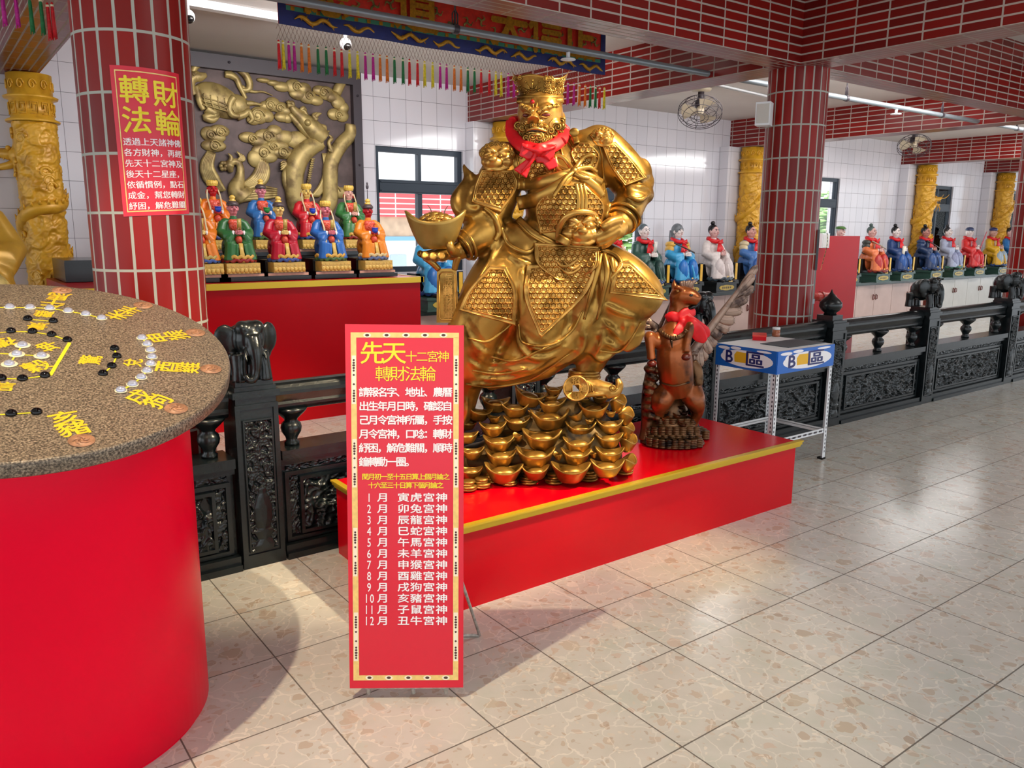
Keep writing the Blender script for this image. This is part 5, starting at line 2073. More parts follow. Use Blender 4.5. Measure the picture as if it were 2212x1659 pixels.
class Fig:
    """figure laid out on an upright plane at horizontal distance hd; u metres per layout unit"""

    def __init__(s, hd, u):
        s.hd, s.u = hd, u
        s.bvh = None

    def g(s, x, y, d=0.0):
        r = ray(x, y)
        return CC+r*((s.hd-d*s.u)/np.dot(VN, r))

    def B(s, mb, x, y, d, rx, ry, rd, tilt=0.0, nu=20, nv=14):
        c, q = math.cos(tilt), math.sin(tilt)
        mb.ball(s.g(x, y, d), np.array([rx, ry, rd])*s.u, rot=[c*RV-q*UV_, q*RV+c*UV_, -VN], nu=nu, nv=nv)

    def T(s, mb, pts, n=5, seg=18, flat=None, nrml=None):
        A = spline([p for p in pts], n)
        mb.tube([s.g(*p[:3]) for p in A], np.maximum(A[:, 3]*s.u, .0006), seg, flat, nrml)

    def setbody(s, mb):
        s.bvh = BVHTree.FromPolygons(mb.arr().tolist(), mb.f)

    def depth(s, x, y, dflt=None):
        r = ray(x, y)
        r = r/np.linalg.norm(r)
        h = s.bvh.ray_cast(Vector(CC), Vector(r))
        if h[0] is None:
            return dflt
        return (s.hd-np.dot(VN, np.array(h[0])-CC))/s.u

    def drape(s, pts, off=3.0, n=8):
        A = spline(pts, n)
        D = [s.depth(p[0], p[1]) for p in A]
        ok = [q for q in D if q is not None] or [0]
        last = ok[0]
        o = []
        for q in D:
            last = q if q is not None else last
            o.append(last)
        o = np.array(o)
        k = np.array([.25, .5, .25])
        for _ in range(3):
            o = np.convolve(np.r_[o[0], o, o[-1]], k, 'valid')
        return np.array([s.g(p[0], p[1], q+off) for p, q in zip(A, o)]), A

    def DT(s, mb, pts, r, off=3.0, flat=None, seg=8, n=8):
        """tube lying on the body; r number or list"""
        P, A = s.drape(pts, off, n)
        rr = np.interp(np.linspace(0, 1, len(P)), np.linspace(0, 1, len(r)), r) if not np.isscalar(r) else np.full(len(P), r)
        mb.tube(P, rr*s.u, seg, flat, -VN if flat else None)

    def plate(s, left, right, pitch=13, border=7.0, off=5.0, n=(150, 170), amp=4.6, bulge=0, seed=0):
        """armour plate draped on the body between two side lines (top to bottom)"""
        nu, nv = n
        L_, R_ = spline(left, 16), spline(right, 16)
        f = lambda Q: np.stack([np.interp(np.linspace(0, 1, nv), np.linspace(0, 1, len(Q)), Q[:, k]) for k in range(2)], -1)
        L_, R_ = f(L_), f(R_)
        U = np.linspace(0, 1, nu)[:, None, None]
        XY = L_[None]*(1-U)+R_[None]*U
        cu, cv = 22, 24
        iu, iv = np.linspace(0, nu-1, cu).astype(int), np.linspace(0, nv-1, cv).astype(int)
        D = np.full((cu, cv), np.nan)
        for a in range(cu):
            for b_ in range(cv):
                q = s.depth(*XY[iu[a], iv[b_]])
                if q is not None:
                    D[a, b_] = q
        m = np.nanmedian(D)
        lo = np.nanpercentile(D, 12)
        D = np.where(np.isnan(D), lo, np.maximum(D, lo))
        K = np.array([.25, .5, .25])
        for _ in range(7):
            Dp = np.pad(D, 1, mode='edge')
            D = np.maximum(D-4, sum(K[i]*K[j]*Dp[i:i+cu, j:j+cv] for i in range(3) for j in range(3)))
        D1 = np.array([np.interp(np.arange(nv), iv, D[a]) for a in range(cu)])
        D2 = np.array([np.interp(np.arange(nu), iu, D1[:, j]) for j in range(nv)]).T
        ub = np.linspace(0, 1, nu)[:, None]
        vb = np.linspace(0, 1, nv)[None]
        D2 = D2+off+bulge*np.sin(PI*ub)*np.sin(PI*vb)
        # distance to the rim (layout units)
        wid = np.linalg.norm(R_-L_, axis=1)[None]
        hgt = np.linalg.norm(np.diff(L_, axis=0), axis=1).sum()
        e = np.minimum(np.minimum(ub, 1-ub)*wid, np.minimum(vb, 1-vb)*hgt)
        X, Y = XY[..., 0], XY[..., 1]
        # three-armed scales on a hexagonal lattice
        p = pitch
        h = np.zeros_like(X)
        r0 = np.round(Y/(p*.866))
        for dr in (-1, 0, 1):
            row = r0+dr
            c0 = np.round(X/p-.5*(row % 2))
            for dc in (-1, 0, 1):
                cx, cy = (c0+dc+.5*(row % 2))*p, row*p*.866
                lx, ly = X-cx, Y-cy
                for an in (PI/2, PI/2+2*PI/3, PI/2-2*PI/3):
                    ax_, ay_ = math.cos(an), -math.sin(an)
                    t = np.clip(lx*ax_+ly*ay_, 0, p*.36)
                    dd = np.hypot(lx-t*ax_, ly-t*ay_)
                    h = np.maximum(h, np.clip(1-(dd/(p*.185))**2, 0, 1)*(1-.2*t/(p*.4)))
        inner = np.clip((e-border)/1.5, 0, 1)
        rim = np.clip(1-np.abs(e-border*.85)/1.6, 0, 1)*.7+np.clip(1-np.abs(e-1)/2.0, 0, 1)*.6
        Hh = np.sqrt(h)*inner*amp+(1-inner)*(amp*.55+rim*2.2)
        D2 = D2+Hh*(np.clip(e/2.0, 0, 1)*.8+.2)
        P = np.empty((nu, nv, 3))
        for i in range(nu):
            for j in range(nv):
                P[i, j] = s.g(X[i, j], Y[i, j], D2[i, j])
        mb = MB()
        mb.grid(P[:, ::-1])
        # thickness: a back skin
        back = P+VN*s.u*(amp+5)
        mb.grid(back)
        ring = [(i, 0) for i in range(nu)]+[(nu-1, j) for j in range(nv)]+[(i, nv-1) for i in range(nu-1, -1, -1)]+[(0, j) for j in range(nv-1, -1, -1)]
        mb.grid(np.array([[P[q] for q in ring], [back[q] for q in ring]]))
        return mb


def ingot_mesh(na=40, r0=.66, hh=1.08):
    """sycee: boat-shaped ingot, half length 1, half width .58, rim rising to the two ends"""
    A = np.linspace(0, 2*PI, na+1)[:-1]
    rim = r0+(1-r0)*np.abs(np.cos(A))**2.6
    rows = []
    for v in np.linspace(0, 1, 9):
        ro = .42+.58*v**.62
        rows.append(np.stack([ro*np.cos(A), .58*(.55+.45*v**.5)*np.sin(A)*(.75+.25*v), v*rim*hh], -1))
    tt = hh*rim
    rows.append(np.stack([.94*np.cos(A), .54*np.sin(A), tt+.015], -1))
    rows.append(np.stack([.86*np.cos(A), .48*np.sin(A), tt-.03], -1))
    rows.append(np.stack([.66*np.cos(A), .42*np.sin(A), np.full(na, r0*hh-.14)], -1))
    for k in (.6, .45, .3, .12):
        rows.append(np.stack([k*np.cos(A), k*.72*np.sin(A), np.full(na, r0*hh-.13+.26*math.sqrt(max(0, 1-(k/.62)**2)))], -1))
    rows.append(np.stack([.001*np.cos(A), .001*np.sin(A), np.full(na, r0*hh+.13)], -1))
    rows.insert(0, np.stack([.001*np.cos(A), .001*np.sin(A), np.zeros(na)], -1))
    P = np.array(rows)
    b = MB()
    b.grid(np.transpose(P, (1, 0, 2)), closed_u=True)
    return b


ING = ingot_mesh()


def place_ingot(c, L, yaw=0.0, roll=0.0, pitch=0.0):
    """L half length; base centre c; yaw about the vertical from the view-plane direction"""
    cy, sy = math.cos(yaw), math.sin(yaw)
    x = cy*RV+sy*VN
    y = np.cross(UV_, x)
    z = UV_
    x, z = math.cos(roll)*x+math.sin(roll)*z, -math.sin(roll)*x+math.cos(roll)*z
    y, z = math.cos(pitch)*y+math.sin(pitch)*z, -math.sin(pitch)*y+math.cos(pitch)*z
    return ING.arr()*L @ np.array([x, y, z])+np.asarray(c)


G = Fig(3.82, .00222)
gen = thing('general_statue', 'big antique gold statue of a bearded armoured general holding up an ingot bowl', 'statue', (2.35, 3.0, PZ))
b = MB()
for q in ((1208, 368, 0, 92, 66, 62), (1150, 348, 5, 50, 48, 52), (1268, 330, 5, 52, 48, 52), (1224, 440, 20, 88, 84, 88), (1205, 505, 5, 98, 48, 78), (1200, 560, 0, 112, 72, 84), (1090, 348, 0, 42, 40, 42), (1292, 312, 0, 44, 40, 44)):
    G.B(b, *q)
G.T(b, [(1165, 345, 0, 44), (1165, 285, 8, 38)])
G.T(b, [(1090, 350, 5, 44), (1076, 405, 15, 48), (1062, 455, 30, 44), (1058, 478, 40, 38)])
G.T(b, [(1060, 474, 40, 42), (1040, 503, 52, 40), (1012, 527, 66, 30), (998, 538, 72, 22)])
G.T(b, [(1052, 452, 45, 20), (1020, 462, 44, 22), (996, 452, 40, 20), (986, 430, 36, 16), (1000, 408, 30, 14), (1016, 390, 26, 14), (1006, 368, 22, 10), (1000, 350, 18, 3)])
G.T(b, [(1056, 440, 45, 20), (1030, 440, 46, 18), (1012, 425, 40, 12), (1022, 402, 32, 14)])
G.T(b, [(1292, 312, 0, 44), (1338, 360, -5, 46), (1372, 405, 0, 42)])
G.B(b, 1372, 414, 5, 42, 26, 38, .3)
G.T(b, [(1376, 392, 0, 26), (1394, 372, -4, 16), (1396, 352, -6, 8), (1390, 338, -6, 2)])
G.T(b, [(1390, 405, 0, 20), (1406, 390, 0, 10), (1402, 372, 0, 3)])
G.T(b, [(1368, 418, 10, 36), (1354, 455, 32, 33), (1340, 484, 56, 27), (1334, 494, 64, 23)])
# skirt, thighs and drapery
G.T(b, [(1130, 565, 10, 78), (1080, 625, 38, 76), (1042, 685, 52, 64), (1015, 735, 45, 58)])
G.T(b, [(1090, 530, 20, 46), (1120, 520, 30, 44), (1160, 540, 40, 40)])
G.T(b, [(1015, 735, 45, 58), (1000, 800, 28, 52), (985, 880, 10, 44), (962, 950, 0, 36), (950, 1012, 0, 32)])
G.T(b, [(1150, 610, 30, 78), (1165, 690, 38, 70), (1140, 755, 30, 58), (1090, 800, 22, 40), (1045, 822, 18, 26)])
G.T(b, [(1262, 610, 30, 62), (1262, 690, 34, 52), (1225, 745, 30, 42), (1170, 792, 24, 30), (1120, 818, 20, 18)])
G.T(b, [(1285, 585, 22, 68), (1345, 612, 46, 62), (1396, 648, 52, 48), (1420, 664, 52, 26)])
G.T(b, [(1290, 620, 30, 52), (1330, 665, 40, 48), (1370, 690, 42, 36), (1392, 700, 40, 18)])
G.T(b, [(1320, 690, 36, 44), (1300, 735, 28, 42), (1290, 762, 24, 36)])
G.T(b, [(1375, 690, 38, 22), (1366, 725, 34, 26), (1345, 755, 30, 18)])
G.T(b, [(1300, 740, 26, 36), (1280, 780, 22, 29), (1266, 802, 20, 27), (1262, 818, 24, 24)])
G.B(b, 938, 1032, 30, 56, 12, 26)
body = sculpt(b, .0095, 5)
G.setbody(body)
b = MB()
b.add(body.arr(), body.f)
for q, r_ in (([(1003, 700), (1025, 745), (1060, 765), (1100, 755)], 7), ([(1008, 735), (1040, 775), (1085, 785), (1130, 770)], 7), ([(1116, 690), (1120, 740), (1150, 772), (1200, 765), (1250, 720), (1262, 690)], 8), ([(1130, 720), (1150, 750), (1190, 750), (1235, 715), (1258, 680)], 7),
              ([(1060, 780), (1110, 800), (1160, 790), (1215, 750), (1262, 715)], 8), ([(1025, 815), (1090, 820), (1150, 803), (1205, 775), (1250, 740)], 8), ([(1010, 780), (1050, 800), (1100, 802)], 7), ([(1292, 545), (1302, 600), (1298, 660), (1270, 710)], 8), ([(1300, 545), (1318, 590), (1312, 645)], 7),
              ([(1284, 548), (1280, 610), (1268, 670)], 7), ([(1310, 550), (1330, 575), (1322, 612)], 7), ([(1300, 690), (1330, 720), (1350, 745)], 7), ([(1288, 720), (1318, 745), (1340, 755)], 7), ([(1352, 690), (1347, 725), (1335, 755)], 7), ([(1378, 680), (1366, 720), (1350, 750)], 6), ([(1300, 655), (1345, 676), (1395, 690)], 7),
              ([(1275, 762), (1300, 777), (1325, 766)], 6), ([(1080, 505), (1060, 560), (1022, 625)], 7), ([(1095, 545), (1120, 562), (1152, 572)], 6), ([(1070, 540), (1050, 580), (1016, 640)], 6), ([(1128, 565), (1127, 620), (1124, 695)], 6), ([(1050, 452), (1015, 470), (990, 455)], 6), ([(1045, 438), (1020, 444), (1003, 425)], 5),
              ([(1345, 398), (1365, 418), (1395, 424)], 6), ([(1348, 415), (1373, 433), (1400, 424)], 6), ([(1330, 380), (1362, 402), (1400, 404)], 6), ([(1010, 860), (1004, 900), (985, 950)], 7), ([(1016, 840), (1030, 830), (1080, 832)], 6), ([(1258, 690), (1262, 740), (1240, 772), (1200, 795)], 7), ([(1305, 700), (1300, 740), (1285, 770)], 7)):
    G.DT(b, q, [r_*.3, r_, r_*1.1, r_, r_*.3], 1.5)
body = sculpt(b, .0085, 4)
G.setbody(body)
# cloth folds: push the skin along its normals where robe shows
V = body.arr()
FA = np.array([q[:3] for q in body.f])
NR = np.zeros_like(V)
fn_ = np.cross(V[FA[:, 1]]-V[FA[:, 0]], V[FA[:, 2]]-V[FA[:, 0]])
for k in range(3):
    np.add.at(NR, FA[:, k], fn_)
NR /= np.linalg.norm(NR, axis=1)[:, None]+1e-12
Q = (V-CC) @ CM.T
px, py = W/2+F*Q[:, 0]/Q[:, 2], H/2+F*Q[:, 1]/Q[:, 2]
sm = lambda x, a, c: np.clip((x-a)/(c-a), 0, 1)
ang = np.arctan2(py-470, px-1330)
rad = np.hypot(py-470, px-1330)
f1 = np.abs(np.sin(rad/23+.9*np.sin(ang*2.2)+.3*np.sin(px/60)))**.55
ang2 = np.arctan2(py-700, px-1460)
f2 = np.abs(np.sin(ang2*13+np.sin(py/22)))**.6
ang3 = np.arctan2(py-560, px-1090)
f3 = np.abs(np.sin(np.hypot(px-1090, py-560)/12+ang3*1.5))**.6
w1 = sm(py, 640, 720)*(1-sm(px, 1240, 1300))
w2 = sm(px, 1270, 1310)*sm(py, 655, 690)*(1-sm(py, 770, 790))
w3 = (1-sm(px, 1080, 1130))*sm(py, 520, 560)*(1-sm(py, 640, 700))
w4 = sm(px, 1330, 1370)*sm(py, 385, 400)*(1-sm(py, 425, 440))
w5 = (1-sm(px, 1060, 1075))*sm(py, 340, 350)*(1-sm(py, 475, 490))
f4 = np.abs(np.sin(np.hypot(px-1340, py-440)/7))
f5 = np.abs(np.sin(np.hypot(px-1060, py-420)/8+2*np.arctan2(py-420, px-1060)))
V = V-NR*((f1*w1*3+f2*w2*2+f3*w3*1.5+f5*w5*2)*G.u)[:, None]
bm = MB()
bm.add(V, body.f)
bm.build('robed_body', M['gold'], gen)
G.setbody(bm)

# head
b = MB()
for q in ((1167, 246, 15, 47, 58, 50), (1142, 270, 42, 20, 19, 16), (1192, 272, 40, 19, 20, 18), (1141, 263, 60, 9, 8, 8), (1165, 264, 60, 9, 8, 8), (1158, 300, 34, 32, 20, 26), (1213, 262, -2, 9, 20, 12), (1160, 222, 40, 32, 14, 18), (1143, 240, 50, 14, 7, 8), (1180, 240, 48, 16, 7, 8)):
    G.B(b, *q)
G.T(b, [(1157, 236, 58, 8), (1153, 250, 70, 10), (1152, 260, 76, 13)])
G.T(b, [(1124, 231, 44, 5), (1138, 235, 58, 8), (1150, 243, 64, 7)])
G.T(b, [(1162, 243, 64, 7), (1178, 233, 60, 9), (1202, 230, 44, 5)])
G.T(b, [(1138, 283, 52, 6), (1156, 277, 64, 7), (1180, 285, 54, 6)])
G.T(b, [(1142, 290, 54, 5), (1158, 289, 62, 7), (1176, 291, 54, 5)])
hd = sculpt(b, .0042, 2)
ho = hd.build('head', M['goldhi'], gen)
hf = Fig(3.82, .00222)
hf.setbody(hd)
b = MB()
b2 = MB()
for ex_, ey_, w_ in ((1138, 249, 8.5), (1178, 248, 10)):
    G.B(b, ex_, ey_, hf.depth(ex_, ey_, 50)-1, w_, 5.2, 5)
    for sg, tk in ((-1, 3.2), (1, 2.2)):
        hf.DT(b2, [(ex_-w_-2, ey_+1), (ex_-w_*.3, ey_+sg*5.6), (ex_+w_*.4, ey_+sg*5.2), (ex_+w_+3, ey_-1)], [1, tk, tk, 1], 2)
hf.DT(b2, [(1124, 229), (1138, 234), (1151, 243)], [2, 5, 4], 1)
hf.DT(b2, [(1161, 243), (1178, 233), (1204, 228)], [4, 5.5, 2], 1)
hf.DT(b2, [(1138, 282), (1156, 277), (1181, 284)], [2, 4, 2], 2)
hf.DT(b2, [(1142, 291), (1158, 291), (1177, 293)], [1.5, 4, 1.5], 2)
for q in ([(1128, 258), (1136, 268), (1132, 280)], [(1196, 256), (1188, 268), (1192, 280)], [(1150, 222), (1152, 232)], [(1160, 222), (1158, 232)]):
    hf.DT(b2, q, [1, 2.5, 1], 1)
b2.build('face_creases', M['goldhi'], ho)
b.build('eyes', plain('dark_red_eye', '6a1c10', 0.2), ho, 'dark red painted eyes')
b = MB()
hf.DT(b, [(1140, 284), (1156, 282), (1178, 287)], [1, 3, 1], 1)
b.build('mouth', plain('dark_mouth', '2c1406', 0.4), ho)


def curl(mb, x, y, r, d, turn=1, th=2.6, a0=0):
    P = []
    for k in range(20):
        a = a0+turn*k/19*3.3*PI
        rr = r*(1-k/23)
        P.append((x+rr*math.cos(a), y+rr*math.sin(a), d+k*.25, th*(1-k/40)))
    mb.tube([G.g(*q[:3]) for q in P], np.array([q[3] for q in P])*G.u, 6)


b = MB()
rr = random.Random(2)
for x, y in ((1119, 272), (1117, 285), (1122, 297), (1132, 306), (1143, 313), (1156, 318), (1169, 318), (1181, 313), (1192, 306), (1201, 297), (1208, 286), (1212, 273), (1212, 262), (1128, 287), (1137, 297), (1148, 302), (1160, 306), (1172, 303), (1184, 298), (1196, 289), (1204, 275), (1128, 276), (1165, 296), (1150, 295), (1190, 283), (1178, 297)):
    dq = hf.depth(x, y, 20)
    curl(b, x, y, 8.5+rr.uniform(-1, 1.5), dq+4, rr.choice((-1, 1)), 3.0, rr.uniform(0, 6))
    G.B(b, x, y, dq-2, 9, 9, 7, nu=10, nv=8)
for x, y, s in ((1140, 275, 1), (1150, 270, 1), (1166, 271, -1), (1178, 275, -1), (1187, 281, -1), (1132, 281, 1)):
    curl(b, x, y, 5.5, hf.depth(x, y, 50)+3, s, 2.2, 1)
for x, y in ((1126, 228), (1134, 231), (1142, 236), (1149, 241), (1164, 241), (1172, 236), (1182, 231), (1193, 228), (1203, 227)):
    curl(b, x, y, 4.2, hf.depth(x, y, 50)+2, 1 if x > 1155 else -1, 1.9)
b.build('curled_beard', M['gold'], gen)

# crown
b = MB()
na = 72
rows = []
for v in np.linspace(0, 1, 12):
    row = []
    for k in range(na):
        a = k/na*2*PI
        up = 16*abs(math.cos(a))**5+9*max(0, math.cos(a*1-(-PI/2-.45)))**14+3*math.cos(4*a)
        rx, rz = 45+(v**1.3)*19, 44+(v**1.3)*12
        y = 210-v*(42+up)
        row.append(G.g(1167+rx*math.cos(a), y-2*math.sin(a)*0, 5-rz*math.sin(a)))
    rows.append(row)
inner = []
for k in range(na):
    a = k/na*2*PI
    inner.append(G.g(1167+56*math.cos(a), 172, 5-50*math.sin(a)))
rows.append([r_*.5+q*.5 for r_, q in zip(rows[-1], [G.g(1167+57*math.cos(k/na*2*PI), 166, 5-51*math.sin(k/na*2*PI)) for k in range(na)])])
rows.append(inner)
rows.append([G.g(1167, 170, 5)]*na)
b.grid(np.transpose(np.array(rows), (1, 0, 2)), closed_u=True)
cr = b.build('crown', M['gold'], gen)
cf = Fig(3.82, .00222)
cf.setbody(b)
b = MB()
for r in (10, 13):
    cf.DT(b, [(1150+r*math.cos(a), 206-r*math.sin(a)) for a in np.linspace(0, PI, 9)], 1.4, 1.5)
for k in range(7):
    a = PI*.08+k/6*PI*.84
    cf.DT(b, [(1150+15*math.cos(a), 206-15*math.sin(a)), (1150+27*math.cos(a), 206-27*math.sin(a))], [3.2, .6], 1.5)
    x, y = 1150+34*math.cos(a), 206-32*math.sin(a)
    G.B(b, x, y, cf.depth(x, y, 60)+1, 2.6, 2.6, 2.6, nu=8, nv=6)
for k in range(70):
    x, y = 1112+rr.uniform(0, 108), rr.uniform(168, 203)
    if abs(x-1150) > 26:
        dq = cf.depth(x, y)
        if dq is not None and dq > 0:
            curl(b, x, y, 6, dq+1.5, rr.choice((-1, 1)), 1.6, rr.uniform(0, 6))
for k in range(48):
    a = k/48*2*PI
    b.tube([G.g(1167+46*math.cos(a), 212, 8-47*math.sin(a)), G.g(1167+48*math.cos(a+.1), 222, 10-49*math.sin(a+.1))], .0085, 6)
b.tube([G.g(1167+48*math.cos(a), 209, 8-48*math.sin(a)) for a in np.linspace(0, 2*PI, 41)[:-1]], .0075, 8, closed=True)
b.build('crown_ornament', M['gold'], cr)
b = MB()
G.B(b, 1150, 220, 60, 4.5, 4.5, 4)
b.build('red_gem', plain('red_gem', '9c1418', 0.1), cr, 'red gem')

# armour plates
for nm, l, r, kw in (('arm_plate', [(1040, 366), (1026, 400), (1018, 436)], [(1108, 368), (1118, 404), (1082, 460)], {}),
                     ('belly_plate', [(1203, 400), (1158, 445), (1166, 505)], [(1258, 398), (1304, 440), (1298, 492)], dict(border=4, n=(190, 190))),
                     ('breast_plate', [(1252, 308), (1233, 330), (1248, 362)], [(1272, 308), (1294, 334), (1288, 366)], dict(n=(90, 90), border=3)),
                     ('chest_plate', [(1136, 352), (1140, 372), (1146, 390)], [(1196, 346), (1198, 362), (1196, 380)], dict(n=(90, 70), border=1)),
                     ('arm_plate', [(1300, 312), (1318, 358), (1350, 402)], [(1330, 306), (1368, 346), (1398, 384)], {}),
                     ('thigh_plate', [(1058, 574), (1012, 626), (990, 670)], [(1094, 576), (1117, 632), (1114, 704)], dict(border=10, n=(190, 200))),
                     ('apron_plate', [(1138, 572), (1132, 640), (1163, 722)], [(1298, 566), (1262, 640), (1170, 730)], dict(border=11, n=(220, 220))),
                     ('apron_collar', [(1154, 524), (1160, 570), (1205, 606)], [(1294, 532), (1290, 576), (1246, 608)], dict(border=9, off=12, n=(190, 130))),
                     ('thigh_plate', [(1338, 566), (1322, 604), (1316, 634)], [(1358, 562), (1402, 606), (1444, 650)], dict(border=10, n=(190, 180)))):
    G.plate(l, r, **kw).build(nm, M['goldhi'], gen)

# belt, sashes, straps
b = MB()
G.DT(b, [(1118, 474), (1150, 503), (1195, 528), (1235, 543), (1290, 540), (1305, 520)], 9, 4, (.5, 1))
G.DT(b, [(1118, 480), (1150, 510), (1195, 535), (1235, 550)], 2, 8)
G.DT(b, [(1082, 492), (1100, 528), (1140, 545), (1168, 520)], [5, 5, 5, 3], 3)
b.build('belt', M['gold'], gen)
b = MB()
G.DT(b, [(1116, 398), (1160, 396), (1205, 386), (1238, 370)], [12, 14, 14, 8], 6, (.4, 1))
G.DT(b, [(1118, 440), (1165, 428), (1208, 402), (1238, 374)], [14, 15, 13, 7], 6, (.4, 1))
G.DT(b, [(1300, 425), (1285, 405), (1262, 385), (1242, 372)], [10, 11, 9, 6], 6, (.4, 1))
G.DT(b, [(1300, 395), (1280, 385), (1258, 376), (1242, 370)], [8, 9, 8, 5], 6, (.4, 1))
for k, q in enumerate(([(1238, 368), (1218, 342), (1200, 338), (1206, 358), (1236, 370)], [(1240, 368), (1262, 340), (1282, 336), (1276, 356), (1244, 370)], [(1238, 372), (1222, 385), (1205, 410), (1196, 424)], [(1242, 374), (1256, 382), (1280, 386), (1288, 378)], [(1236, 366), (1215, 372), (1202, 362)], [(1244, 366), (1272, 362), (1290, 372)])):
    G.DT(b, q, [5, 4.5, 4.5, 4, 4], 10+k, (.6, 1))
G.B(b, 1239, 370, G.depth(1239, 370, 60)+10, 9, 9, 8)
b.build('chest_sash', M['gold'], gen)
for dx in (-8, 0, 8):
    b = MB()
    G.DT(b, [(1252+dx, 396), (1258+dx, 430), (1256+dx, 462)], 4, 8, (.5, 1))
    b.build('belly_strap', M['gold'], gen)
b = MB()
G.DT(b, [(1238, 286), (1246, 310)], 7, 4, (.4, 1))
G.B(b, 1240, 286, G.depth(1240, 286, 50)+4, 10, 9, 3)
b.build('buckle', M['gold'], gen)
for nm, r_, off_, L_ in (('collar_edge', 2.4, 1, ([(1222, 296), (1240, 330), (1236, 352)], [(1206, 300), (1216, 340)], [(1276, 292), (1296, 320), (1304, 380), (1304, 425)], [(1285, 290), (1306, 312)], [(1116, 332), (1122, 372), (1118, 400)], [(1104, 325), (1128, 342)])),
                         ('pleat', [5, 6, 5, 4, 3], 3, ([(1168, 522), (1180, 548), (1162, 572)], [(1300, 540), (1330, 552), (1342, 575), (1322, 600), (1330, 622)], [(1298, 548), (1290, 590), (1276, 640), (1262, 690)], [(1305, 548), (1312, 590), (1300, 650), (1290, 690)], [(1320, 556), (1326, 590)])),
                         ('hem_edge', [2, 3, 3.4, 3, 2], 1.5, ([(1006, 830), (1060, 836), (1135, 824), (1180, 800), (1230, 764)], [(1295, 758), (1335, 760), (1362, 735), (1385, 696)], [(1010, 730), (1050, 738), (1085, 716), (1116, 690)], [(1120, 700), (1130, 740), (1190, 745), (1235, 715), (1258, 672)], [(1060, 770), (1110, 780), (1160, 760), (1210, 735)], [(1020, 800), (1080, 808), (1140, 796)]))):
    for q in L_:
        b = MB()
        G.DT(b, q, r_, off_)
        b.build(nm, M['gold'], gen)


def lion(name, x, y, k, parent, turn):
    b = MB()
    d0 = G.depth(x, y, 30)
    q = lambda dx, dy, dd: (x+dx*k, y+dy*k, d0+dd*k)
    G.B(b, *q(0, 0, 0), 36*k, 30*k, 24*k)
    G.B(b, *q(turn*8, 14, 20), 20*k, 14*k, 16*k)
    G.B(b, *q(turn*10, 6, 34), 9*k, 7*k, 7*k)
    for s in (-1, 1):
        G.B(b, *q(s*15+turn*4, -6, 20), 11*k, 6*k, 8*k, s*.4)
        G.B(b, *q(s*22, 12, 12), 14*k, 12*k, 12*k)
        G.T(b, [q(s*4, -8, 24)+(4*k,), q(s*16, -16, 22)+(6*k,), q(s*30, -14, 10)+(3*k,)])
        G.T(b, [q(s*26, 24, 12)+(5*k,), q(s*10+turn*8, 30, 22)+(5*k,), q(turn*8, 28, 26)+(5*k,)])
        G.B(b, *q(s*34, -8, 0), 8*k, 10*k, 6*k)
    for i in range(9):
        a = PI*1.05+i/8*PI*.9
        G.B(b, *q(34*math.cos(a), 26*math.sin(a)-2, 8), 7.5*k, 7.5*k, 7*k)
    o = sculpt(b, .004, 1).build(name, M['goldhi'], parent)
    b = MB()
    for i in range(9):
        a = PI*1.05+i/8*PI*.9
        xx, yy, dd = q(34*math.cos(a), 26*math.sin(a)-2, 14)
        curl(b, xx, yy, 6*k, dd, 1, 1.7*k, i)
    for s in (-1, 1):
        G.B(b, *q(s*12+turn*5, -1, 26), 5*k, 4*k, 4*k)
    b.build('mane_and_eyes', M['gold'], o)


lion('shoulder_lion', 1074, 338, .95, gen, -1)
lion('shoulder_lion', 1302, 296, .62, gen, 1)
lion('belt_lion', 1254, 492, 1.12, gen, .4)
b = MB()
G.DT(b, [(1206, 524), (1208, 494), (1224, 468), (1250, 458), (1280, 462), (1294, 480)], 6, 16, (.5, 1))
G.T(b, [(1215, 525, 110, 16), (1222, 512, 112, 14)])
for q in ([(1198, 560), (1215, 575), (1235, 570), (1250, 556)], [(1205, 575), (1228, 590), (1250, 580), (1262, 560)], [(1216, 562), (1236, 580), (1256, 568)]):
    G.DT(b, q, [1.5, 4, 4, 1], 14)
b.build('belt_ornament', M['goldhi'], gen)

# arms: wrist rings and hands
for (x, y, d), (x2, y2, d2), r in (((1002, 535, 68), (985, 546, 76), 26), ((1010, 529, 64), (1006, 531, 66), 31), ((1344, 477, 50), (1338, 486, 58), 30), ((1350, 466, 42), (1347, 471, 46), 33)):
    a, c = G.g(x, y, d), G.g(x2, y2, d2)
    ax_ = nrm(c-a)
    e1 = nrm(np.cross(ax_, UV_))
    e2 = np.cross(ax_, e1)
    b = MB()
    b.tube([a+(e1*math.cos(t_)+e2*math.sin(t_))*r*G.u for t_ in np.linspace(0, 2*PI, 25)[:-1]], .008, 8, closed=True)
    b.build('cuff_ring', M['gold'], gen)
b = MB()
G.DT(b, [(1046, 448), (1068, 468), (1078, 500), (1070, 520)], [3, 6, 6, 4], 4)
b.build('sleeve_edge', M['gold'], gen)
b = MB()
G.DT(b, [(1356, 424), (1380, 432), (1396, 424)], [3, 6, 4], 4)
b.build('sleeve_edge', M['gold'], gen)
for k in range(3):
    a, c = G.g(1262, 802+k*6, 22), G.g(1262, 806+k*6, 22)
    b = MB()
    b.tube([a+(RV*math.cos(t_)-VN*math.sin(t_))*(30+k)*G.u for t_ in np.linspace(0, 2*PI, 25)[:-1]], .009, 8, closed=True)
    b.build('ankle_ring', M['gold'], gen)
b = MB()
G.B(b, 962, 546, 70, 26, 10, 26)
G.T(b, [(1000, 538, 70, 20), (985, 545, 72, 17), (965, 548, 74, 13)])
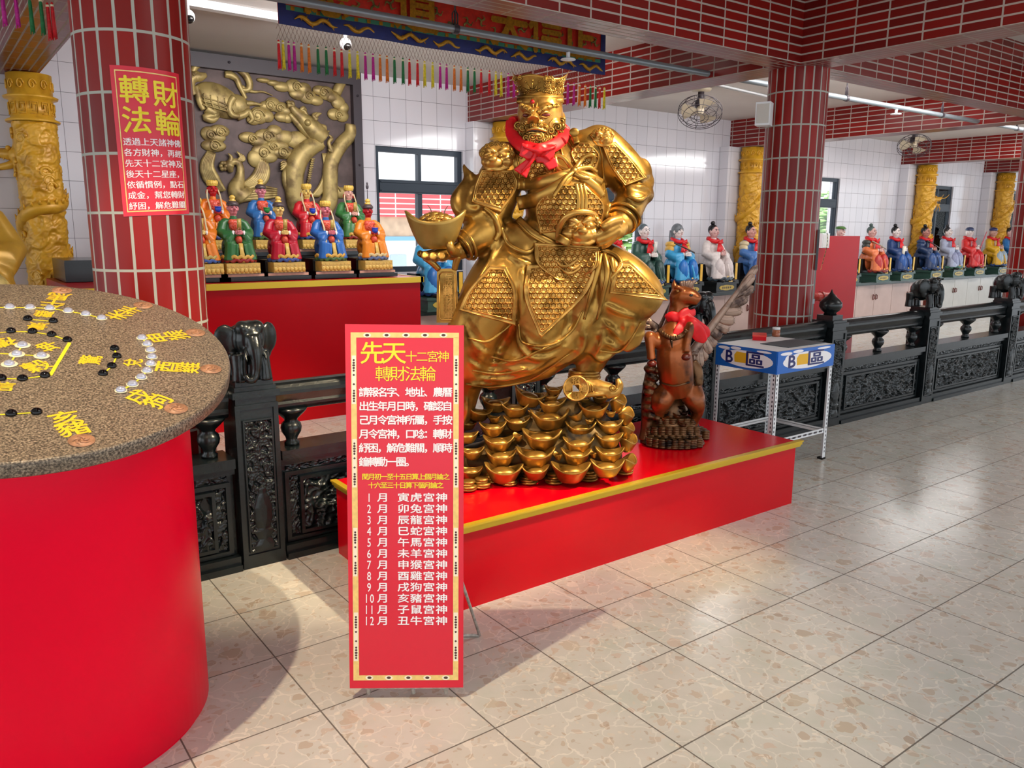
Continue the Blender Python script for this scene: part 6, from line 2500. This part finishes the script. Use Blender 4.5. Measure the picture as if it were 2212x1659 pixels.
for pts in ([(968, 550, 84, 9), (955, 556, 104, 9), (953, 551, 122, 8)], [(956, 550, 82, 9), (938, 557, 102, 9), (935, 552, 120, 8)], [(948, 548, 76, 9), (922, 554, 92, 8.5), (917, 550, 106, 7.5)], [(945, 545, 62, 8), (915, 550, 68, 7.5), (905, 546, 76, 6.5)],
            [(985, 548, 86, 9.5), (976, 541, 112, 9), (972, 530, 118, 8), (971, 522, 116, 6.5)]):
    G.T(b, pts)
sculpt(b, .0045, 2).build('bearing_hand', M['gold'], gen)
b = MB()
G.B(b, 971, 527, 122.5, 3.6, 5, 1.5)
b.build('thumb_nail', M['goldhi'], gen)
b = MB()
G.B(b, 1330, 496, 74, 22, 19, 15, .5)
G.T(b, [(1338, 486, 62, 22), (1330, 498, 72, 20)])
for pts in ([(1334, 484, 84, 10), (1310, 497, 96, 9.5), (1284, 509, 103, 7)], [(1334, 494, 82, 10), (1310, 508, 92, 9.5), (1286, 519, 99, 7)], [(1332, 503, 76, 10), (1310, 518, 85, 9), (1291, 527, 92, 7)], [(1328, 511, 70, 9), (1311, 526, 78, 8), (1297, 534, 83, 6)],
            [(1340, 474, 82, 10), (1322, 478, 98, 9.5), (1308, 486, 106, 9), (1299, 493, 108, 7.5)]):
    G.T(b, pts)
sculpt(b, .0045, 2).build('resting_hand', M['goldhi'], gen)
b = MB()
G.B(b, 1304, 489, 113, 5, 4, 2, .5)
b.build('thumb_nail', M['goldhi'], gen)

# ingot bowl heaped with coins, name tablet under the hand
bc = G.g(943, 538, 84)
b = MB()
BOWL = ingot_mesh(48, .70, 1.12)
_i, ING = ING, BOWL
b.add(place_ingot(bc, 62*G.u, 0.05, 0.02, 0), ING.f)
ING = _i
Vb = b.v[0]
Vb[:, 2] = bc[2]+(Vb[:, 2]-bc[2])*1.1
bw = b.build('ingot_bowl', M['goldbowl'] if 'goldbowl' in M else M.setdefault('goldbowl', gold_mat('satin_gold_bowl', 'a08446', '8a6c30', 5, 0.38, 0.6, .05)), gen)
b = MB()
for k in range(70):
    a, q = rr.uniform(0, 2*PI), math.sqrt(rr.random())
    p = bc+RV*math.cos(a)*q*.098+VN*math.sin(a)*q*.05+UV_*(.112+.045*(1-q*q))
    nz = nrm(UV_*1.0+RV*math.cos(a)*q*.8-VN*.5+VN*math.sin(a)*q*.5)
    b.lathe([(.001, .004), (.0125, .004), (.0135, .002), (.0135, -.002), (.001, -.004)], p, 12, nz)
b.build('coin', M['goldhi'], bw, 'heaped coins')
b = MB()
tp = [(944, 581), (986, 580), (991, 697), (943, 697)]
TG = lambda P, d=70: np.array([G.g(x, y, d) for x, y in P])
q = TG(tp)
b.add(np.vstack([q, q+VN*.02]), [(3, 2, 1, 0), (4, 5, 6, 7), (0, 1, 5, 4), (1, 2, 6, 5), (2, 3, 7, 6), (3, 0, 4, 7)], False)
G.T(b, [(918, 556, 84, 7), (932, 566, 78, 7), (948, 582, 70, 6)])
G.T(b, [(990, 552, 78, 8), (985, 568, 74, 7), (982, 582, 70, 6)])
tb = b.build('name_tablet', M['gold'], gen)
b = MB()
fr = [(949, 594), (954, 588), (977, 588), (982, 594), (985, 685), (980, 691), (953, 691), (949, 685), (949, 594)]
b.tube(TG(fr, 71), .0032, 6)
b.build('tablet_frame', M['goldhi'], tb)
b = MB()
for k, c in enumerate('左脇轉財將軍'):
    put_chars(b, c, lambda P: TG(P, 72.2), 957.5+k*.5, 599.5+k*16.2, 18, 15.5, 1.0, .025)
b.build('lettering', M['goldhi'], tb, 'raised gold characters')

# boot
b = MB()
G.T(b, [(1258, 814, 26, 24), (1268, 828, 38, 22), (1295, 838, 52, 18), (1322, 842, 60, 14)])
G.T(b, [(1310, 850, 58, 12), (1330, 846, 62, 11), (1338, 832, 62, 9), (1333, 818, 58, 5)])
G.B(b, 1290, 848, 50, 52, 8, 22, -.12)
sculpt(b, .005, 2).build('boot', M['goldhi'], gen)
b = MB()
for k in range(9):
    x = 1264+k*6
    G.T(b, [(x, 818+k*2, 50+k*2, 1.8), (x+9, 832+k*1.2, 62+k*1.2, 1.8), (x+10, 846, 66, 1.6)])
curl(b, 1324, 838, 9, 76, 1, 2.2)
b.build('boot_ridges', M['gold'], gen)

# red scarf
b = MB()
for q in ([(1106, 262, 0), (1106, 290, 30), (1124, 312, 58), (1148, 322, 78), (1164, 325, 88)], [(1222, 282, 0), (1216, 298, 34), (1200, 312, 60), (1180, 321, 78), (1164, 325, 88)]):
    G.T(b, [p+(11,) for p in q], 5, 10, (.5, 1.25), -VN)
G.T(b, [(1106, 262, 0, 10), (1130, 262, -48, 12), (1170, 268, -62, 12), (1205, 272, -48, 12), (1222, 282, 0, 10)])
for poly, d in (([(1128, 308), (1162, 317), (1163, 332), (1142, 345), (1121, 336)], 84), ([(1163, 317), (1203, 311), (1197, 338), (1187, 346), (1166, 332)], 84), ([(1157, 328), (1164, 336), (1150, 350), (1137, 385), (1109, 366), (1134, 346)], 80), ([(1160, 330), (1170, 330), (1188, 340), (1201, 342), (1207, 361), (1186, 368), (1172, 351), (1158, 352)], 80)):
    n = len(poly)
    A = [G.g(x, y, d) for x, y in poly]
    Bk = [p+VN*.018 for p in A]
    b.add(A+Bk, [tuple(range(n))[::-1], tuple(range(n, 2*n))]+[(i, (i+1) % n, n+(i+1) % n, n+i) for i in range(n)])
G.B(b, 1163, 325, 90, 11, 10, 9)
for q in ([(1160, 325, 94, 5), (1145, 322, 92, 4), (1130, 316, 88, 2)], [(1166, 325, 94, 5), (1185, 322, 92, 4), (1200, 316, 88, 2)], [(1158, 332, 90, 4), (1145, 352, 88, 4), (1126, 374, 84, 2)]):
    G.T(b, q)
sculpt(b, .0042, 3).build('scarf', M['scarf'], gen, 'bright red satin scarf tied in a bow')

# heap of ingots under the raised boot
pile = thing('ingot_pile', 'heap of antique gold ingots with a coin under the raised boot of the general', 'ingot pile', (2.35, 2.95, PZ))
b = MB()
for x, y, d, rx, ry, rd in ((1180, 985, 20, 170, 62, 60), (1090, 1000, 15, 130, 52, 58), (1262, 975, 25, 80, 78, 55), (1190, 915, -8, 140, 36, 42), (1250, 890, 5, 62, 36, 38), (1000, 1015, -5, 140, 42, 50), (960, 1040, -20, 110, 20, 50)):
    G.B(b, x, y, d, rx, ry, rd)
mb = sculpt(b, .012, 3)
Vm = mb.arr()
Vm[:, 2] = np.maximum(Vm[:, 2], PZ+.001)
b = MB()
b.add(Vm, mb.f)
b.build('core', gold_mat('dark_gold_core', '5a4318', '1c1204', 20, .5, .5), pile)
K = 5.53
rows_ = [(760, 215, 205, 8, .12), (385, 300, 175, 0, .05), (1085, 130, 118, 0, -.05), (1050, 215, 105, 4, 0), (620, 360, 178, 14, .02), (1065, 310, 178, 16, .06), (1040, 480, 235, 34, .02), (640, 520, 165, 30, 0), (170, 410, 160, 22, .2), (375, 470, 85, 34, -.4), (355, 590, 165, 48, .1), (50, 690, 140, 58, 0), (420, 765, 186, 66, .06), (940, 715, 236, 66, 0),
         (1410, 600, 185, 50, -.08), (1560, 370, 186, 36, .03), (1640, 225, 110, 20, 0), (1840, 300, 170, 14, 1.2), (1755, 560, 160, 48, 0), (1740, 725, 168, 66, .03), (1380, 785, 186, 72, -.03), (1340, 920, 182, 92, .03), (1745, 895, 172, 88, 0), (865, 930, 232, 90, 0), (450, 935, 186, 88, 0), (120, 880, 140, 80, .05), (90, 1110, 150, 104, 0), (478, 1120, 226, 110, 0), (870, 1110, 165, 112, 0),
         (1280, 1110, 230, 116, .02), (1715, 1060, 200, 108, .05), (1935, 450, 170, 22, 1.3), (1940, 620, 170, 30, 1.3), (1960, 770, 170, 44, 1.1), (1960, 1010, 170, 62, 1.2), (1370, 440, 110, 40, -.6), (1510, 500, 60, 60, .5), (1770, 410, 70, 44, -.7), (660, 690, 80, 70, -1.0), (1140, 920, 80, 96, -1.1), (1560, 900, 70, 90, -1.2), (850, 400, 90, 14, .4), (1280, 300, 80, 20, -.3), (1460, 240, 70, 24, .3),
         (-170, 960, 160, 60, 0), (-200, 1120, 180, 80, 0), (-420, 1130, 170, 40, 0), (-330, 960, 150, 30, 0), (-120, 800, 150, 40, 0), (-260, 660, 140, 5, 0), (60, 540, 120, 20, .5)]
for i, (cx, cy, hw, d, yw) in enumerate(rows_):
    x, y = 1000+cx/K, 820+cy/K
    L = hw/K*G.u*1.02
    c = G.g(x, y, d)
    c[2] -= L*.5
    c[2] = max(c[2], PZ+.002)
    bb = MB()
    bb.add(place_ingot(c, L, yw, rr.uniform(-.05, .05)+(-.22 if i in (0, 8) else 0)+(.25 if i in (35,) else 0), .12), ING.f)
    bb.build('ingot', M['gold'], pile)
for i, (x, y) in enumerate(((1040, 1052), (1098, 1046), (1140, 1043), (1196, 1042), (1272, 1036), (1350, 1022), (1062, 1040), (1010, 1058))):
    c = atz(x, y, PZ)
    b = MB()
    for k in range(4):
        b.lathe([(.001, .011*k), (.042-.004*k, .011*k), (.044-.004*k, .011*k+.005), (.042-.004*k, .011*k+.01), (.001, .011*k+.01)], c+np.array([.004*math.sin(k*2+i), .004*math.cos(k*3+i), .002]), 18)
    b.build('coin_stack', M['gold'], pile)
cc = G.g(1244, 839, 82)
cn = nrm(-VN+UV_*.35)
cx_ = nrm(np.cross(UV_, cn))
cy_ = np.cross(cn, cx_)
b = MB()
R0 = 27*G.u
A = np.linspace(0, 2*PI, 49)[:-1]
sq = []
for a in A:
    s_ = 7*G.u/max(abs(math.cos(a)), abs(math.sin(a)))
    sq.append(s_)
rws = []
for rf, hh in ((None, -.008), (1.0, -.008), (1.0, .008), (.9, .0085), (.88, .005), (None, .005), (None, -.008)):
    rws.append([cc+(cx_*math.cos(a)+cy_*math.sin(a))*(sq[i] if rf is None else R0*rf)+cn*hh for i, a in enumerate(A)])
b.grid(np.transpose(np.array(rws), (1, 0, 2)), closed_u=True)
co = b.build('coin', M['goldhi'], pile)
b = MB()
for c, dx, dy in (('招', 0, 1), ('財', 0, -1), ('進', 1, 0), ('寶', -1, 0)):
    o_ = cc+(cx_*dx+cy_*dy)*16*G.u+cn*.0065
    put_chars(b, c, lambda P: o_+P[:, :1]*cx_-P[:, 1:]*cy_, -.0165, 0, .033, .033, 1.0, .03)
b.tube([cc+cx_*i*8*G.u+cy_*j*8*G.u+cn*.0055 for i, j in ((-1, -1), (1, -1), (1, 1), (-1, 1))], .002, 6, closed=True)
b.build('lettering', M['goldhi'], co, 'raised coin characters')


# ---------------------------------------------------------------- rearing winged horse on a heap of coins
HG = Fig(4.365, .002537)
M['copper'] = gold_mat('polished_copper_bronze', '8f4d22', '2c1408', 7, .3, .5, .1)
M['wing'] = gold_mat('grey_brown_bronze', '9a8070', '43302a', 12, .38, .45, .15)
M['hbrz'] = gold_mat('dark_coin_bronze', '6b4a2c', '1a100a', 16, .35, .6, .1)
hs = thing('winged_horse_statue', 'reddish bronze rearing winged horse statue on a heap of coins', 'statue', (3.35, 2.97, PZ))
b = MB()
HG.T(b, [(1455, 728, 20, 30), (1456, 765, 26, 38), (1460, 810, 20, 38), (1465, 842, 4, 36)])
HG.B(b, 1450, 735, 30, 32, 28, 28)
HG.T(b, [(1452, 725, 18, 30), (1458, 700, 12, 24), (1464, 672, 10, 21), (1468, 650, 12, 20)])
HG.B(b, 1470, 641, 14, 24, 23, 21)
HG.T(b, [(1470, 638, 16, 21), (1490, 640, 24, 18), (1504, 647, 29, 14), (1510, 651, 30, 11)])
HG.T(b, [(1474, 656, 14, 13), (1488, 667, 22, 8), (1498, 674, 26, 5)])
HG.B(b, 1462, 653, 16, 15, 15, 15)
HG.T(b, [(1455, 624, 30, 3), (1464, 620, 34, 5), (1476, 626, 34, 3)])
HG.B(b, 1506, 644, 34, 8, 8, 9)
for x, y in ((1457, 618), (1492, 616)):
    HG.T(b, [(x+(6 if x < 1470 else -8), 632, 8, 8), (x, 618, 6, 7), (x-1, 604, 4, 1.5)])
HG.T(b, [(1430, 735, 24, 22), (1412, 735, 34, 16), (1403, 726, 42, 12), (1404, 745, 45, 9.5), (1406, 765, 46, 9), (1407, 776, 46, 10)])
HG.T(b, [(1472, 735, 28, 20), (1484, 715, 40, 14), (1492, 702, 48, 11), (1487, 725, 53, 9), (1483, 745, 56, 8.5), (1481, 760, 57, 10)])
HG.T(b, [(1438, 845, 10, 28), (1428, 868, 20, 24), (1422, 890, 10, 15), (1424, 915, 4, 10), (1420, 938, 10, 9)])
HG.T(b, [(1490, 842, 10, 28), (1502, 868, 20, 23), (1506, 890, 10, 14), (1498, 915, 6, 10), (1500, 940, 12, 9)])
HG.T(b, [(1415, 870, -20, 10), (1404, 900, -24, 9), (1398, 935, -10, 8), (1396, 950, 0, 5)])
hb = sculpt(b, .0055, 7)
HG.setbody(hb)
hb.build('body', M['copper'], hs)
b = MB()
for q in ((1408, 785, 46, 10, 8, 10), (1481, 771, 58, 11, 8, 11), (1420, 944, 12, 11, 8, 11), (1501, 946, 14, 11, 8, 11)):
    HG.B(b, *q)
b.build('hoof', plain('dark_red_hoof', '5a1c10', .3), hs)
b = MB()
for x, y in ((1465, 628),):
    dq = HG.depth(x, y, 20)
    HG.B(b, x, y, dq+.5, 4.5, 3.2, 2.5)
b.build('eyes', plain('amber_eye', 'c89048', .15), hs)
b = MB()
HG.B(b, 1495, 663, 27, 13, 5, 9, -.4)
HG.B(b, 1493, 638, HG.depth(1493, 638, 36)-.5, 4, 3, 2)
b.build('mouth', M['black'], hs)
b = MB()
for k in range(16):
    t_ = k/15
    x, y = 1478-34*t_, 622+70*t_
    curl(b, 0, 0, 1, 0) if False else None
    HG.T(b, [(x-4, y, 2-6*t_, 7), (x-15, y+10, -8, 6), (x-20-4*math.sin(k), y+26, -12, 1.5)])
for k in range(6):
    HG.T(b, [(1474+k*3, 622, 12, 4), (1472+k*5, 612-2*(k % 2), 14, 4), (1474+k*6, 607, 14, 1)])
b.build('mane', M['wing'], hs)
b = MB()
HG.DT(b, [(1424, 712), (1440, 726), (1456, 731), (1474, 724), (1484, 712)], 5, 3, (.5, 1))
for k in range(12):
    x = 1426+k*4.9
    y = 714+16*math.sin(PI*k/11.5)
    HG.B(b, x, y, HG.depth(x, y, 40)+4, 3.2, 4.5, 3)
HG.DT(b, [(1450, 735), (1452, 752)], [3, 1], 4)
HG.DT(b, [(1424, 826), (1455, 834), (1490, 826)], 2, 2)
HG.T(b, [(1497, 780, 8, 8), (1506, 800, 10, 12), (1510, 826, 12, 9), (1506, 838, 12, 6)], 5, 10, (.5, 1), -VN)
b.build('harness', M['hbrz'], hs)


def wing(root, tip, feathers, name, d0, d1):
    b = MB()
    HG.T(b, [(root[0]-6, root[1]+14, d0+4, 12), root+(d0, 11), ((root[0]*.5+tip[0]*.5), (root[1]*.5+tip[1]*.5), d1*.5+d0*.5, 7), tip+(d1, 2.5)], 6, 10, (.6, 1), -VN)
    o = b.build(name, M['wing'], hs)
    for k, (x0, y0, x1, y1, w) in enumerate(feathers):
        t_ = k/len(feathers)
        dd = d0+(d1-d0)*(1-t_)+(k % 2)*2.5
        b = MB()
        A = np.linspace(0, 1, 9)
        P = [HG.g(x0+(x1-x0)*a, y0+(y1-y0)*a+4*math.sin(a*PI)*.6, dd+1.5*math.sin(a*PI)) for a in A]
        b.tube(P, np.interp(A, [0, .3, .8, .93, 1], [.5, .95, 1, .8, .15])*w*1.3*HG.u, 10, (.2, 1), -VN)
        b.tube([p-VN*w*HG.u*.2 for p in P[:-1]], .0025, 5)
        for i in range(1, 8):
            q = np.array(P[i])
            tdir = nrm(np.array(P[i])-np.array(P[i-1]))
            sdir = np.cross(tdir, VN)
            for s in (-1, 1):
                b.tube([q-VN*w*HG.u*.2, q+tdir*w*HG.u*.55+sdir*s*w*HG.u*.8-VN*w*HG.u*.1], .0013, 4)
        b.build('feather', M['wing'], o)


F_ = []
for a, (ex, ey), w in ((.02, (1636, 572), 7), (.12, (1630, 592), 7.5), (.2, (1628, 618), 8), (.3, (1616, 642), 8.5), (.4, (1604, 668), 9), (.5, (1588, 692), 9), (.58, (1576, 712), 9), (.66, (1558, 730), 8.5), (.74, (1546, 748), 8.5), (.8, (1534, 764), 8), (.86, (1524, 780), 7.5), (.92, (1514, 794), 7), (.97, (1506, 808), 6.5)):
    x0, y0 = 1600+(1500-1600)*a, 622+(752-622)*a
    F_.append((x0, y0, ex, ey, w))
wing((1502, 752), (1634, 576), F_, 'wing', 2, -18)
wing((1418, 712), (1392, 680), [(1412, 700, 1384, 694, 5), (1414, 706, 1386, 704, 5), (1408, 694, 1382, 684, 5)], 'wing', -14, -20)
b = MB()
HG.T(b, [(1440, 690, 24, 8), (1452, 684, 30, 10), (1470, 688, 34, 9)], 5, 10, (.5, 1.2), -VN)
HG.T(b, [(1440, 686, 0, 9), (1462, 678, -14, 10), (1490, 672, 0, 9), (1500, 676, 10, 6)], 5, 10)
HG.T(b, [(1472, 690, 36, 10), (1480, 680, 34, 12), (1500, 671, 26, 9)], 5, 10, (.4, 1.2), -VN)
HG.B(b, 1474, 694, 38, 9, 9, 8)
HG.T(b, [(1474, 698, 40, 8), (1468, 715, 48, 11), (1456, 736, 52, 8)], 5, 10, (.3, 1.2), -VN)
HG.T(b, [(1478, 690, 40, 9), (1496, 704, 54, 13), (1512, 725, 44, 13), (1524, 738, 36, 6)], 5, 10, (.3, 1.2), -VN)
HG.T(b, [(1484, 684, 36, 8), (1502, 700, 40, 10), (1524, 716, 34, 9), (1527, 730, 32, 5)], 5, 10, (.3, 1.2), -VN)
sculpt(b, .0045, 2).build('scarf', M['scarf'], hs, 'red satin scarf tied at the neck')
# scrolled support beside the left foreleg
b = MB()
for k in range(7):
    y = 796+k*17
    HG.B(b, 1404+3*math.sin(k*2), y, 10, 14, 10, 14)
    HG.B(b, 1416+3*math.cos(k*2), y+5, 18, 9, 8, 9)
HG.T(b, [(1408, 780, 10, 9), (1402, 850, 0, 16), (1398, 920, 0, 14), (1390, 952, 4, 12)])
sculpt(b, .0055, 2).build('scroll_support', M['hbrz'], hs)
b = MB()
for q in ((1452, 925, -10, 62, 34, 46), (1452, 955, 0, 72, 24, 66), (1455, 890, -14, 32, 40, 26)):
    HG.B(b, *q)
m_ = sculpt(b, .009, 2)
Vm = m_.arr()
Vm[:, 2] = np.maximum(Vm[:, 2], PZ+.001)
b = MB()
b.add(Vm, m_.f)
b.build('heap_core', M['hbrz'], hs)
rr = random.Random(11)
hf_ = Fig(4.365, .002537)
hf_.setbody(b)
pts = []
for row, (y, n, xa, xb) in enumerate(((962, 10, 1392, 1515), (945, 10, 1388, 1520), (928, 8, 1402, 1510), (910, 6, 1418, 1496))):
    for k in range(n):
        x = xa+(xb-xa)*(k+.5*(row % 2))/(n-.5)
        dq = hf_.depth(x, y)
        if dq is None:
            continue
        pts.append((x, y, dq))
for x, y, dq in pts:
    c = HG.g(x, y, dq-2)
    c[2] = max(PZ+.002, c[2]-.03)
    b = MB()
    for k in range(5):
        b.lathe([(.001, .0095*k), (.024, .0095*k), (.0255, .0095*k+.004), (.024, .0095*k+.009), (.001, .0095*k+.009)], c+np.array([rr.uniform(-.002, .002), rr.uniform(-.002, .002), 0]), 14)
    b.build('coin_stack', M['hbrz'], hs)
for k in range(26):
    a = 2*PI*k/26
    c = np.array([3.37+.19*math.cos(a)+.02*math.sin(3*a), 2.98+.17*math.sin(a), PZ+.002])
    if np.dot(VN, c)-4.365 < .02:
        continue
    b = MB()
    for j in range(5):
        b.lathe([(.001, .0095*j), (.024, .0095*j), (.0255, .0095*j+.004), (.024, .0095*j+.009), (.001, .0095*j+.009)], c, 14)
    b.build('coin_stack', M['hbrz'], hs)
for x, y, r in ((1437, 888, 9), (1462, 899, 9), (1478, 892, 9), (1436, 905, 9), (1470, 912, 8), (1418, 904, 7), (1486, 900, 7), (1472, 880, 6), (1448, 870, 6), (1478, 868, 6), (1475, 918, 8)):
    dq = hf_.depth(x, y, 20)
    b = MB()
    b.add(place_ingot(HG.g(x, y+r*.6, dq+4), r*HG.u*1.15, rr.uniform(-.8, .8), rr.uniform(-.2, .2), .2), ING.f)
    b.build('ingot', M['copper'], hs)
